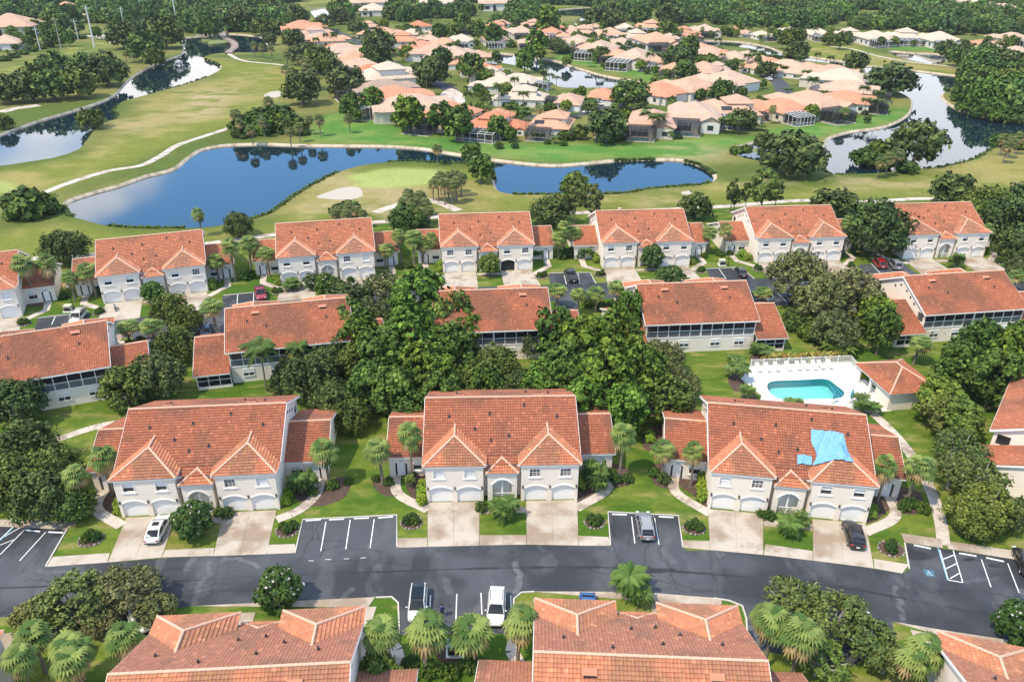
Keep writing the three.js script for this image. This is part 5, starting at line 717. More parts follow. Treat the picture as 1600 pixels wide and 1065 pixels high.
for (const [x, y, k] of [[661,764,0.8], [660,776,0.8], [659,786,0.75], [906,762,0.75], [907,752,0.7], [1097,752,0.85], [1097,766,0.85], [1098,780,0.85], [186,792,0.7], [186,802,0.65], [444,788,0.7], [450,775,0.7], [1361,800,0.7], [1360,808,0.65], [1015,690,0.7], [1014,682,0.7], [760,416,0.5], [1080,412,0.8], [1150,394,0.9], [1160,400,0.9], [1168,406,0.9], [933,410,0.9], [930,404,0.8], [434,445,0.8], [432,438,0.8], [688,416,0.8], [688,424,0.7], [994,414,0.8], [1232,406,0.8], [1462,400,0.8], [1541,396,0.8], [330,452,0.9], [332,446,0.9], [1346,590,0.6], [750,412,0.5]]) { const p = at(x, y); place('bright_shrub', p.x, p.z, k, k * 1.25); }
// croton hedge behind the pool and reeds along the shores: nobody could count these leaves
{
  leafMat('croton', [1, 1, 1]); const g = []; const a = at(1196, 566), b = at(1318, 561); for (let i = 0; i < 15; i++) { const c = crown(600 + i, { R: 0.85, H: 1.1, y: 0.5, lobes: 8, lobeR: 0.5, n: 380, leaf: 0.17, base: [0.14, 0.17, 0.03], tip: i % 3 ? [0.62, 0.50, 0.13] : [0.50, 0.20, 0.08], low: 0.6 }); const p = a.clone().lerp(b, i / 14); c.translate(p.x, 0, p.z); g.push(c); }
  const h = thing('croton_hedge', 'yellow and red leaved hedge behind the pool fence', 'hedge'); part('foliage', mergeC(g), M.leaf, h);
  const r = rng(31), q = []; for (const [k, i0, i1] of [['main', 105, 258], ['canal', 8, 40], ['lake', 92, 124]]) { const ln = pondLine[k], inn = inset(ln, 1.2); for (let i = i0; i < i1; i++) if (vnoise(i * 0.22, k.length) > 0.42) for (let j = 0; j < 10; j++) { const t = r(), p = ln[i % ln.length].clone().lerp(ln[(i + 1) % ln.length], t).lerp(inn[i % ln.length], r() * 0.8); q.push([p.x, p.z]); } }
  const blade = crown(33, { R: 0.5, H: 0.5, y: 0.1, lobes: 3, lobeR: 0.6, n: 30, leaf: 0.24, base: [0.045, 0.085, 0.02], tip: [0.12, 0.16, 0.04] }), im = new THREE.InstancedMesh(blade, M.leaf, q.length), m = new THREE.Matrix4(); q.forEach(([x, z], i) => { const s = 0.6 + r() * 0.7; m.makeRotationY(r() * 6.28).scale(V(s, s, s)).setPosition(x, -0.35, z); im.setMatrixAt(i, m); });
  im.name = 'shore_weeds'; im.userData.kind = 'stuff'; im.userData.label = 'ragged green weeds along the pond and canal shores'; scene.add(im);
}
// ---------------------------------------------------------------- houses beyond the golf course
std('far_wall_white', [0.66, 0.63, 0.58], 0.9); std('far_wall_cream', [0.60, 0.53, 0.43], 0.9); std('far_wall_coral', [0.60, 0.36, 0.24], 0.9);
const roofWeave = dataMap(256, 256, (u, v, c) => { const row = (v * 16) % 1, a = tnoise(u, v, 4, 4), b = NT[(Math.floor(u * 24) * 13 + Math.floor(v * 16) * 71) & 65535]; const k = (row < 0.14 ? 0.72 : 1) * (0.80 + 0.2 * b) * (0.78 + 0.44 * a); c[0] = k; c[1] = k * (0.97 + 0.04 * b); c[2] = k; });
roofWeave.repeat.set(1 / 6.4, 1 / 6.4);
for (const [n, c] of [['terracotta', [0.58, 0.22, 0.115]], ['coral', [0.62, 0.28, 0.165]], ['peach', [0.62, 0.345, 0.215]], ['pink', [0.57, 0.355, 0.245]], ['pale', [0.56, 0.395, 0.285]], ['tan', [0.40, 0.29, 0.215]], ['cream', [0.61, 0.49, 0.375]]]) std('roof_' + n, c, 0.9, { map: roofWeave });
M.cage_screen = new THREE.MeshStandardMaterial({ color: new THREE.Color().setRGB(0.02, 0.022, 0.024), roughness: 0.8, transparent: true, opacity: 0.55, side: THREE.DoubleSide }); M.cage_screen.name = 'cage_screen';
std('pool_water_far', [0.10, 0.42, 0.45], 0.1);
function facesGeo(faces) {            // planar polygons (3D, fan) with uv in metres along each face
  const pos = [], uv = []; for (const f of faces) { const n = f[1].clone().sub(f[0]).cross(f[2].clone().sub(f[0])).normalize(); let u = V(0, 1, 0).cross(n); if (u.length() < 1e-3) u = V(1, 0, 0); u.normalize(); const v = n.clone().cross(u); for (let i = 1; i < f.length - 1; i++) for (const p of [f[0], f[i], f[i + 1]]) { pos.push(p.x, p.y, p.z); uv.push(p.dot(u), p.dot(v)); } }
  const g = new THREE.BufferGeometry(); g.setAttribute('position', new THREE.Float32BufferAttribute(pos, 3)); g.setAttribute('uv', new THREE.Float32BufferAttribute(uv, 2)); g.computeVertexNormals(); return g;
}
function hipRoof(x0, x1, z0, z1, y, s, ov = 0.5, t = 0.16) {
  x0 -= ov; x1 += ov; z0 -= ov; z1 += ov; const w = x1 - x0, d = z1 - z0, h = Math.min(w, d) / 2 * s, a = V(x0, y, z0), b = V(x1, y, z0), c = V(x1, y, z1), e = V(x0, y, z1);
  const p = w > d ? V(x0 + d / 2, y + h, (z0 + z1) / 2) : V((x0 + x1) / 2, y + h, z0 + w / 2), q = w > d ? V(x1 - d / 2, y + h, (z0 + z1) / 2) : V((x0 + x1) / 2, y + h, z1 - w / 2);
  const f = w > d ? [[e, c, q, p], [b, a, p, q], [a, e, p], [c, b, q]] : [[e, c, q], [b, a, p], [a, e, q, p], [c, b, p, q]];
  const dn = (v) => v.clone().setY(y - t); f.push([dn(e), dn(c), c, e], [dn(c), dn(b), b, c], [dn(b), dn(a), a, b], [dn(a), dn(e), e, a], [dn(a), dn(b), dn(c), dn(e)]); return facesGeo(f);
}
function gableRoof(x0, x1, z0, z1, y, s, ov = 0.4) {     // ridge along z
  x0 -= ov; x1 += ov; z1 += ov; const h = (x1 - x0) / 2 * s, m = (x0 + x1) / 2; return facesGeo([[V(x0, y, z1), V(m, y + h, z1), V(m, y + h, z0), V(x0, y, z0)].reverse(), [V(x1, y, z1), V(x1, y, z0), V(m, y + h, z0), V(m, y + h, z1)], [V(x0 + ov, y, z1 - ov), V(x1 - ov, y, z1 - ov), V(m, y + h - ov * s, z1 - ov)]]);
}
const HOUSE = [0, 1, 2, 3, 4].map((k) => {             // lanai side looks along +z, street side along -z; every part made once
  const P = [], w = [14, 15, 13.5, 16, 14][k], d = [17, 16, 18, 15, 17][k], h = 3.1, x = w / 2, z = d / 2, win = [], add = (n, g, m, sub) => P.push({ n, g, m, sub });
  const walls = [box(-x, x, 0, h, -z, z)], roof = [hipRoof(-x, x, -z, z, h + 0.1, 0.44)];
  walls.push(box(-x + 0.02, -x + 6.4, 0, h - 0.02, -z - 4, -z + 0.5)); roof.push(hipRoof(-x + 0.1, -x + 6.3, -z - 3.9, -z + 6, h + 0.06, 0.46));
  if (k === 1 || k === 4) { walls.push(box(-2.5, x - 1.5, h, h + 2.7, -z + 3, z - 4.5)); roof.push(hipRoof(-2.5, x - 1.5, -z + 3, z - 4.5, h + 2.75, 0.42)); win.push(box(-0.6, 1.0, h + 0.9, h + 2.1, z - 4.52, z - 4.42), box(2.4, 3.8, h + 0.9, h + 2.1, z - 4.52, z - 4.42)); }
  if (k === 0 || k === 2) { walls.push(box(x - 5.2, x - 0.4, 0, h, z - 0.4, z + 1.8)); roof.push(gableRoof(x - 5.2, x - 0.4, z - 6, z + 1.8, h + 0.12, 0.46)); win.push(box(x - 3.6, x - 2.0, 0.9, 2.2, z + 1.76, z + 1.85)); }
  if (k === 3) { walls.push(box(-x + 1, -x + 6, 0, h, z - 0.4, z + 2.2)); roof.push(hipRoof(-x + 1, -x + 6, z - 6, z + 2.2, h + 0.08, 0.45)); win.push(box(-x + 2.4, -x + 4.4, 0.9, 2.2, z + 2.16, z + 2.25)); }
  add('wall', merge(walls), 'wall'); add('roof', merge(roof), 'roof');
  for (const s of [-1, 1]) for (const q of [-0.3, 0.05, 0.34]) win.push(box(s * x - 0.06, s * x + 0.06, 0.95, 2.2, q * d - 0.7, q * d + 0.7));
  win.push(box(2.5, 4.3, 0.9, 2.3, -z - 0.06, -z + 0.04), box(-x + 7.2, -x + 8.4, 0.05, 2.5, -z - 0.06, -z + 0.04));
  for (const g of win) add('window', g, 'glass'); add('garage_door', box(-x + 0.8, -x + 5.6, 0.02, 2.3, -z - 4.07, -z - 3.98), 'white');
  add('sliding_door', box(-x + 1.2, -0.8, 0.05, 2.4, z - 0.03, z + 0.06), 'glass');
  if (k !== 3) {                      // screened pool enclosure
    const a = k === 1 ? -x + 0.5 : -x + 0.4, b = k === 1 ? x - 1 : x - 5.8, e = z + 6.5, y = 3.0, fr = [], r = 0.06, bar = (p, q) => fr.push(beam(p, q, 0.11, 0.11));
    for (let i = 0; i <= 5; i++) { const xx = lerp(a, b, i / 5); bar(V(xx, 0, e), V(xx, y, e)); bar(V(xx, y, e), V(xx, y + 0.6, z + 0.5)); } for (let i = 0; i <= 3; i++) { const zz = lerp(z + 0.3, e, i / 3), yy = lerp(y + 0.6, y, i / 3); bar(V(a, yy, zz), V(b, yy, zz)); for (const xx of [a, b]) bar(V(xx, 0, zz), V(xx, yy, zz)); } bar(V(a, 1, e), V(b, 1, e));
    add('pool_cage', merge(fr), 'cage'); add('cage_screen', facesGeo([[V(a, 0, e), V(b, 0, e), V(b, y, e), V(a, y, e)], [V(a, y, e), V(b, y, e), V(b, y + 0.6, z), V(a, y + 0.6, z)], [V(a, 0, z), V(a, 0, e), V(a, y, e), V(a, y + 0.6, z)], [V(b, 0, e), V(b, 0, z), V(b, y + 0.6, z), V(b, y, e)]]), 'screen', 1); add('pool_deck', box(a - 0.3, b + 0.3, 0, 0.08, z, e + 0.3), 'deck'); add('pool', box(lerp(a, b, 0.2), lerp(a, b, 0.8), 0.05, 0.11, z + 2, e - 1.2), 'water');
  }
  if (k === 4) add('solar_panel', (() => { const g = new THREE.BoxGeometry(3.4, 0.08, 2.0); g.rotateX(Math.atan(0.44)); return g.translate(-3.4, h + 0.1 + 0.44 * (2.6 + 0.5) + 0.1, z - 2.6); })(), 'panel');
  return P;
});
std('cage_dark', [0.07, 0.065, 0.06], 0.6); std('deck_far', [0.60, 0.55, 0.48], 0.9); std('solar', [0.015, 0.015, 0.02], 0.3);
const LOOKS = { terracotta: 'terracotta-roofed', coral: 'coral-roofed', peach: 'peach-roofed', pink: 'pale pink-roofed', pale: 'sandy-roofed', tan: 'weathered tan-roofed', cream: 'cream-roofed' };
const hr = rng(1212);
function house(px, py, wpx, col, rot = 0, k = -1, wall = null) {
  const s0 = scaleAt(px, py, 4), p = at(px, py, 4), w = wpx * s0 * 1.17; k = k < 0 ? Math.floor(hr() * 5) : k; const sc = clamp(w / 16.5, 0.62, 1.9), o = new THREE.Group(); o.name = numbered('hip_roof_house'); scene.add(o);
  const mats = { wall: wall || [M.far_wall_white, M.far_wall_cream, M.far_wall_white][Math.floor(hr() * 3)], roof: M['roof_' + col], glass: M.glass, white: M.garage_white, cage: hr() < 0.5 ? M.white_paint : M.cage_dark, screen: M.cage_screen, deck: M.deck_far, water: M.pool_water_far, panel: M.solar }; let last;
  for (const q of HOUSE[k]) { const m = part(q.n, q.g, mats[q.m], q.sub ? last : o); if (!q.sub) last = m; }
  o.position.set(p.x, 0, p.z); o.rotation.y = rot * Math.PI / 180; o.scale.set(sc, sc, sc); later(o, `${LOOKS[col]} hipped house`, col + ' house', 'house', `${LOOKS[col]} houses beyond the golf course`); return o;
}
const Z1 = (x, y) => [400 + x / 3.2275, y / 3.2275], Z2 = (x, y) => [800 + x / 3.2275, y / 3.2275], Z3 = (x, y) => [1200 + x / 3.2275, y / 3.2275], Z0 = (x, y) => [x / 3.2275, y / 3.2275];
for (const [Z, rot, list] of [
  [Z1, -72, [[230,140,150,'coral',0],[290,166,130,'pink',1],[350,196,140,'peach',2],[395,226,100,'terracotta',0],[440,252,160,'pale',2],[505,290,150,'peach',0],[525,318,150,'pale',2],[580,342,140,'terracotta',0],[655,382,220,'cream',1],[640,445,210,'tan',2],[690,490,240,'coral',0],[780,535,260,'pale',2]]],
  [Z1, -25, [[965,570,250,'coral',0],[1175,610,200,'terracotta',1],[1225,550,130,'coral',3]]],
  [Z1, 95, [[570,118,80,'pink',1],[632,162,130,'peach',0],[820,118,95,'terracotta',3],[790,158,100,'cream',0],[745,195,130,'coral',1],[835,228,130,'coral',0],[915,230,100,'terracotta',2],[905,258,170,'pink',3],[1000,278,180,'pale',3],[1145,335,130,'terracotta',0],[1185,362,130,'cream',1]]],
  [Z1, 80, [[1235,412,170,'cream',0],[1265,470,120,'cream',3]]],
  [Z1, 10, [[1060,130,120,'cream',0],[1040,195,125,'cream',2],[1200,140,120,'coral',1],[1212,192,125,'pink',0],[1240,102,70,'pink',3],[895,165,100,'pale',3],[920,24,200,'cream',3],[570,18,180,'pale',3],[590,48,120,'cream',3],[1215,22,170,'pale',3]]],
  [Z2, 8, [[50,155,120,'pale',0],[100,118,95,'pink',1],[75,198,90,'pale',2],[195,155,120,'coral',0],[250,128,65,'terracotta',3],[350,160,120,'pink',1],[418,118,65,'pale',3],[570,130,95,'cream',0],[692,130,110,'peach',1],[500,172,140,'pink',2],[615,180,120,'cream',1],[730,208,170,'peach',0],[860,147,85,'coral',1],[975,148,120,'pale',0],[1105,142,75,'coral',1],[1262,162,85,'cream',0]]],
  [Z2, -18, [[330,210,150,'pale',0],[440,244,170,'pale',2],[620,290,190,'pale',0],[730,300,140,'pink',2]]],
  [Z2, 160, [[900,238,120,'peach',0],[1000,258,140,'pink',2],[1120,278,130,'pale',0],[1262,282,90,'peach',3],[965,338,150,'pink',3],[1050,322,100,'pale',1]]],
  [Z2, 30, [[900,432,200,'pink',3],[1090,402,200,'pale',3],[750,452,190,'coral',3]]],
  [Z2, 75, [[35,390,150,'cream',2],[70,472,170,'cream',4]]],
  [Z2, 175, [[290,482,140,'pink',2],[462,458,140,'coral',0]]],
  [Z2, -6, [[15,602,100,'terracotta',0],[200,605,200,'peach',4],[500,610,160,'peach',0],[712,600,230,'pink',0],[920,572,250,'pale',0],[1112,545,220,'pink',4],[1250,525,150,'coral',0]]],
  [Z3, 3, [[10,165,50,'cream',0],[110,142,80,'cream',3],[255,162,110,'cream',0],[400,166,105,'cream',1],[540,187,140,'cream',0],[680,182,130,'cream',1],[865,197,150,'cream',0]]],
  [Z3, 20, [[1075,208,90,'coral',0],[1235,187,120,'pale',2],[1140,227,90,'pale',3],[1255,252,120,'pale',0],[935,22,120,'pale',0],[1020,16,100,'cream',2],[1130,26,80,'pale',0],[1200,32,80,'pale',2],[1255,42,50,'cream',0]]],
  [Z3, 62, [[15,288,70,'coral',0],[100,312,120,'pale',2],[205,322,110,'pink',0],[330,352,150,'pink',2],[370,392,200,'cream',0],[400,442,190,'pale',2],[390,492,190,'coral',0]]],
  [Z3, 24, [[220,515,240,'pink',2],[75,532,200,'coral',0]]],
  [Z1, -72, [[470,272,110,'pale',2],[545,305,120,'coral',0],[600,365,120,'peach',2],[315,180,110,'pale',2],[420,238,110,'peach',0]]],
  [Z1, 95, [[680,170,90,'peach',0],[860,190,110,'pale',2],[950,205,110,'peach',0],[1080,300,120,'peach',2],[1060,250,100,'pale',0],[1130,265,100,'pink',2]]],
  [Z2, 6, [[140,165,90,'peach',2],[300,130,70,'pale',3],[260,165,80,'peach',0],[440,170,90,'peach',0],[560,205,110,'pale',2],[660,175,100,'pink',0],[800,180,100,'pale',2],[915,165,80,'coral',1],[1035,140,60,'pale',0],[1180,150,70,'pink',2]]],
  [Z2, -18, [[270,205,110,'peach',0],[390,228,120,'pink',2],[530,268,130,'peach',0],[820,330,130,'peach',2]]],
  [Z2, 160, [[840,228,110,'pale',2],[950,225,100,'peach',0],[1065,262,110,'coral',0],[1190,262,100,'pale',2],[1210,315,110,'peach',0]]],
  [Z3, 62, [[60,330,110,'peach',0],[150,345,110,'pale',2],[260,335,110,'peach',0]]],
  [Z3, 10, [[960,15,80,'pale',0],[1080,20,80,'peach',2],[1165,28,70,'pale',3],[1230,36,60,'peach',0],[1180,205,80,'peach',2]]],
  [Z0, 10, [[60,140,230,'pink',3],[30,205,140,'pale',3],[330,32,110,'peach',0],[400,62,60,'pale',0],[105,45,40,'pale',0],[620,6,50,'coral',3],[170,64,50,'pale',2]]],
]) for (const [x, y, w, c, k] of list) { const p = Z(x, y); house(p[0], p[1], w / 3.2275, c, rot + (hr() - 0.5) * 14, k); }
// garden plants round those houses
{
  const r = rng(555), hs = scene.children.filter((o) => o.name.startsWith('hip_roof_house')), spots = [];
  const free = (x, z, m) => !hs.some((h) => Math.hypot(h.position.x - x, h.position.z - z) < 10.5 * h.scale.x) && !spots.some((q) => Math.hypot(q[0] - x, q[1] - z) < m) && !Object.values(pondLine).some((l) => insideOf(l, x, z));
  for (const h of hs) for (let k = 0; k < 16; k++) { const a = r() * 6.283, d = (10.6 + r() * 5) * h.scale.x, x = h.position.x + Math.cos(a) * d, z = h.position.z + Math.sin(a) * d; if (!free(x, z, 4.2) || r() < 0.45) continue; const q = r(), far = z < -420 ? 1.25 : 1; spots.push([x, z]);
    if (q < 0.16) place('oak', x, z, (0.30 + r() * 0.26) * far); else if (q < 0.42) place('shade_tree', x, z, (0.32 + r() * 0.24) * far); else if (q < 0.58) place('thicket', x, z, (0.4 + r() * 0.35) * far); else if (q < 0.66) place('bright_tree', x, z, (0.45 + r() * 0.4) * far); else if (q < 0.8) place('queen_palm', x, z, 0.75 + r() * 0.3, (0.7 + r() * 0.5)); else if (q < 0.9) place('sabal_palm', x, z, 0.9, 0.7 + r() * 0.5); else place('areca_palm', x, z, 0.9 + r() * 0.5); }
}
// streets of the far neighbourhood
for (const [px, w] of [[[705,168, 712,150, 700,138, 676,126, 640,112, 610,98, 590,84, 565,68, 545,60, 530,52, 512,46], 7], [[780,184, 800,182, 830,182, 860,184, 890,180, 920,176, 940,168, 990,158, 1030,150], 6.5], [[1226,146, 1222,134, 1212,124, 1196,116, 1170,106, 1150,100, 1110,96], 7], [[160,60, 175,50, 190,40, 230,32, 300,20], 7], [[120,55, 160,58, 180,66], 6], [[0,175, 20,170, 60,164], 5]]) struct('street', ribbon(curve(PX(px), 40), w, 0.014), px[0] < 200 ? M.path : M.asphalt);
struct('street', flat(smoothClosed(PX([690,145, 705,138, 722,146, 726,160, 716,170, 696,168, 688,156]), 40), 0.018), M.path);

// ---------------------------------------------------------------- swimming pool behind the tarp block
{
  std('pool_deck', [0.62, 0.61, 0.58], 0.85); std('pool_tile', [0.22, 0.56, 0.50], 0.5); std('pool_rim', [0.03, 0.22, 0.25], 0.4); std('pool_step', [0.05, 0.25, 0.29], 0.4);
  const deck = PX([1173,571, 1328,564, 1347,588, 1382,622, 1393,642, 1250,652, 1183,645, 1190,618, 1158,592]);
  struct('pool_deck', flat(deck, 0.03, (x, z) => [x, z], [POOL_LINE]), M.pool_deck);
  const n = POOL_LINE.length, pos = [], idx = [], rim = inset(POOL_LINE, -0.3); for (let i = 0; i < n; i++) { const p = POOL_LINE[i]; pos.push(p.x, 0.03, p.z, p.x, -1.3, p.z); const a = i * 2, b = ((i + 1) % n) * 2; idx.push(a, b, a + 1, b, b + 1, a + 1); }
  const g = new THREE.BufferGeometry(); g.setAttribute('position', new THREE.Float32BufferAttribute(pos, 3)); g.setIndex(idx); g.computeVertexNormals();
  const c = at(1260, 608), pool = thing('swimming_pool', 'turquoise swimming pool with entry steps on a white deck', 'swimming pool', 0, 0, 0);
  part('wall', g, M.pool_rim, pool); part('floor', flat(POOL_LINE, -1.25), M.pool_tile, pool);
  const q = PX([1290,592.5, 1314,621]), d = V(q[1].x - q[0].x, 0, q[1].z - q[0].z).normalize(); for (let k = 0; k < 3; k++) { const o = V(-d.z, 0, d.x).multiplyScalar(-0.55 * k - 0.25); part('step', beam(q[0].clone().add(o).setY(-0.45 + k * 0.1).addScaledVector(d, 0.8 + k * 0.5), q[1].clone().add(o).setY(-0.45 + k * 0.1).addScaledVector(d, -0.3), 0.16, 0.3), M.pool_step, pool); }
  M.pool_surface = new THREE.MeshPhysicalMaterial({ color: new THREE.Color().setRGB(0.75, 0.97, 0.98), transmission: 1, roughness: 0.02, ior: 1.33, thickness: 0 }); M.pool_surface.name = 'pool_surface';
  part('water', flat(POOL_LINE, -0.12), M.pool_surface, pool);
  const rail = thing('pool_handrail', 'curved steel handrail beside the pool steps', 'handrail', 0, 0, 0), a = at(1311, 604), b = at(1322, 598); std('steel', [0.6, 0.6, 0.6], 0.25, { metalness: 1 }); part('rail', tube([a.clone().setY(-0.3), a.clone().setY(0.75), a.clone().lerp(b, 0.6).setY(0.85), b.clone().setY(0.05)], 0.03, 6, 16), M.steel, rail);
  const fence = (x0, y0, x1, y1, label) => { const p = at(x0, y0), e = at(x1, y1), f = thing('pool_fence', label, 'fence', 0, 0, 0), L = p.distanceTo(e), m = Math.round(L / 2); for (let i = 0; i <= m; i++) { const o = p.clone().lerp(e, i / m); part('post', box(o.x - 0.06, o.x + 0.06, 0, 1.35, o.z - 0.06, o.z + 0.06), M.white_paint, f); } part('top_rail', beam(p.clone().setY(1.2), e.clone().setY(1.2), 0.06, 0.06), M.white_paint, f); part('bottom_rail', beam(p.clone().setY(0.15), e.clone().setY(0.15), 0.06, 0.06), M.white_paint, f); const k = Math.round(L / 0.16), pk = []; for (let i = 0; i < k; i++) { const o = p.clone().lerp(e, (i + 0.5) / k); pk.push(box(o.x - 0.022, o.x + 0.022, 0.15, 1.2, o.z - 0.012, o.z + 0.012)); } const s = part('pickets', merge(pk), M.white_paint, f); s.userData.kind = 'stuff'; };
  fence(1173, 572.5, 1328, 565.5, 'white picket fence between the croton hedge and the loungers'); fence(1328, 565.5, 1346, 587, 'short white fence running up to the pool house');
  // loungers along the back fence
  std('sling', [0.74, 0.74, 0.72], 0.8); let i = 0; const lp = thing('pool_lounger', '', 'sun lounger', 0, 0, 0, 0, 'white loungers along the pool fence'); part('seat', box(-0.32, 0.32, 0.32, 0.38, -0.1, 1.2), M.sling, lp); part('backrest', beam(V(0, 0.36, -0.1), V(0, 0.86, -0.72), 0.64, 0.05), M.sling, lp); for (const [x, z] of [[-0.3, 1.1], [0.3, 1.1], [-0.3, -0.1], [0.3, -0.1]]) part('leg', box(x - 0.025, x + 0.025, 0, 0.32, z - 0.025, z + 0.025), M.white_paint, lp);
  const spots = [[1184,577],[1198,577],[1212,576],[1230,575],[1246,574.5],[1257,574],[1271,573.5],[1281,573],[1295,572]];
  for (const [x, y] of spots) { const p = at(x, y), o = i ? copyOf(lp) : lp; o.position.set(p.x, 0.03, p.z); o.rotation.y = 0.08 + 0.1 * Math.sin(i * 3); o.userData = { ...lp.userData, label: `white pool lounger, ${['first', 'second', 'third', 'fourth', 'fifth', 'sixth', 'seventh', 'eighth', 'last'][i]} along the fence counted from the leaning palms` }; i++; }
  // closed parasols
  std('parasol_blue', [0.05, 0.30, 0.40], 0.8); i = 0; for (const [x, y] of [[1302,630],[1329,629]]) { const p = at(x, y), o = thing('closed_parasol', i ? 'closed blue parasol nearer the pool house' : 'closed blue parasol at the pool edge by the steps', 'parasol', p.x, 0.03, p.z, 0, 'closed blue parasols'); part('pole', new THREE.CylinderGeometry(0.03, 0.03, 2.4, 6).translate(0, 1.2, 0), M.steel, o); const s = []; for (let k = 0; k <= 12; k++) s.push(new THREE.Vector2([0.02, 0.14, 0.2, 0.23, 0.22, 0.19, 0.2, 0.19, 0.16, 0.12, 0.08, 0.05, 0.01][k], 0.7 + k * 0.145)); const cg = new THREE.LatheGeometry(s, 12), cp = cg.attributes.position; for (let k = 0; k < cp.count; k++) { const aa = Math.atan2(cp.getZ(k), cp.getX(k)), f = 1 + 0.18 * Math.cos(aa * 6); cp.setX(k, cp.getX(k) * f); cp.setZ(k, cp.getZ(k) * f); } cg.computeVertexNormals(); part('canopy', cg, M.parasol_blue, o); part('base', new THREE.CylinderGeometry(0.28, 0.32, 0.1, 12).translate(0, 0.05, 0), M.concrete_edge, o); i++; }
  // pool house
  const e = [[1337,566], [1390,619], [1464,609], [1415,563]].map(([x, y]) => at(x, y, 3)), cen = e.reduce((s, p) => s.add(p), V(0, 0, 0)).multiplyScalar(0.25), dz = e[1].clone().sub(e[0]).add(e[2].clone().sub(e[3])).multiplyScalar(0.5), dx = e[2].clone().sub(e[1]).add(e[3].clone().sub(e[0])).multiplyScalar(0.5), w = dx.length() / 2, dd = dz.length() / 2, th = -Math.atan2(dx.z, dx.x);
  const ph = thing('pool_house', 'small pool house with a hipped terracotta roof beside the pool', 'pool house', cen.x, 0, cen.z, th), iw = w - 0.5, id = dd - 0.5;
  part('wall', merge([box(-iw + 2.2, iw, 0, 2.95, -id, id), box(-iw, -iw + 2.2, 0, 2.95, id - 3.4, id)]), M.stucco, ph); for (const z of [-id + 0.15, -1]) part('column', box(-iw, -iw + 0.32, 0, 2.95, z, z + 0.32), M.trim, ph);
  part('fascia', box(-w + 0.04, w - 0.04, 2.84, 3.0, -dd + 0.04, dd - 0.04), M.trim, ph); part('door', box(-iw + 2.14, -iw + 2.2, 0, 2.1, -1, 0), M.garage_white, ph);
  const wmin = Math.min(w, dd), hh = wmin * 0.5, A = V(-w, 3, dd), B = V(w, 3, dd), C = V(w, 3, -dd), D = V(-w, 3, -dd), p1 = dd > w ? V(0, 3 + hh, dd - w) : V(-w + dd, 3 + hh, 0), p2 = dd > w ? V(0, 3 + hh, -dd + w) : V(w - dd, 3 + hh, 0);
  const sl = dd > w ? [[A, B, p1], [C, D, p2], [D, A, p1, p2], [B, C, p2, p1]] : [[A, B, p2, p1], [C, D, p1, p2], [D, A, p1], [B, C, p2]];
  sl.forEach((f, k) => { const t = part('roof_tiles', tileSlope(f[0], f[1], f, 90 + k), M.tile_second, ph); t.userData.kind = 'stuff'; });
  const up = (v) => v.clone().add(V(0, 0.07, 0)); const ca = part('ridge_caps', ridgeCaps(dd > w ? [[A, p1], [B, p1], [C, p2], [D, p2], [p1, p2]].map((l) => l.map(up)) : [[A, p1], [D, p1], [B, p2], [C, p2], [p1, p2]].map((l) => l.map(up))), M.roof_caps, ph); ca.userData.kind = 'stuff';
}

// ---------------------------------------------------------------- cars
std('tyre', [0.018, 0.018, 0.019], 0.9); std('rim', [0.45, 0.45, 0.46], 0.3, { metalness: 0.8 }); std('lamp_clear', [0.7, 0.7, 0.68], 0.15); std('lamp_red', [0.35, 0.02, 0.02], 0.25); std('plate', [0.75, 0.74, 0.66], 0.6); std('car_trim', [0.03, 0.03, 0.032], 0.6);
M.car_glass = new THREE.MeshPhysicalMaterial({ color: new THREE.Color().setRGB(0.012, 0.014, 0.016), roughness: 0.05, ior: 1.5 }); M.car_glass.name = 'car_glass';
const paint = (n, c) => { const m = new THREE.MeshPhysicalMaterial({ color: new THREE.Color().setRGB(...c), roughness: 0.38, metalness: 0.1, clearcoat: 1, clearcoatRoughness: 0.05 }); m.name = 'paint_' + n; return (M['paint_' + n] = m); };
paint('white', [0.78, 0.78, 0.77]); paint('black', [0.012, 0.012, 0.014]); paint('silver', [0.25, 0.26, 0.275]); paint('red', [0.30, 0.012, 0.022]); paint('blue', [0.02, 0.10, 0.30]); paint('tan', [0.55, 0.51, 0.45]); paint('navy', [0.02, 0.035, 0.07]); paint('dark_green', [0.02, 0.03, 0.028]);
function loft(st, prof, cap = true) {  // st: stations {z, ...}; prof(s) -> closed ring [[x, y]...]
  const rings = st.map((s) => prof(s).map(([x, y]) => [x, y, s.z])), n = rings[0].length, pos = [], idx = []; rings.forEach((r) => r.forEach((p) => pos.push(...p)));
  for (let i = 0; i < rings.length - 1; i++) for (let j = 0; j < n; j++) { const a = i * n + j, b = i * n + (j + 1) % n; idx.push(a, b, a + n, b, b + n, a + n); }
  if (cap) for (const [i, f] of [[0, 1], [rings.length - 1, 0]]) for (let j = 1; j < n - 1; j++) f ? idx.push(i * n, i * n + j + 1, i * n + j) : idx.push(i * n, i * n + j, i * n + j + 1);
  const g = new THREE.BufferGeometry(); g.setAttribute('position', new THREE.Float32BufferAttribute(pos, 3)); g.setIndex(idx); g.computeVertexNormals(); return g;
}
const CARG = {};
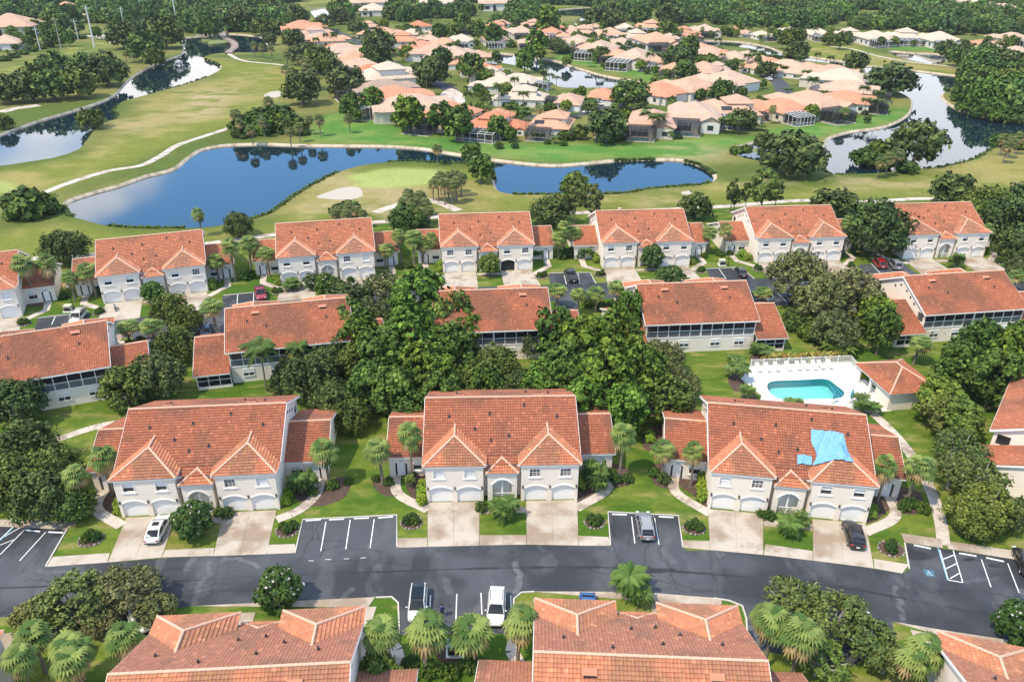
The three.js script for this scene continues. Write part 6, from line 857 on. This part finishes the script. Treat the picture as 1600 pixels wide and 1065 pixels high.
function carShapes(type) {             // +z is the front
  if (CARG[type]) return CARG[type];
  const suv = type === 'suv', pick = type === 'pickup', L = suv ? 4.65 : pick ? 5.6 : 4.75, W = pick ? 1.95 : suv ? 1.86 : 1.82, H = pick ? 1.85 : suv ? 1.68 : 1.45, sh = pick ? 1.12 : suv ? 1.02 : 0.9, f = L / 2, G = { L, W, H };
  const w = W / 2, ring = (s) => { const o = [], k = s.w, y0 = s.y0, y1 = s.y1, r = 0.10, m = (y0 + y1) / 2; for (const [x, y] of [[-k + r, y0], [k - r, y0], [k - 0.02, y0 + r], [k, m], [k - 0.05, y1 - r * 0.8], [k - 0.2, y1], [0, y1 + 0.015], [-k + 0.2, y1], [-k + 0.05, y1 - r * 0.8], [-k, m], [-k + 0.02, y0 + r]]) o.push([x, y]); return o; };
  const hood = sh - 0.04, S = pick ? [[-f, 0.86, 0.5, 0.95], [-f + 0.06, 0.97, 0.42, 1.08], [-f + 0.6, 1, 0.36, 1.1], [-0.4, 1, 0.3, 1.12], [1.0, 1, 0.3, 1.12], [1.5, 1, 0.34, 1.08], [f - 0.35, 0.95, 0.38, 1.0], [f - 0.08, 0.86, 0.42, 0.9], [f, 0.72, 0.5, 0.78]] : [[-f, 0.74, 0.48, sh - 0.2], [-f + 0.1, 0.9, 0.38, sh - 0.04], [-f + 0.5, 0.97, 0.32, sh + 0.02], [-0.8, 1, 0.28, sh], [0.5, 1, 0.28, sh - 0.01], [1.1, 0.99, 0.3, hood], [f - 0.5, 0.94, 0.33, hood - 0.12], [f - 0.12, 0.82, 0.36, hood - 0.26], [f, 0.62, 0.44, hood - 0.36]];
  G.body = loft(S.map(([z, k, y0, y1]) => ({ z, w: w * k, y0, y1 })), ring);
  const gr = (s) => [[-s.b, s.y0], [s.b, s.y0], [s.t, s.y1 - 0.06], [s.t - 0.12, s.y1], [-s.t + 0.12, s.y1], [-s.t, s.y1 - 0.06]];
  const q = pick ? [[-0.55, 0.88, 0.84, sh + 0.02], [-0.38, 0.9, 0.76, H - 0.06], [0.2, 0.9, 0.76, H - 0.02], [0.75, 0.9, 0.76, H - 0.06], [1.55, 0.92, 0.9, sh + 0.02]] : suv ? [[-f + 0.12, 0.8, 0.76, sh + 0.05], [-f + 0.5, 0.9, 0.74, H - 0.1], [-1.0, 0.92, 0.76, H - 0.02], [0.1, 0.93, 0.76, H - 0.02], [0.55, 0.93, 0.76, H - 0.1], [1.25, 0.92, 0.88, sh + 0.02]] : [[-f + 0.5, 0.8, 0.78, sh + 0.04], [-1.15, 0.9, 0.72, H - 0.1], [-0.7, 0.92, 0.73, H - 0.02], [0.05, 0.93, 0.73, H - 0.01], [0.45, 0.93, 0.73, H - 0.08], [1.25, 0.92, 0.86, sh + 0.0]];
  const gs = q.map(([z, b, t, y1]) => ({ z, b: w * b, t: w * t, y0: sh - 0.06, y1 })); G.glass = loft(gs, gr);
  const mid = gs.slice(1, -1); G.roof = loft(mid.map((s) => ({ ...s })), (s) => [[-s.t + 0.02, s.y1 - 0.03], [s.t - 0.02, s.y1 - 0.03], [s.t - 0.09, s.y1 + 0.015], [-s.t + 0.09, s.y1 + 0.015]]);
  const pil = (a, b, r = 0.05) => [1, -1].map((s) => beam(V(s * a[0], a[1], a[2]), V(s * b[0], b[1], b[2]), r, r)); const A = gs[gs.length - 1], Bq = gs[gs.length - 2], Cq = gs[1], Dq = gs[0];
  G.pillars = [...pil([A.t - 0.02, A.y1, A.z], [Bq.t - 0.03, Bq.y1 - 0.02, Bq.z]), ...pil([Dq.t, Dq.y1, Dq.z], [Cq.t - 0.03, Cq.y1 - 0.02, Cq.z], 0.1), ...pil([w * 0.94, sh, -0.25], [w * 0.77, H - 0.08, -0.25], 0.055), ...gs.slice(1, -2).flatMap((s, i) => pil([s.t - 0.01, s.y1 - 0.04, s.z], [gs[i + 2].t - 0.01, gs[i + 2].y1 - 0.04, gs[i + 2].z], 0.06))];
  G.wheelAt = [[-w + 0.1, f - 0.92], [w - 0.1, f - 0.92], [-w + 0.1, -f + 0.95], [w - 0.1, -f + 0.95]]; const R = pick || suv ? 0.36 : 0.33; G.R = R; G.tyre = new THREE.TorusGeometry(R - 0.1, 0.1, 8, 18).rotateY(Math.PI / 2); G.tyre.scale(1.25, 1, 1); G.rim = merge([new THREE.CylinderGeometry(R - 0.13, R - 0.13, 0.2, 14).rotateZ(Math.PI / 2), ...[0, 1, 2, 3, 4].map((k) => { const g = new THREE.BoxGeometry(0.23, 0.05, R - 0.12); g.translate(0, 0, (R - 0.12) / 2); return g.rotateX(k * 1.2566); })]);
  G.head = new RoundedBoxGeometry(0.36, 0.13, 0.2, 2, 0.04); G.tail = new RoundedBoxGeometry(0.32, 0.16, 0.12, 2, 0.03); G.mirror = new RoundedBoxGeometry(0.2, 0.13, 0.12, 2, 0.04); G.plate = new THREE.BoxGeometry(0.34, 0.16, 0.03); G.bump = merge([box(-w * 0.8, w * 0.8, 0.36, 0.48, -f - 0.03, -f + 0.2), box(-w * 0.7, w * 0.7, 0.36, 0.47, f - 0.2, f + 0.02)]); G.sh = sh; G.hood = hood;
  G.sunroof = box(-0.38, 0.38, H - 0.0, H + 0.012, -0.55, 0.1); G.panorama = box(-w * 0.62, w * 0.62, H - 0.012, H + 0.006, -1.25, 0.35); G.bed = merge([box(-w + 0.16, w - 0.16, 1.06, 1.13, -f + 0.14, -0.62)]);
  G.rails = merge([-1, 1].map((s) => beam(V(s * w * 0.66, H + 0.03, -1.3), V(s * w * 0.66, H + 0.03, 0.1), 0.05, 0.05)));
  return (CARG[type] = G);
}
function car(type, color, rx, ry, fx, fy, name, label, opt = {}) {   // (rx, ry) and (fx, fy): ground pixels below the rear and the front
  const G = carShapes(type), a = at(rx, ry), b = at(fx, fy), c = a.clone().add(b).multiplyScalar(0.5), t = thing(name, label, opt.cat || (type === 'pickup' ? 'pickup truck' : 'car'), c.x, 0.02, c.z, Math.atan2(b.x - a.x, b.z - a.z), 'parked cars'), m = M['paint_' + color], f = G.L / 2, w = G.W / 2;
  part('body', G.body, m, t); part('windows', G.glass, M.car_glass, t); part('roof', G.roof, opt.dark ? M.paint_black : m, t); G.pillars.forEach((g) => part('pillar', g, m, t)); part('bumper', G.bump, M.car_trim, t);
  for (const [x, z] of G.wheelAt) { const y = part('wheel', G.tyre, M.tyre, t); y.position.set(x, G.R, z); part('rim', G.rim, M.rim, y); }
  for (const s of [-1, 1]) { part('headlight', G.head, M.lamp_clear, t).position.set(s * w * 0.66, G.hood - 0.27, f - 0.12); part('taillight', G.tail, M.lamp_red, t).position.set(s * w * 0.7, G.sh - 0.16, -f + 0.06); part('side_mirror', G.mirror, m, t).position.set(s * (w + 0.08), G.sh + 0.1, 0.95); }
  part('licence_plate', G.plate, M.plate, t).position.set(0, 0.62, -f - 0.015);
  if (opt.sunroof) part('sunroof', G.sunroof, M.car_glass, t); if (opt.dark) part('glass_roof', G.panorama, M.car_glass, t); if (type === 'pickup') part('truck_bed', G.bed, M.car_trim, t); if (type === 'suv' && !opt.dark) part('roof_rails', G.rails, M.car_trim, t);
  return t;
}
car('sedan', 'white', 238, 852, 257, 812, 'white_sedan', 'white sedan with a sunroof on the driveway by the flowering bush', { sunroof: 1 });
car('suv', 'silver', 1011, 846, 1004, 809, 'silver_suv', 'silver SUV parked in the bay between the middle townhouse and the tarp townhouse');
car('suv', 'black', 1338, 858, 1326, 823, 'black_suv', 'black SUV on the driveway below the blue tarp');
car('suv', 'white', 655, 930, 651, 970, 'white_suv', 'white SUV with a dark glass roof in the bay beside the person', { dark: 1 });
car('suv', 'white', 777, 936, 774, 975, 'white_suv', 'white SUV with a plain white roof behind the fan palms');
car('sedan', 'blue', 918, 944, 920, 980, 'blue_car', 'blue car peeking out behind the near gabled roof');
car('pickup', 'red', 405, 452, 410, 474, 'red_pickup', 'red pickup truck parked in the bay next to a back-row townhouse');
car('suv', 'tan', 129, 492, 116, 507, 'tan_suv', 'tan SUV in the striped bay in front of a back-row wing');
car('pickup', 'dark_green', 898, 445, 886, 425, 'dark_pickup', 'dark pickup truck in the middle of the back-row bay');
car('sedan', 'black', 1163, 437, 1151, 420, 'black_sedan', 'black sedan in the back-row bay beside the lime hedge');
car('suv', 'red', 1381, 424, 1366, 407, 'red_suv', 'dark red SUV in the shade under the big oak');
car('suv', 'silver', 1406, 426, 1390, 409, 'silver_car', 'silver car parked beside the dark red SUV');
car('sedan', 'navy', 322, 532, 322, 508, 'navy_car', 'dark navy car half hidden under the trees beside a porch roof');
car('sedan', 'white', 1202, 474, 1192, 458, 'white_car', 'white car behind a fan palm next to a porch block roof');
car('sedan', 'navy', 1186, 474, 1175, 460, 'navy_car', 'navy car showing only its flank past the porch block roof');
car('sedan', 'black', 1606, 896, 1596, 872, 'black_car', 'black car cut by the picture edge in the far bay');
car('sedan', 'white', 222, 985, 212, 955, 'white_car', 'white car hidden beneath the wide olive oak');
car('suv', 'silver', 1335, 1000, 1342, 970, 'silver_car', 'silver car glimpsed through the bare-limbed oak');
car('sedan', 'white', 928, 176, 910, 177, 'white_car', 'white car in front of the peach house by the far cul-de-sac');
car('sedan', 'white', 944, 166, 932, 162, 'white_car', 'white car on the drive beside the big round oak among the houses');
car('sedan', 'white', 1207, 127, 1196, 123, 'white_car', 'white car under the oak on the far ring street');
car('sedan', 'navy', 1240, 478, 1232, 462, 'dark_car', 'dark car in the shade between porch block and round tree');
car('pickup', 'dark_green', 530, 53, 524, 47, 'dark_pickup', 'dark pickup on the street of pink roofs');
// motorcycle on the back-row driveway
{
  const p = at(180, 484), t = thing('motorcycle', 'black motorcycle standing on a back-row driveway', 'motorcycle', p.x, 0.05, p.z, 0.5);
  for (const z of [-0.7, 0.72]) { const w = part('wheel', new THREE.TorusGeometry(0.27, 0.07, 8, 18).rotateY(Math.PI / 2).translate(0, 0.33, z), M.tyre, t); part('rim', new THREE.CylinderGeometry(0.2, 0.2, 0.06, 12).rotateZ(Math.PI / 2).translate(0, 0.33, z), M.rim, w); }
  part('frame', merge([tube([V(0, 0.35, -0.7), V(0, 0.5, -0.2), V(0, 0.85, 0.4)], 0.05), tube([V(0.06, 0.33, 0.72), V(0.06, 0.7, 0.55), V(0.05, 1.0, 0.42)], 0.03), tube([V(-0.06, 0.33, 0.72), V(-0.06, 0.7, 0.55), V(-0.05, 1.0, 0.42)], 0.03)]), M.car_trim, t);
  part('engine', new RoundedBoxGeometry(0.34, 0.36, 0.46, 2, 0.08).translate(0, 0.45, 0), M.rim, t); part('fuel_tank', new THREE.SphereGeometry(0.2, 12, 8).scale(0.85, 0.75, 1.5).translate(0, 0.84, 0.2), M.paint_black, t); part('seat', new RoundedBoxGeometry(0.26, 0.12, 0.72, 3, 0.05).translate(0, 0.76, -0.38), M.car_trim, t); part('handlebar', tube([V(-0.4, 1.08, 0.2), V(-0.15, 1.06, 0.4), V(0.15, 1.06, 0.4), V(0.4, 1.08, 0.2)], 0.022), M.rim, t); part('headlight', new THREE.SphereGeometry(0.11, 10, 8).translate(0, 0.92, 0.6), M.lamp_clear, t); part('exhaust', tube([V(0.18, 0.35, 0.1), V(0.2, 0.3, -0.3), V(0.2, 0.34, -0.85)], 0.045), M.rim, t);
}
// lamp posts
{
  std('lamp_black', [0.015, 0.015, 0.016], 0.5); std('lamp_glass', [0.72, 0.72, 0.68], 0.3); let first;
  for (const [x, y, top, l] of [[694, 1006, 963, 'black lamp post beside the green utility cabinet'], [115, 484, 443, 'black lamp post behind the tan car'], [1137.6, 415, 376, 'black lamp post on the lawn by the black sedan']]) {
    const b = at(x, y); let h = 4; for (let i = 0; i < 20; i++) { const e = rowOf(V(b.x, h, b.z)) - top; h += e * scaleAt(x, y) * 1.1; } let o; if (first) { o = copyOf(first, l); o.position.set(b.x, 0, b.z); o.scale.y = h / 4; } else { o = first = thing('lamp_post', l, 'lamp post', b.x, 0, b.z, 0, 'black lamp posts'); o.scale.y = h / 4; part('post', merge([new THREE.CylinderGeometry(0.045, 0.06, 3.4, 8).translate(0, 1.7, 0), new THREE.CylinderGeometry(0.1, 0.15, 0.5, 10).translate(0, 0.25, 0)]), M.lamp_black, o); const h0 = part('lantern', new THREE.CylinderGeometry(0.15, 0.1, 0.4, 8).translate(0, 3.62, 0), M.lamp_glass, o); part('lantern_cap', new THREE.ConeGeometry(0.21, 0.22, 8).translate(0, 3.93, 0), M.lamp_black, h0); part('crossbar', merge([box(-0.3, 0.3, 3.28, 3.32, -0.02, 0.02)]), M.lamp_black, o); }
  }
}
// utility cabinets
{
  std('cabinet_green', [0.22, 0.30, 0.27], 0.6); std('cabinet_tan', [0.55, 0.52, 0.40], 0.7);
  for (const [x, y, m, l, s] of [[711, 1019, 'cabinet_green', 'grey-green utility cabinet on a pad in the mulch by the lamp post', 1], [107, 486, 'cabinet_tan', 'tan utility cabinet on a pad next to the lamp post behind the tan car', 0.9], [1128, 414, 'cabinet_tan', 'pale utility cabinet on the lawn next to the lamp post by the black sedan', 0.9], [968, 330, 'cabinet_tan', 'pale cabinet beside the cart path past the open pines', 0.6]]) { const p = at(x, y), t = thing('utility_cabinet', l, 'utility cabinet', p.x, 0.02, p.z, 0.05); t.scale.setScalar(s); part('pad', box(-0.85, 0.85, 0, 0.14, -0.75, 0.75), M.white_paint, t); part('housing', new RoundedBoxGeometry(1.35, 1.1, 1.1, 2, 0.05).translate(0, 0.69, -0.05), M[m], t); part('lid', new RoundedBoxGeometry(1.45, 0.1, 1.2, 2, 0.03).translate(0, 1.27, -0.05), M[m], t); part('door', box(-0.6, 0.6, 0.2, 0.95, 0.505, 0.53), M.dark_hole, t); }
}
// utility poles at the top
{
  std('pole_concrete', [0.62, 0.62, 0.60], 0.85); std('pole_wood', [0.34, 0.30, 0.26], 0.9);
  for (const [x, y, top, r, m, l] of [[147.5, 74, 8, 0.55, 'pole_concrete', 'thick white utility pole standing by the side street'], [276, 36.5, -3, 0.55, 'pole_concrete', 'thick white utility pole beside the bridge woods'], [96, 79, 27, 0.3, 'pole_wood', 'grey wooden pole above the twin oaks on the meadow strip'], [62.5, 78.5, 42, 0.3, 'pole_concrete', 'slim white pole on the meadow next to the big pale house'], [122, 62, 29, 0.28, 'pole_concrete', 'slim pole at the dark hedge corner'], [193, 39.5, 10, 0.35, 'pole_concrete', 'white pole behind the side street trees'], [222, 28, -4, 0.35, 'pole_concrete', 'white pole past the side street, second from the bridge woods'], [240, 26, -4, 0.35, 'pole_concrete', 'white pole standing among the far oaks before the bridge'], [229, 24, 3, 0.22, 'pole_concrete', 'thin low pole between two white poles'], [115, 46, 29, 0.22, 'pole_wood', 'short wooden pole behind the slim hedge pole'], [66, 54, 34, 0.25, 'pole_concrete', 'short pale pole behind the big pale house']]) {
    const b = at(x, y); let h = 20; for (let i = 0; i < 30; i++) h += (rowOf(V(b.x, h, b.z)) - top) * scaleAt(x, y) * 0.95; const t = thing('utility_pole', l, 'utility pole', b.x, 0, b.z, 0.4, 'utility poles'); part('pole', new THREE.CylinderGeometry(r * 0.6, r, h, 10).translate(0, h / 2, 0), M[m], t); part('crossarm', box(-1.4, 1.4, h - 1.6, h - 1.35, -0.1, 0.1), M[m], t); const ins = []; for (const q of [-1.2, 0, 1.2]) ins.push(new THREE.CylinderGeometry(0.1, 0.12, 0.4, 6).translate(q, h - 1.15, 0)); part('insulators', merge(ins), M.rim, t);
  }
}
// boardwalk across the canal
{
  std('boardwalk', [0.30, 0.235, 0.20], 0.9); std('boardwalk_side', [0.16, 0.12, 0.10], 0.9); const c = new THREE.CatmullRomCurve3(PX([354,48, 348,54, 350,60, 360,65, 366,70, 366,76, 359,81, 357.5,84]), false, 'centripetal'), n = 60, t = thing('boardwalk_bridge', 'curving grey wooden boardwalk bridge over the canal', 'bridge', 0, 0, 0);
  const pl = []; for (let i = 0; i < n; i++) { const a = c.getPointAt(i / n), b = c.getPointAt((i + 0.9) / n); pl.push(ribbon([a, b], 4.2, 0.55, 0.12)); } const d = part('decking', merge(pl), M.boardwalk, t); d.userData.kind = 'stuff';
  const pts = c.getSpacedPoints(24); for (const s of [-1, 1]) { const o = offsetLine(pts, s * 2.05); part('railing', tube(o.map((p) => p.clone().setY(1.6)), 0.09, 5, 60), M.boardwalk_side, t); part('rim_beam', tube(o.map((p) => p.clone().setY(0.5)), 0.22, 5, 60), M.boardwalk_side, t); o.forEach((p, i) => { if (i % 2 === 0) part('pile', box(p.x - 0.12, p.x + 0.12, -1, 1.65, p.z - 0.12, p.z + 0.12), M.boardwalk_side, t); }); }
  std('reed_grass', [0.16, 0.20, 0.06], 1); std('reed_dry', [0.32, 0.27, 0.18], 1);
  for (const [px, m, l] of [[[314,63, 322,59.5, 345,58.5, 350,60, 340,63, 322,64.5], 'reed_grass', 'upper'], [[324,67.5, 332,63.5, 352,63, 358,66, 345,68, 330,69], 'reed_grass', 'lower'], [[305,54, 316,50, 345,49, 345,54, 325,56], 'reed_dry', 'dry']]) { struct('reed_island', slabOf(smoothClosed(PX(px), 40), -0.7, 0.25), M[m]); }
  // fountains
  M.spray = new THREE.MeshStandardMaterial({ color: 0xffffff, roughness: 0.6, transparent: true, opacity: 0.55 }); M.spray.name = 'spray';
  for (const [x, y, l] of [[279, 101, 'small white fountain spraying in the canal below the oaks'], [284, 63, 'small white fountain at the far end of the canal']]) { const b = at(x, y), r = rng(x), f = thing('fountain', l, 'fountain', b.x, -0.6, b.z), g = []; for (let i = 0; i < 170; i++) { const a = r() * 6.28, q = r(), h = 2.6 * Math.sin(Math.PI * Math.min(1, 0.25 + q * 0.75)) * (0.6 + r() * 0.5), R = q * 2.6; g.push(new THREE.OctahedronGeometry(0.09 + r() * 0.1, 0).translate(Math.cos(a) * R, h + 0.1, Math.sin(a) * R)); } for (let i = 0; i < 20; i++) g.push(new THREE.OctahedronGeometry(0.2, 0).translate((r() - 0.5) * 0.4, i * 0.17, (r() - 0.5) * 0.4)); const sp = part('spray', merge(g), M.spray, f); sp.userData.kind = 'stuff'; part('nozzle', new THREE.CylinderGeometry(0.5, 0.7, 0.3, 12).translate(0, 0.1, 0), M.pole_concrete, f); }
}
// person in a blue shirt standing in the bay
{
  const p = at(691, 963.5), t = thing('person', 'person in a dark blue shirt and dark shorts standing in the parking bay', 'person', p.x, 0.02, p.z, 2.6);
  const sd = (P, a, b, ra, rb) => { const ab = b.clone().sub(a), h = clamp(P.clone().sub(a).dot(ab) / ab.lengthSq()), q = a.clone().addScaledVector(ab, h); return P.distanceTo(q) - lerp(ra, rb, h); };
  const field = (bones, x0, y0, size, k, res) => { const mc = new MarchingCubes(res, M.plate, false, false, 60000); const P = V(0, 0, 0); mc.isolation = 0; for (let z = 0; z < res; z++) for (let y = 0; y < res; y++) for (let x = 0; x < res; x++) { P.set((x / res - 0.5) * size + x0, (y / res - 0.5) * size + y0, (z / res - 0.5) * size); let d = 9; for (const b of bones) { const e = sd(P, b[0], b[1], b[2], b[3]), h = clamp(0.5 + 0.5 * (d - e) / k); d = lerp(d, e, h) - k * h * (1 - h); } mc.field[x + y * res + z * res * res] = -d; } mc.update(); const n = mc.count, pos = new Float32Array(mc.positionArray.slice(0, n * 3)), nor = new Float32Array(mc.normalArray.slice(0, n * 3)); for (let i = 0; i < n; i++) { pos[i * 3] = pos[i * 3] * size / 2 + x0; pos[i * 3 + 1] = pos[i * 3 + 1] * size / 2 + y0; pos[i * 3 + 2] = pos[i * 3 + 2] * size / 2; } const g = new THREE.BufferGeometry(); g.setAttribute('position', new THREE.BufferAttribute(pos, 3)); g.setAttribute('normal', new THREE.BufferAttribute(nor, 3)); return g; };
  const B = (a, b, ra, rb) => [V(...a), V(...b), ra, rb], arms = [B([-0.2, 1.42, 0], [-0.27, 1.14, 0.02], 0.05, 0.042), B([-0.27, 1.14, 0.02], [-0.24, 0.9, 0.1], 0.04, 0.03), B([0.2, 1.42, 0], [0.28, 1.15, 0], 0.05, 0.042), B([0.28, 1.15, 0], [0.2, 0.98, 0.2], 0.04, 0.03)];
  const legs = [B([-0.1, 0.92, 0], [-0.12, 0.5, 0.03], 0.085, 0.06), B([-0.12, 0.5, 0.03], [-0.13, 0.08, -0.02], 0.055, 0.035), B([0.1, 0.92, 0], [0.12, 0.5, 0.0], 0.085, 0.06), B([0.12, 0.5, 0], [0.14, 0.08, -0.04], 0.055, 0.035)], feet = [B([-0.13, 0.05, -0.04], [-0.14, 0.04, 0.15], 0.045, 0.035), B([0.14, 0.05, -0.06], [0.16, 0.04, 0.13], 0.045, 0.035)];
  const hands = []; for (const [x, y, z, s] of [[-0.24, 0.87, 0.12, -1], [0.2, 0.96, 0.23, 1]]) { hands.push(B([x, y + 0.02, z - 0.01], [x, y - 0.05, z + 0.02], 0.03, 0.028)); for (let i = 0; i < 4; i++) hands.push(B([x + (i - 1.5) * 0.016, y - 0.06, z + 0.02], [x + (i - 1.5) * 0.019, y - 0.125 + Math.abs(i - 1.4) * 0.008, z + 0.035], 0.009, 0.008)); hands.push(B([x - s * 0.025, y - 0.01, z + 0.02], [x - s * 0.05, y - 0.06, z + 0.045], 0.01, 0.009)); }
  const head = [B([0, 1.44, 0], [0, 1.56, 0.01], 0.05, 0.048), B([0, 1.67, 0.0], [0, 1.62, 0.02], 0.098, 0.08), B([0, 1.62, 0.09], [0, 1.64, 0.105], 0.016, 0.012), B([-0.098, 1.65, 0], [-0.098, 1.62, 0], 0.018, 0.014), B([0.098, 1.65, 0], [0.098, 1.62, 0], 0.018, 0.014)];
  std('skin', [0.40, 0.24, 0.165], 0.7); std('shirt', [0.015, 0.025, 0.13], 0.9); std('shorts', [0.03, 0.028, 0.03], 0.9); std('hair', [0.02, 0.014, 0.01], 0.8); std('shoe', [0.7, 0.7, 0.7], 0.7);
  part('body', field([...arms, ...legs, ...feet, ...hands, ...head, B([0, 1.36, 0], [0, 0.96, 0], 0.14, 0.13)], 0, 0.9, 2.0, 0.03, 110), M.skin, t);
  part('shirt', field([B([-0.12, 1.36, 0], [0.12, 1.36, 0], 0.125, 0.125), B([0, 1.3, 0], [0, 0.96, 0], 0.165, 0.16), B([-0.19, 1.42, 0], [-0.25, 1.2, 0.02], 0.07, 0.066), B([0.19, 1.42, 0], [0.255, 1.2, 0], 0.07, 0.066)], 0, 1.2, 0.9, 0.05, 60), M.shirt, t);
  part('shorts', field([B([-0.09, 0.95, 0], [0.09, 0.95, 0], 0.13, 0.13), B([-0.1, 0.9, 0], [-0.12, 0.52, 0.03], 0.11, 0.095), B([0.1, 0.9, 0], [0.12, 0.52, 0], 0.11, 0.095)], 0, 0.75, 0.9, 0.04, 60), M.shorts, t);
  part('hair', field([B([0, 1.7, -0.02], [0, 1.66, -0.04], 0.107, 0.095)], 0, 1.7, 0.4, 0.03, 40), M.hair, t); for (const s of [-1, 1]) { part('eye', new THREE.SphereGeometry(0.012, 8, 6).translate(s * 0.035, 1.655, 0.092), M.dark_hole, t); part('shoe', field([B([s * 0.135, 0.05, s < 0 ? -0.05 : -0.07], [s * 0.15, 0.045, s < 0 ? 0.16 : 0.14], 0.058, 0.046)], s * 0.14, 0.1, 0.5, 0.02, 40), M.shoe, t); }
  part('mouth', new THREE.BoxGeometry(0.045, 0.007, 0.012).translate(0, 1.585, 0.09), M.lamp_red, t);
}
// the far woods, one mass each
{
  const protos = [0, 1, 2].map((i) => crown(700 + i, { R: 5, H: 5, y: 4.2, lobes: 20, lobeR: 0.34, n: 1000, leaf: 0.75, base: [[0.03, 0.06, 0.016], [0.045, 0.08, 0.025], [0.06, 0.115, 0.03]][i], tip: [[0.11, 0.18, 0.04], [0.13, 0.18, 0.06], [0.19, 0.26, 0.07]][i], low: 0.7 })), r = rng(88);
  const roofs = scene.children.filter((o) => o.name.startsWith('hip_roof_house'));
  const woods = [
    ['far_woods', 'dense far woods behind the row of lanai houses', [1040,40, 1050,14, 1000,-12, 1700,-14, 1700,70, 1600,78, 1520,62, 1420,48, 1300,45, 1200,44, 1130,38, 1075,36]],
    ['far_woods', 'dark tree belt between the clubhouse pond and the rooftops at the top of the view', [520,34, 560,36, 600,32, 660,36, 760,40, 800,42, 860,34, 856,24, 800,18, 720,22, 640,22, 560,8, 520,18]],
    ['far_woods', 'woods beyond the top pond and the cream roofs', [560,-4, 1000,-6, 1040,8, 1000,20, 940,22, 930,10, 700,3, 560,5]],
    ['far_woods', 'mixed woods behind the utility poles and the big pale house', [-60,44, -60,-14, 420,-14, 470,2, 400,14, 290,26, 270,34, 200,46, 180,38, 120,36, 90,44, 40,44]],
    ['far_woods', 'wooded shore mass beside the silver lake', [1500,118, 1530,88, 1700,86, 1720,188, 1600,184, 1556,180, 1512,168, 1498,150]],
    ['far_woods', 'trees filling the far bank of the bridge', [270,56, 290,30, 400,14, 470,20, 460,40, 430,52, 400,50, 330,50]],
  ];
  for (const [n, l, px] of woods) {
    const poly = PX(px), bx = [1e9, -1e9, 1e9, -1e9]; for (const p of poly) { bx[0] = Math.min(bx[0], p.x); bx[1] = Math.max(bx[1], p.x); bx[2] = Math.min(bx[2], p.z); bx[3] = Math.max(bx[3], p.z); }
    const spots = []; for (let x = bx[0]; x < bx[1]; x += 7.2) for (let z = bx[2]; z < bx[3]; z += 7.2) { const X = x + (r() - 0.5) * 5, Z = z + (r() - 0.5) * 5; if (insideOf(poly, X, Z) && vnoise(X * 0.035 + 11, Z * 0.022 + 4) > (Z < -330 ? 0.33 : 0) && !roofs.some((h) => Math.hypot(h.position.x - X, (h.position.z - Z + 6) * 0.6) < 11 * h.scale.x || (h.position.z < -450 && Math.abs(h.position.x - X * h.position.z / Z) < 8 * h.scale.x && Z > h.position.z && Z - h.position.z < 55))) spots.push([X, Z]); }
    const o = new THREE.Group(); o.name = numbered(n); o.userData = { kind: 'stuff', label: l }; scene.add(o);
    protos.forEach((g, k) => { const s = spots.filter((_, i) => (i * 7 + ((i * i) % 5)) % 3 === k); if (!s.length) return; const im = new THREE.InstancedMesh(g, M.leaf, s.length), m = new THREE.Matrix4(); s.forEach(([x, z], i) => { const c = 0.75 + r() * 0.6; m.makeRotationY(r() * 6.28).scale(V(c, c * (0.85 + r() * 0.4), c)).setPosition(x, -0.5, z); im.setMatrixAt(i, m); const q = 0.75 + r() * 0.6; im.setColorAt(i, new THREE.Color().setRGB(q * (0.8 + r() * 0.35), q * 1.05, q * (0.7 + r() * 0.3))); }); im.name = 'crowns'; im.userData.kind = 'stuff'; o.add(im); });
  }
}
settleLabels();
scene.fog = new THREE.FogExp2(new THREE.Color().setRGB(0.78, 0.84, 0.90), 0.00006);
renderer.render(scene, camera);
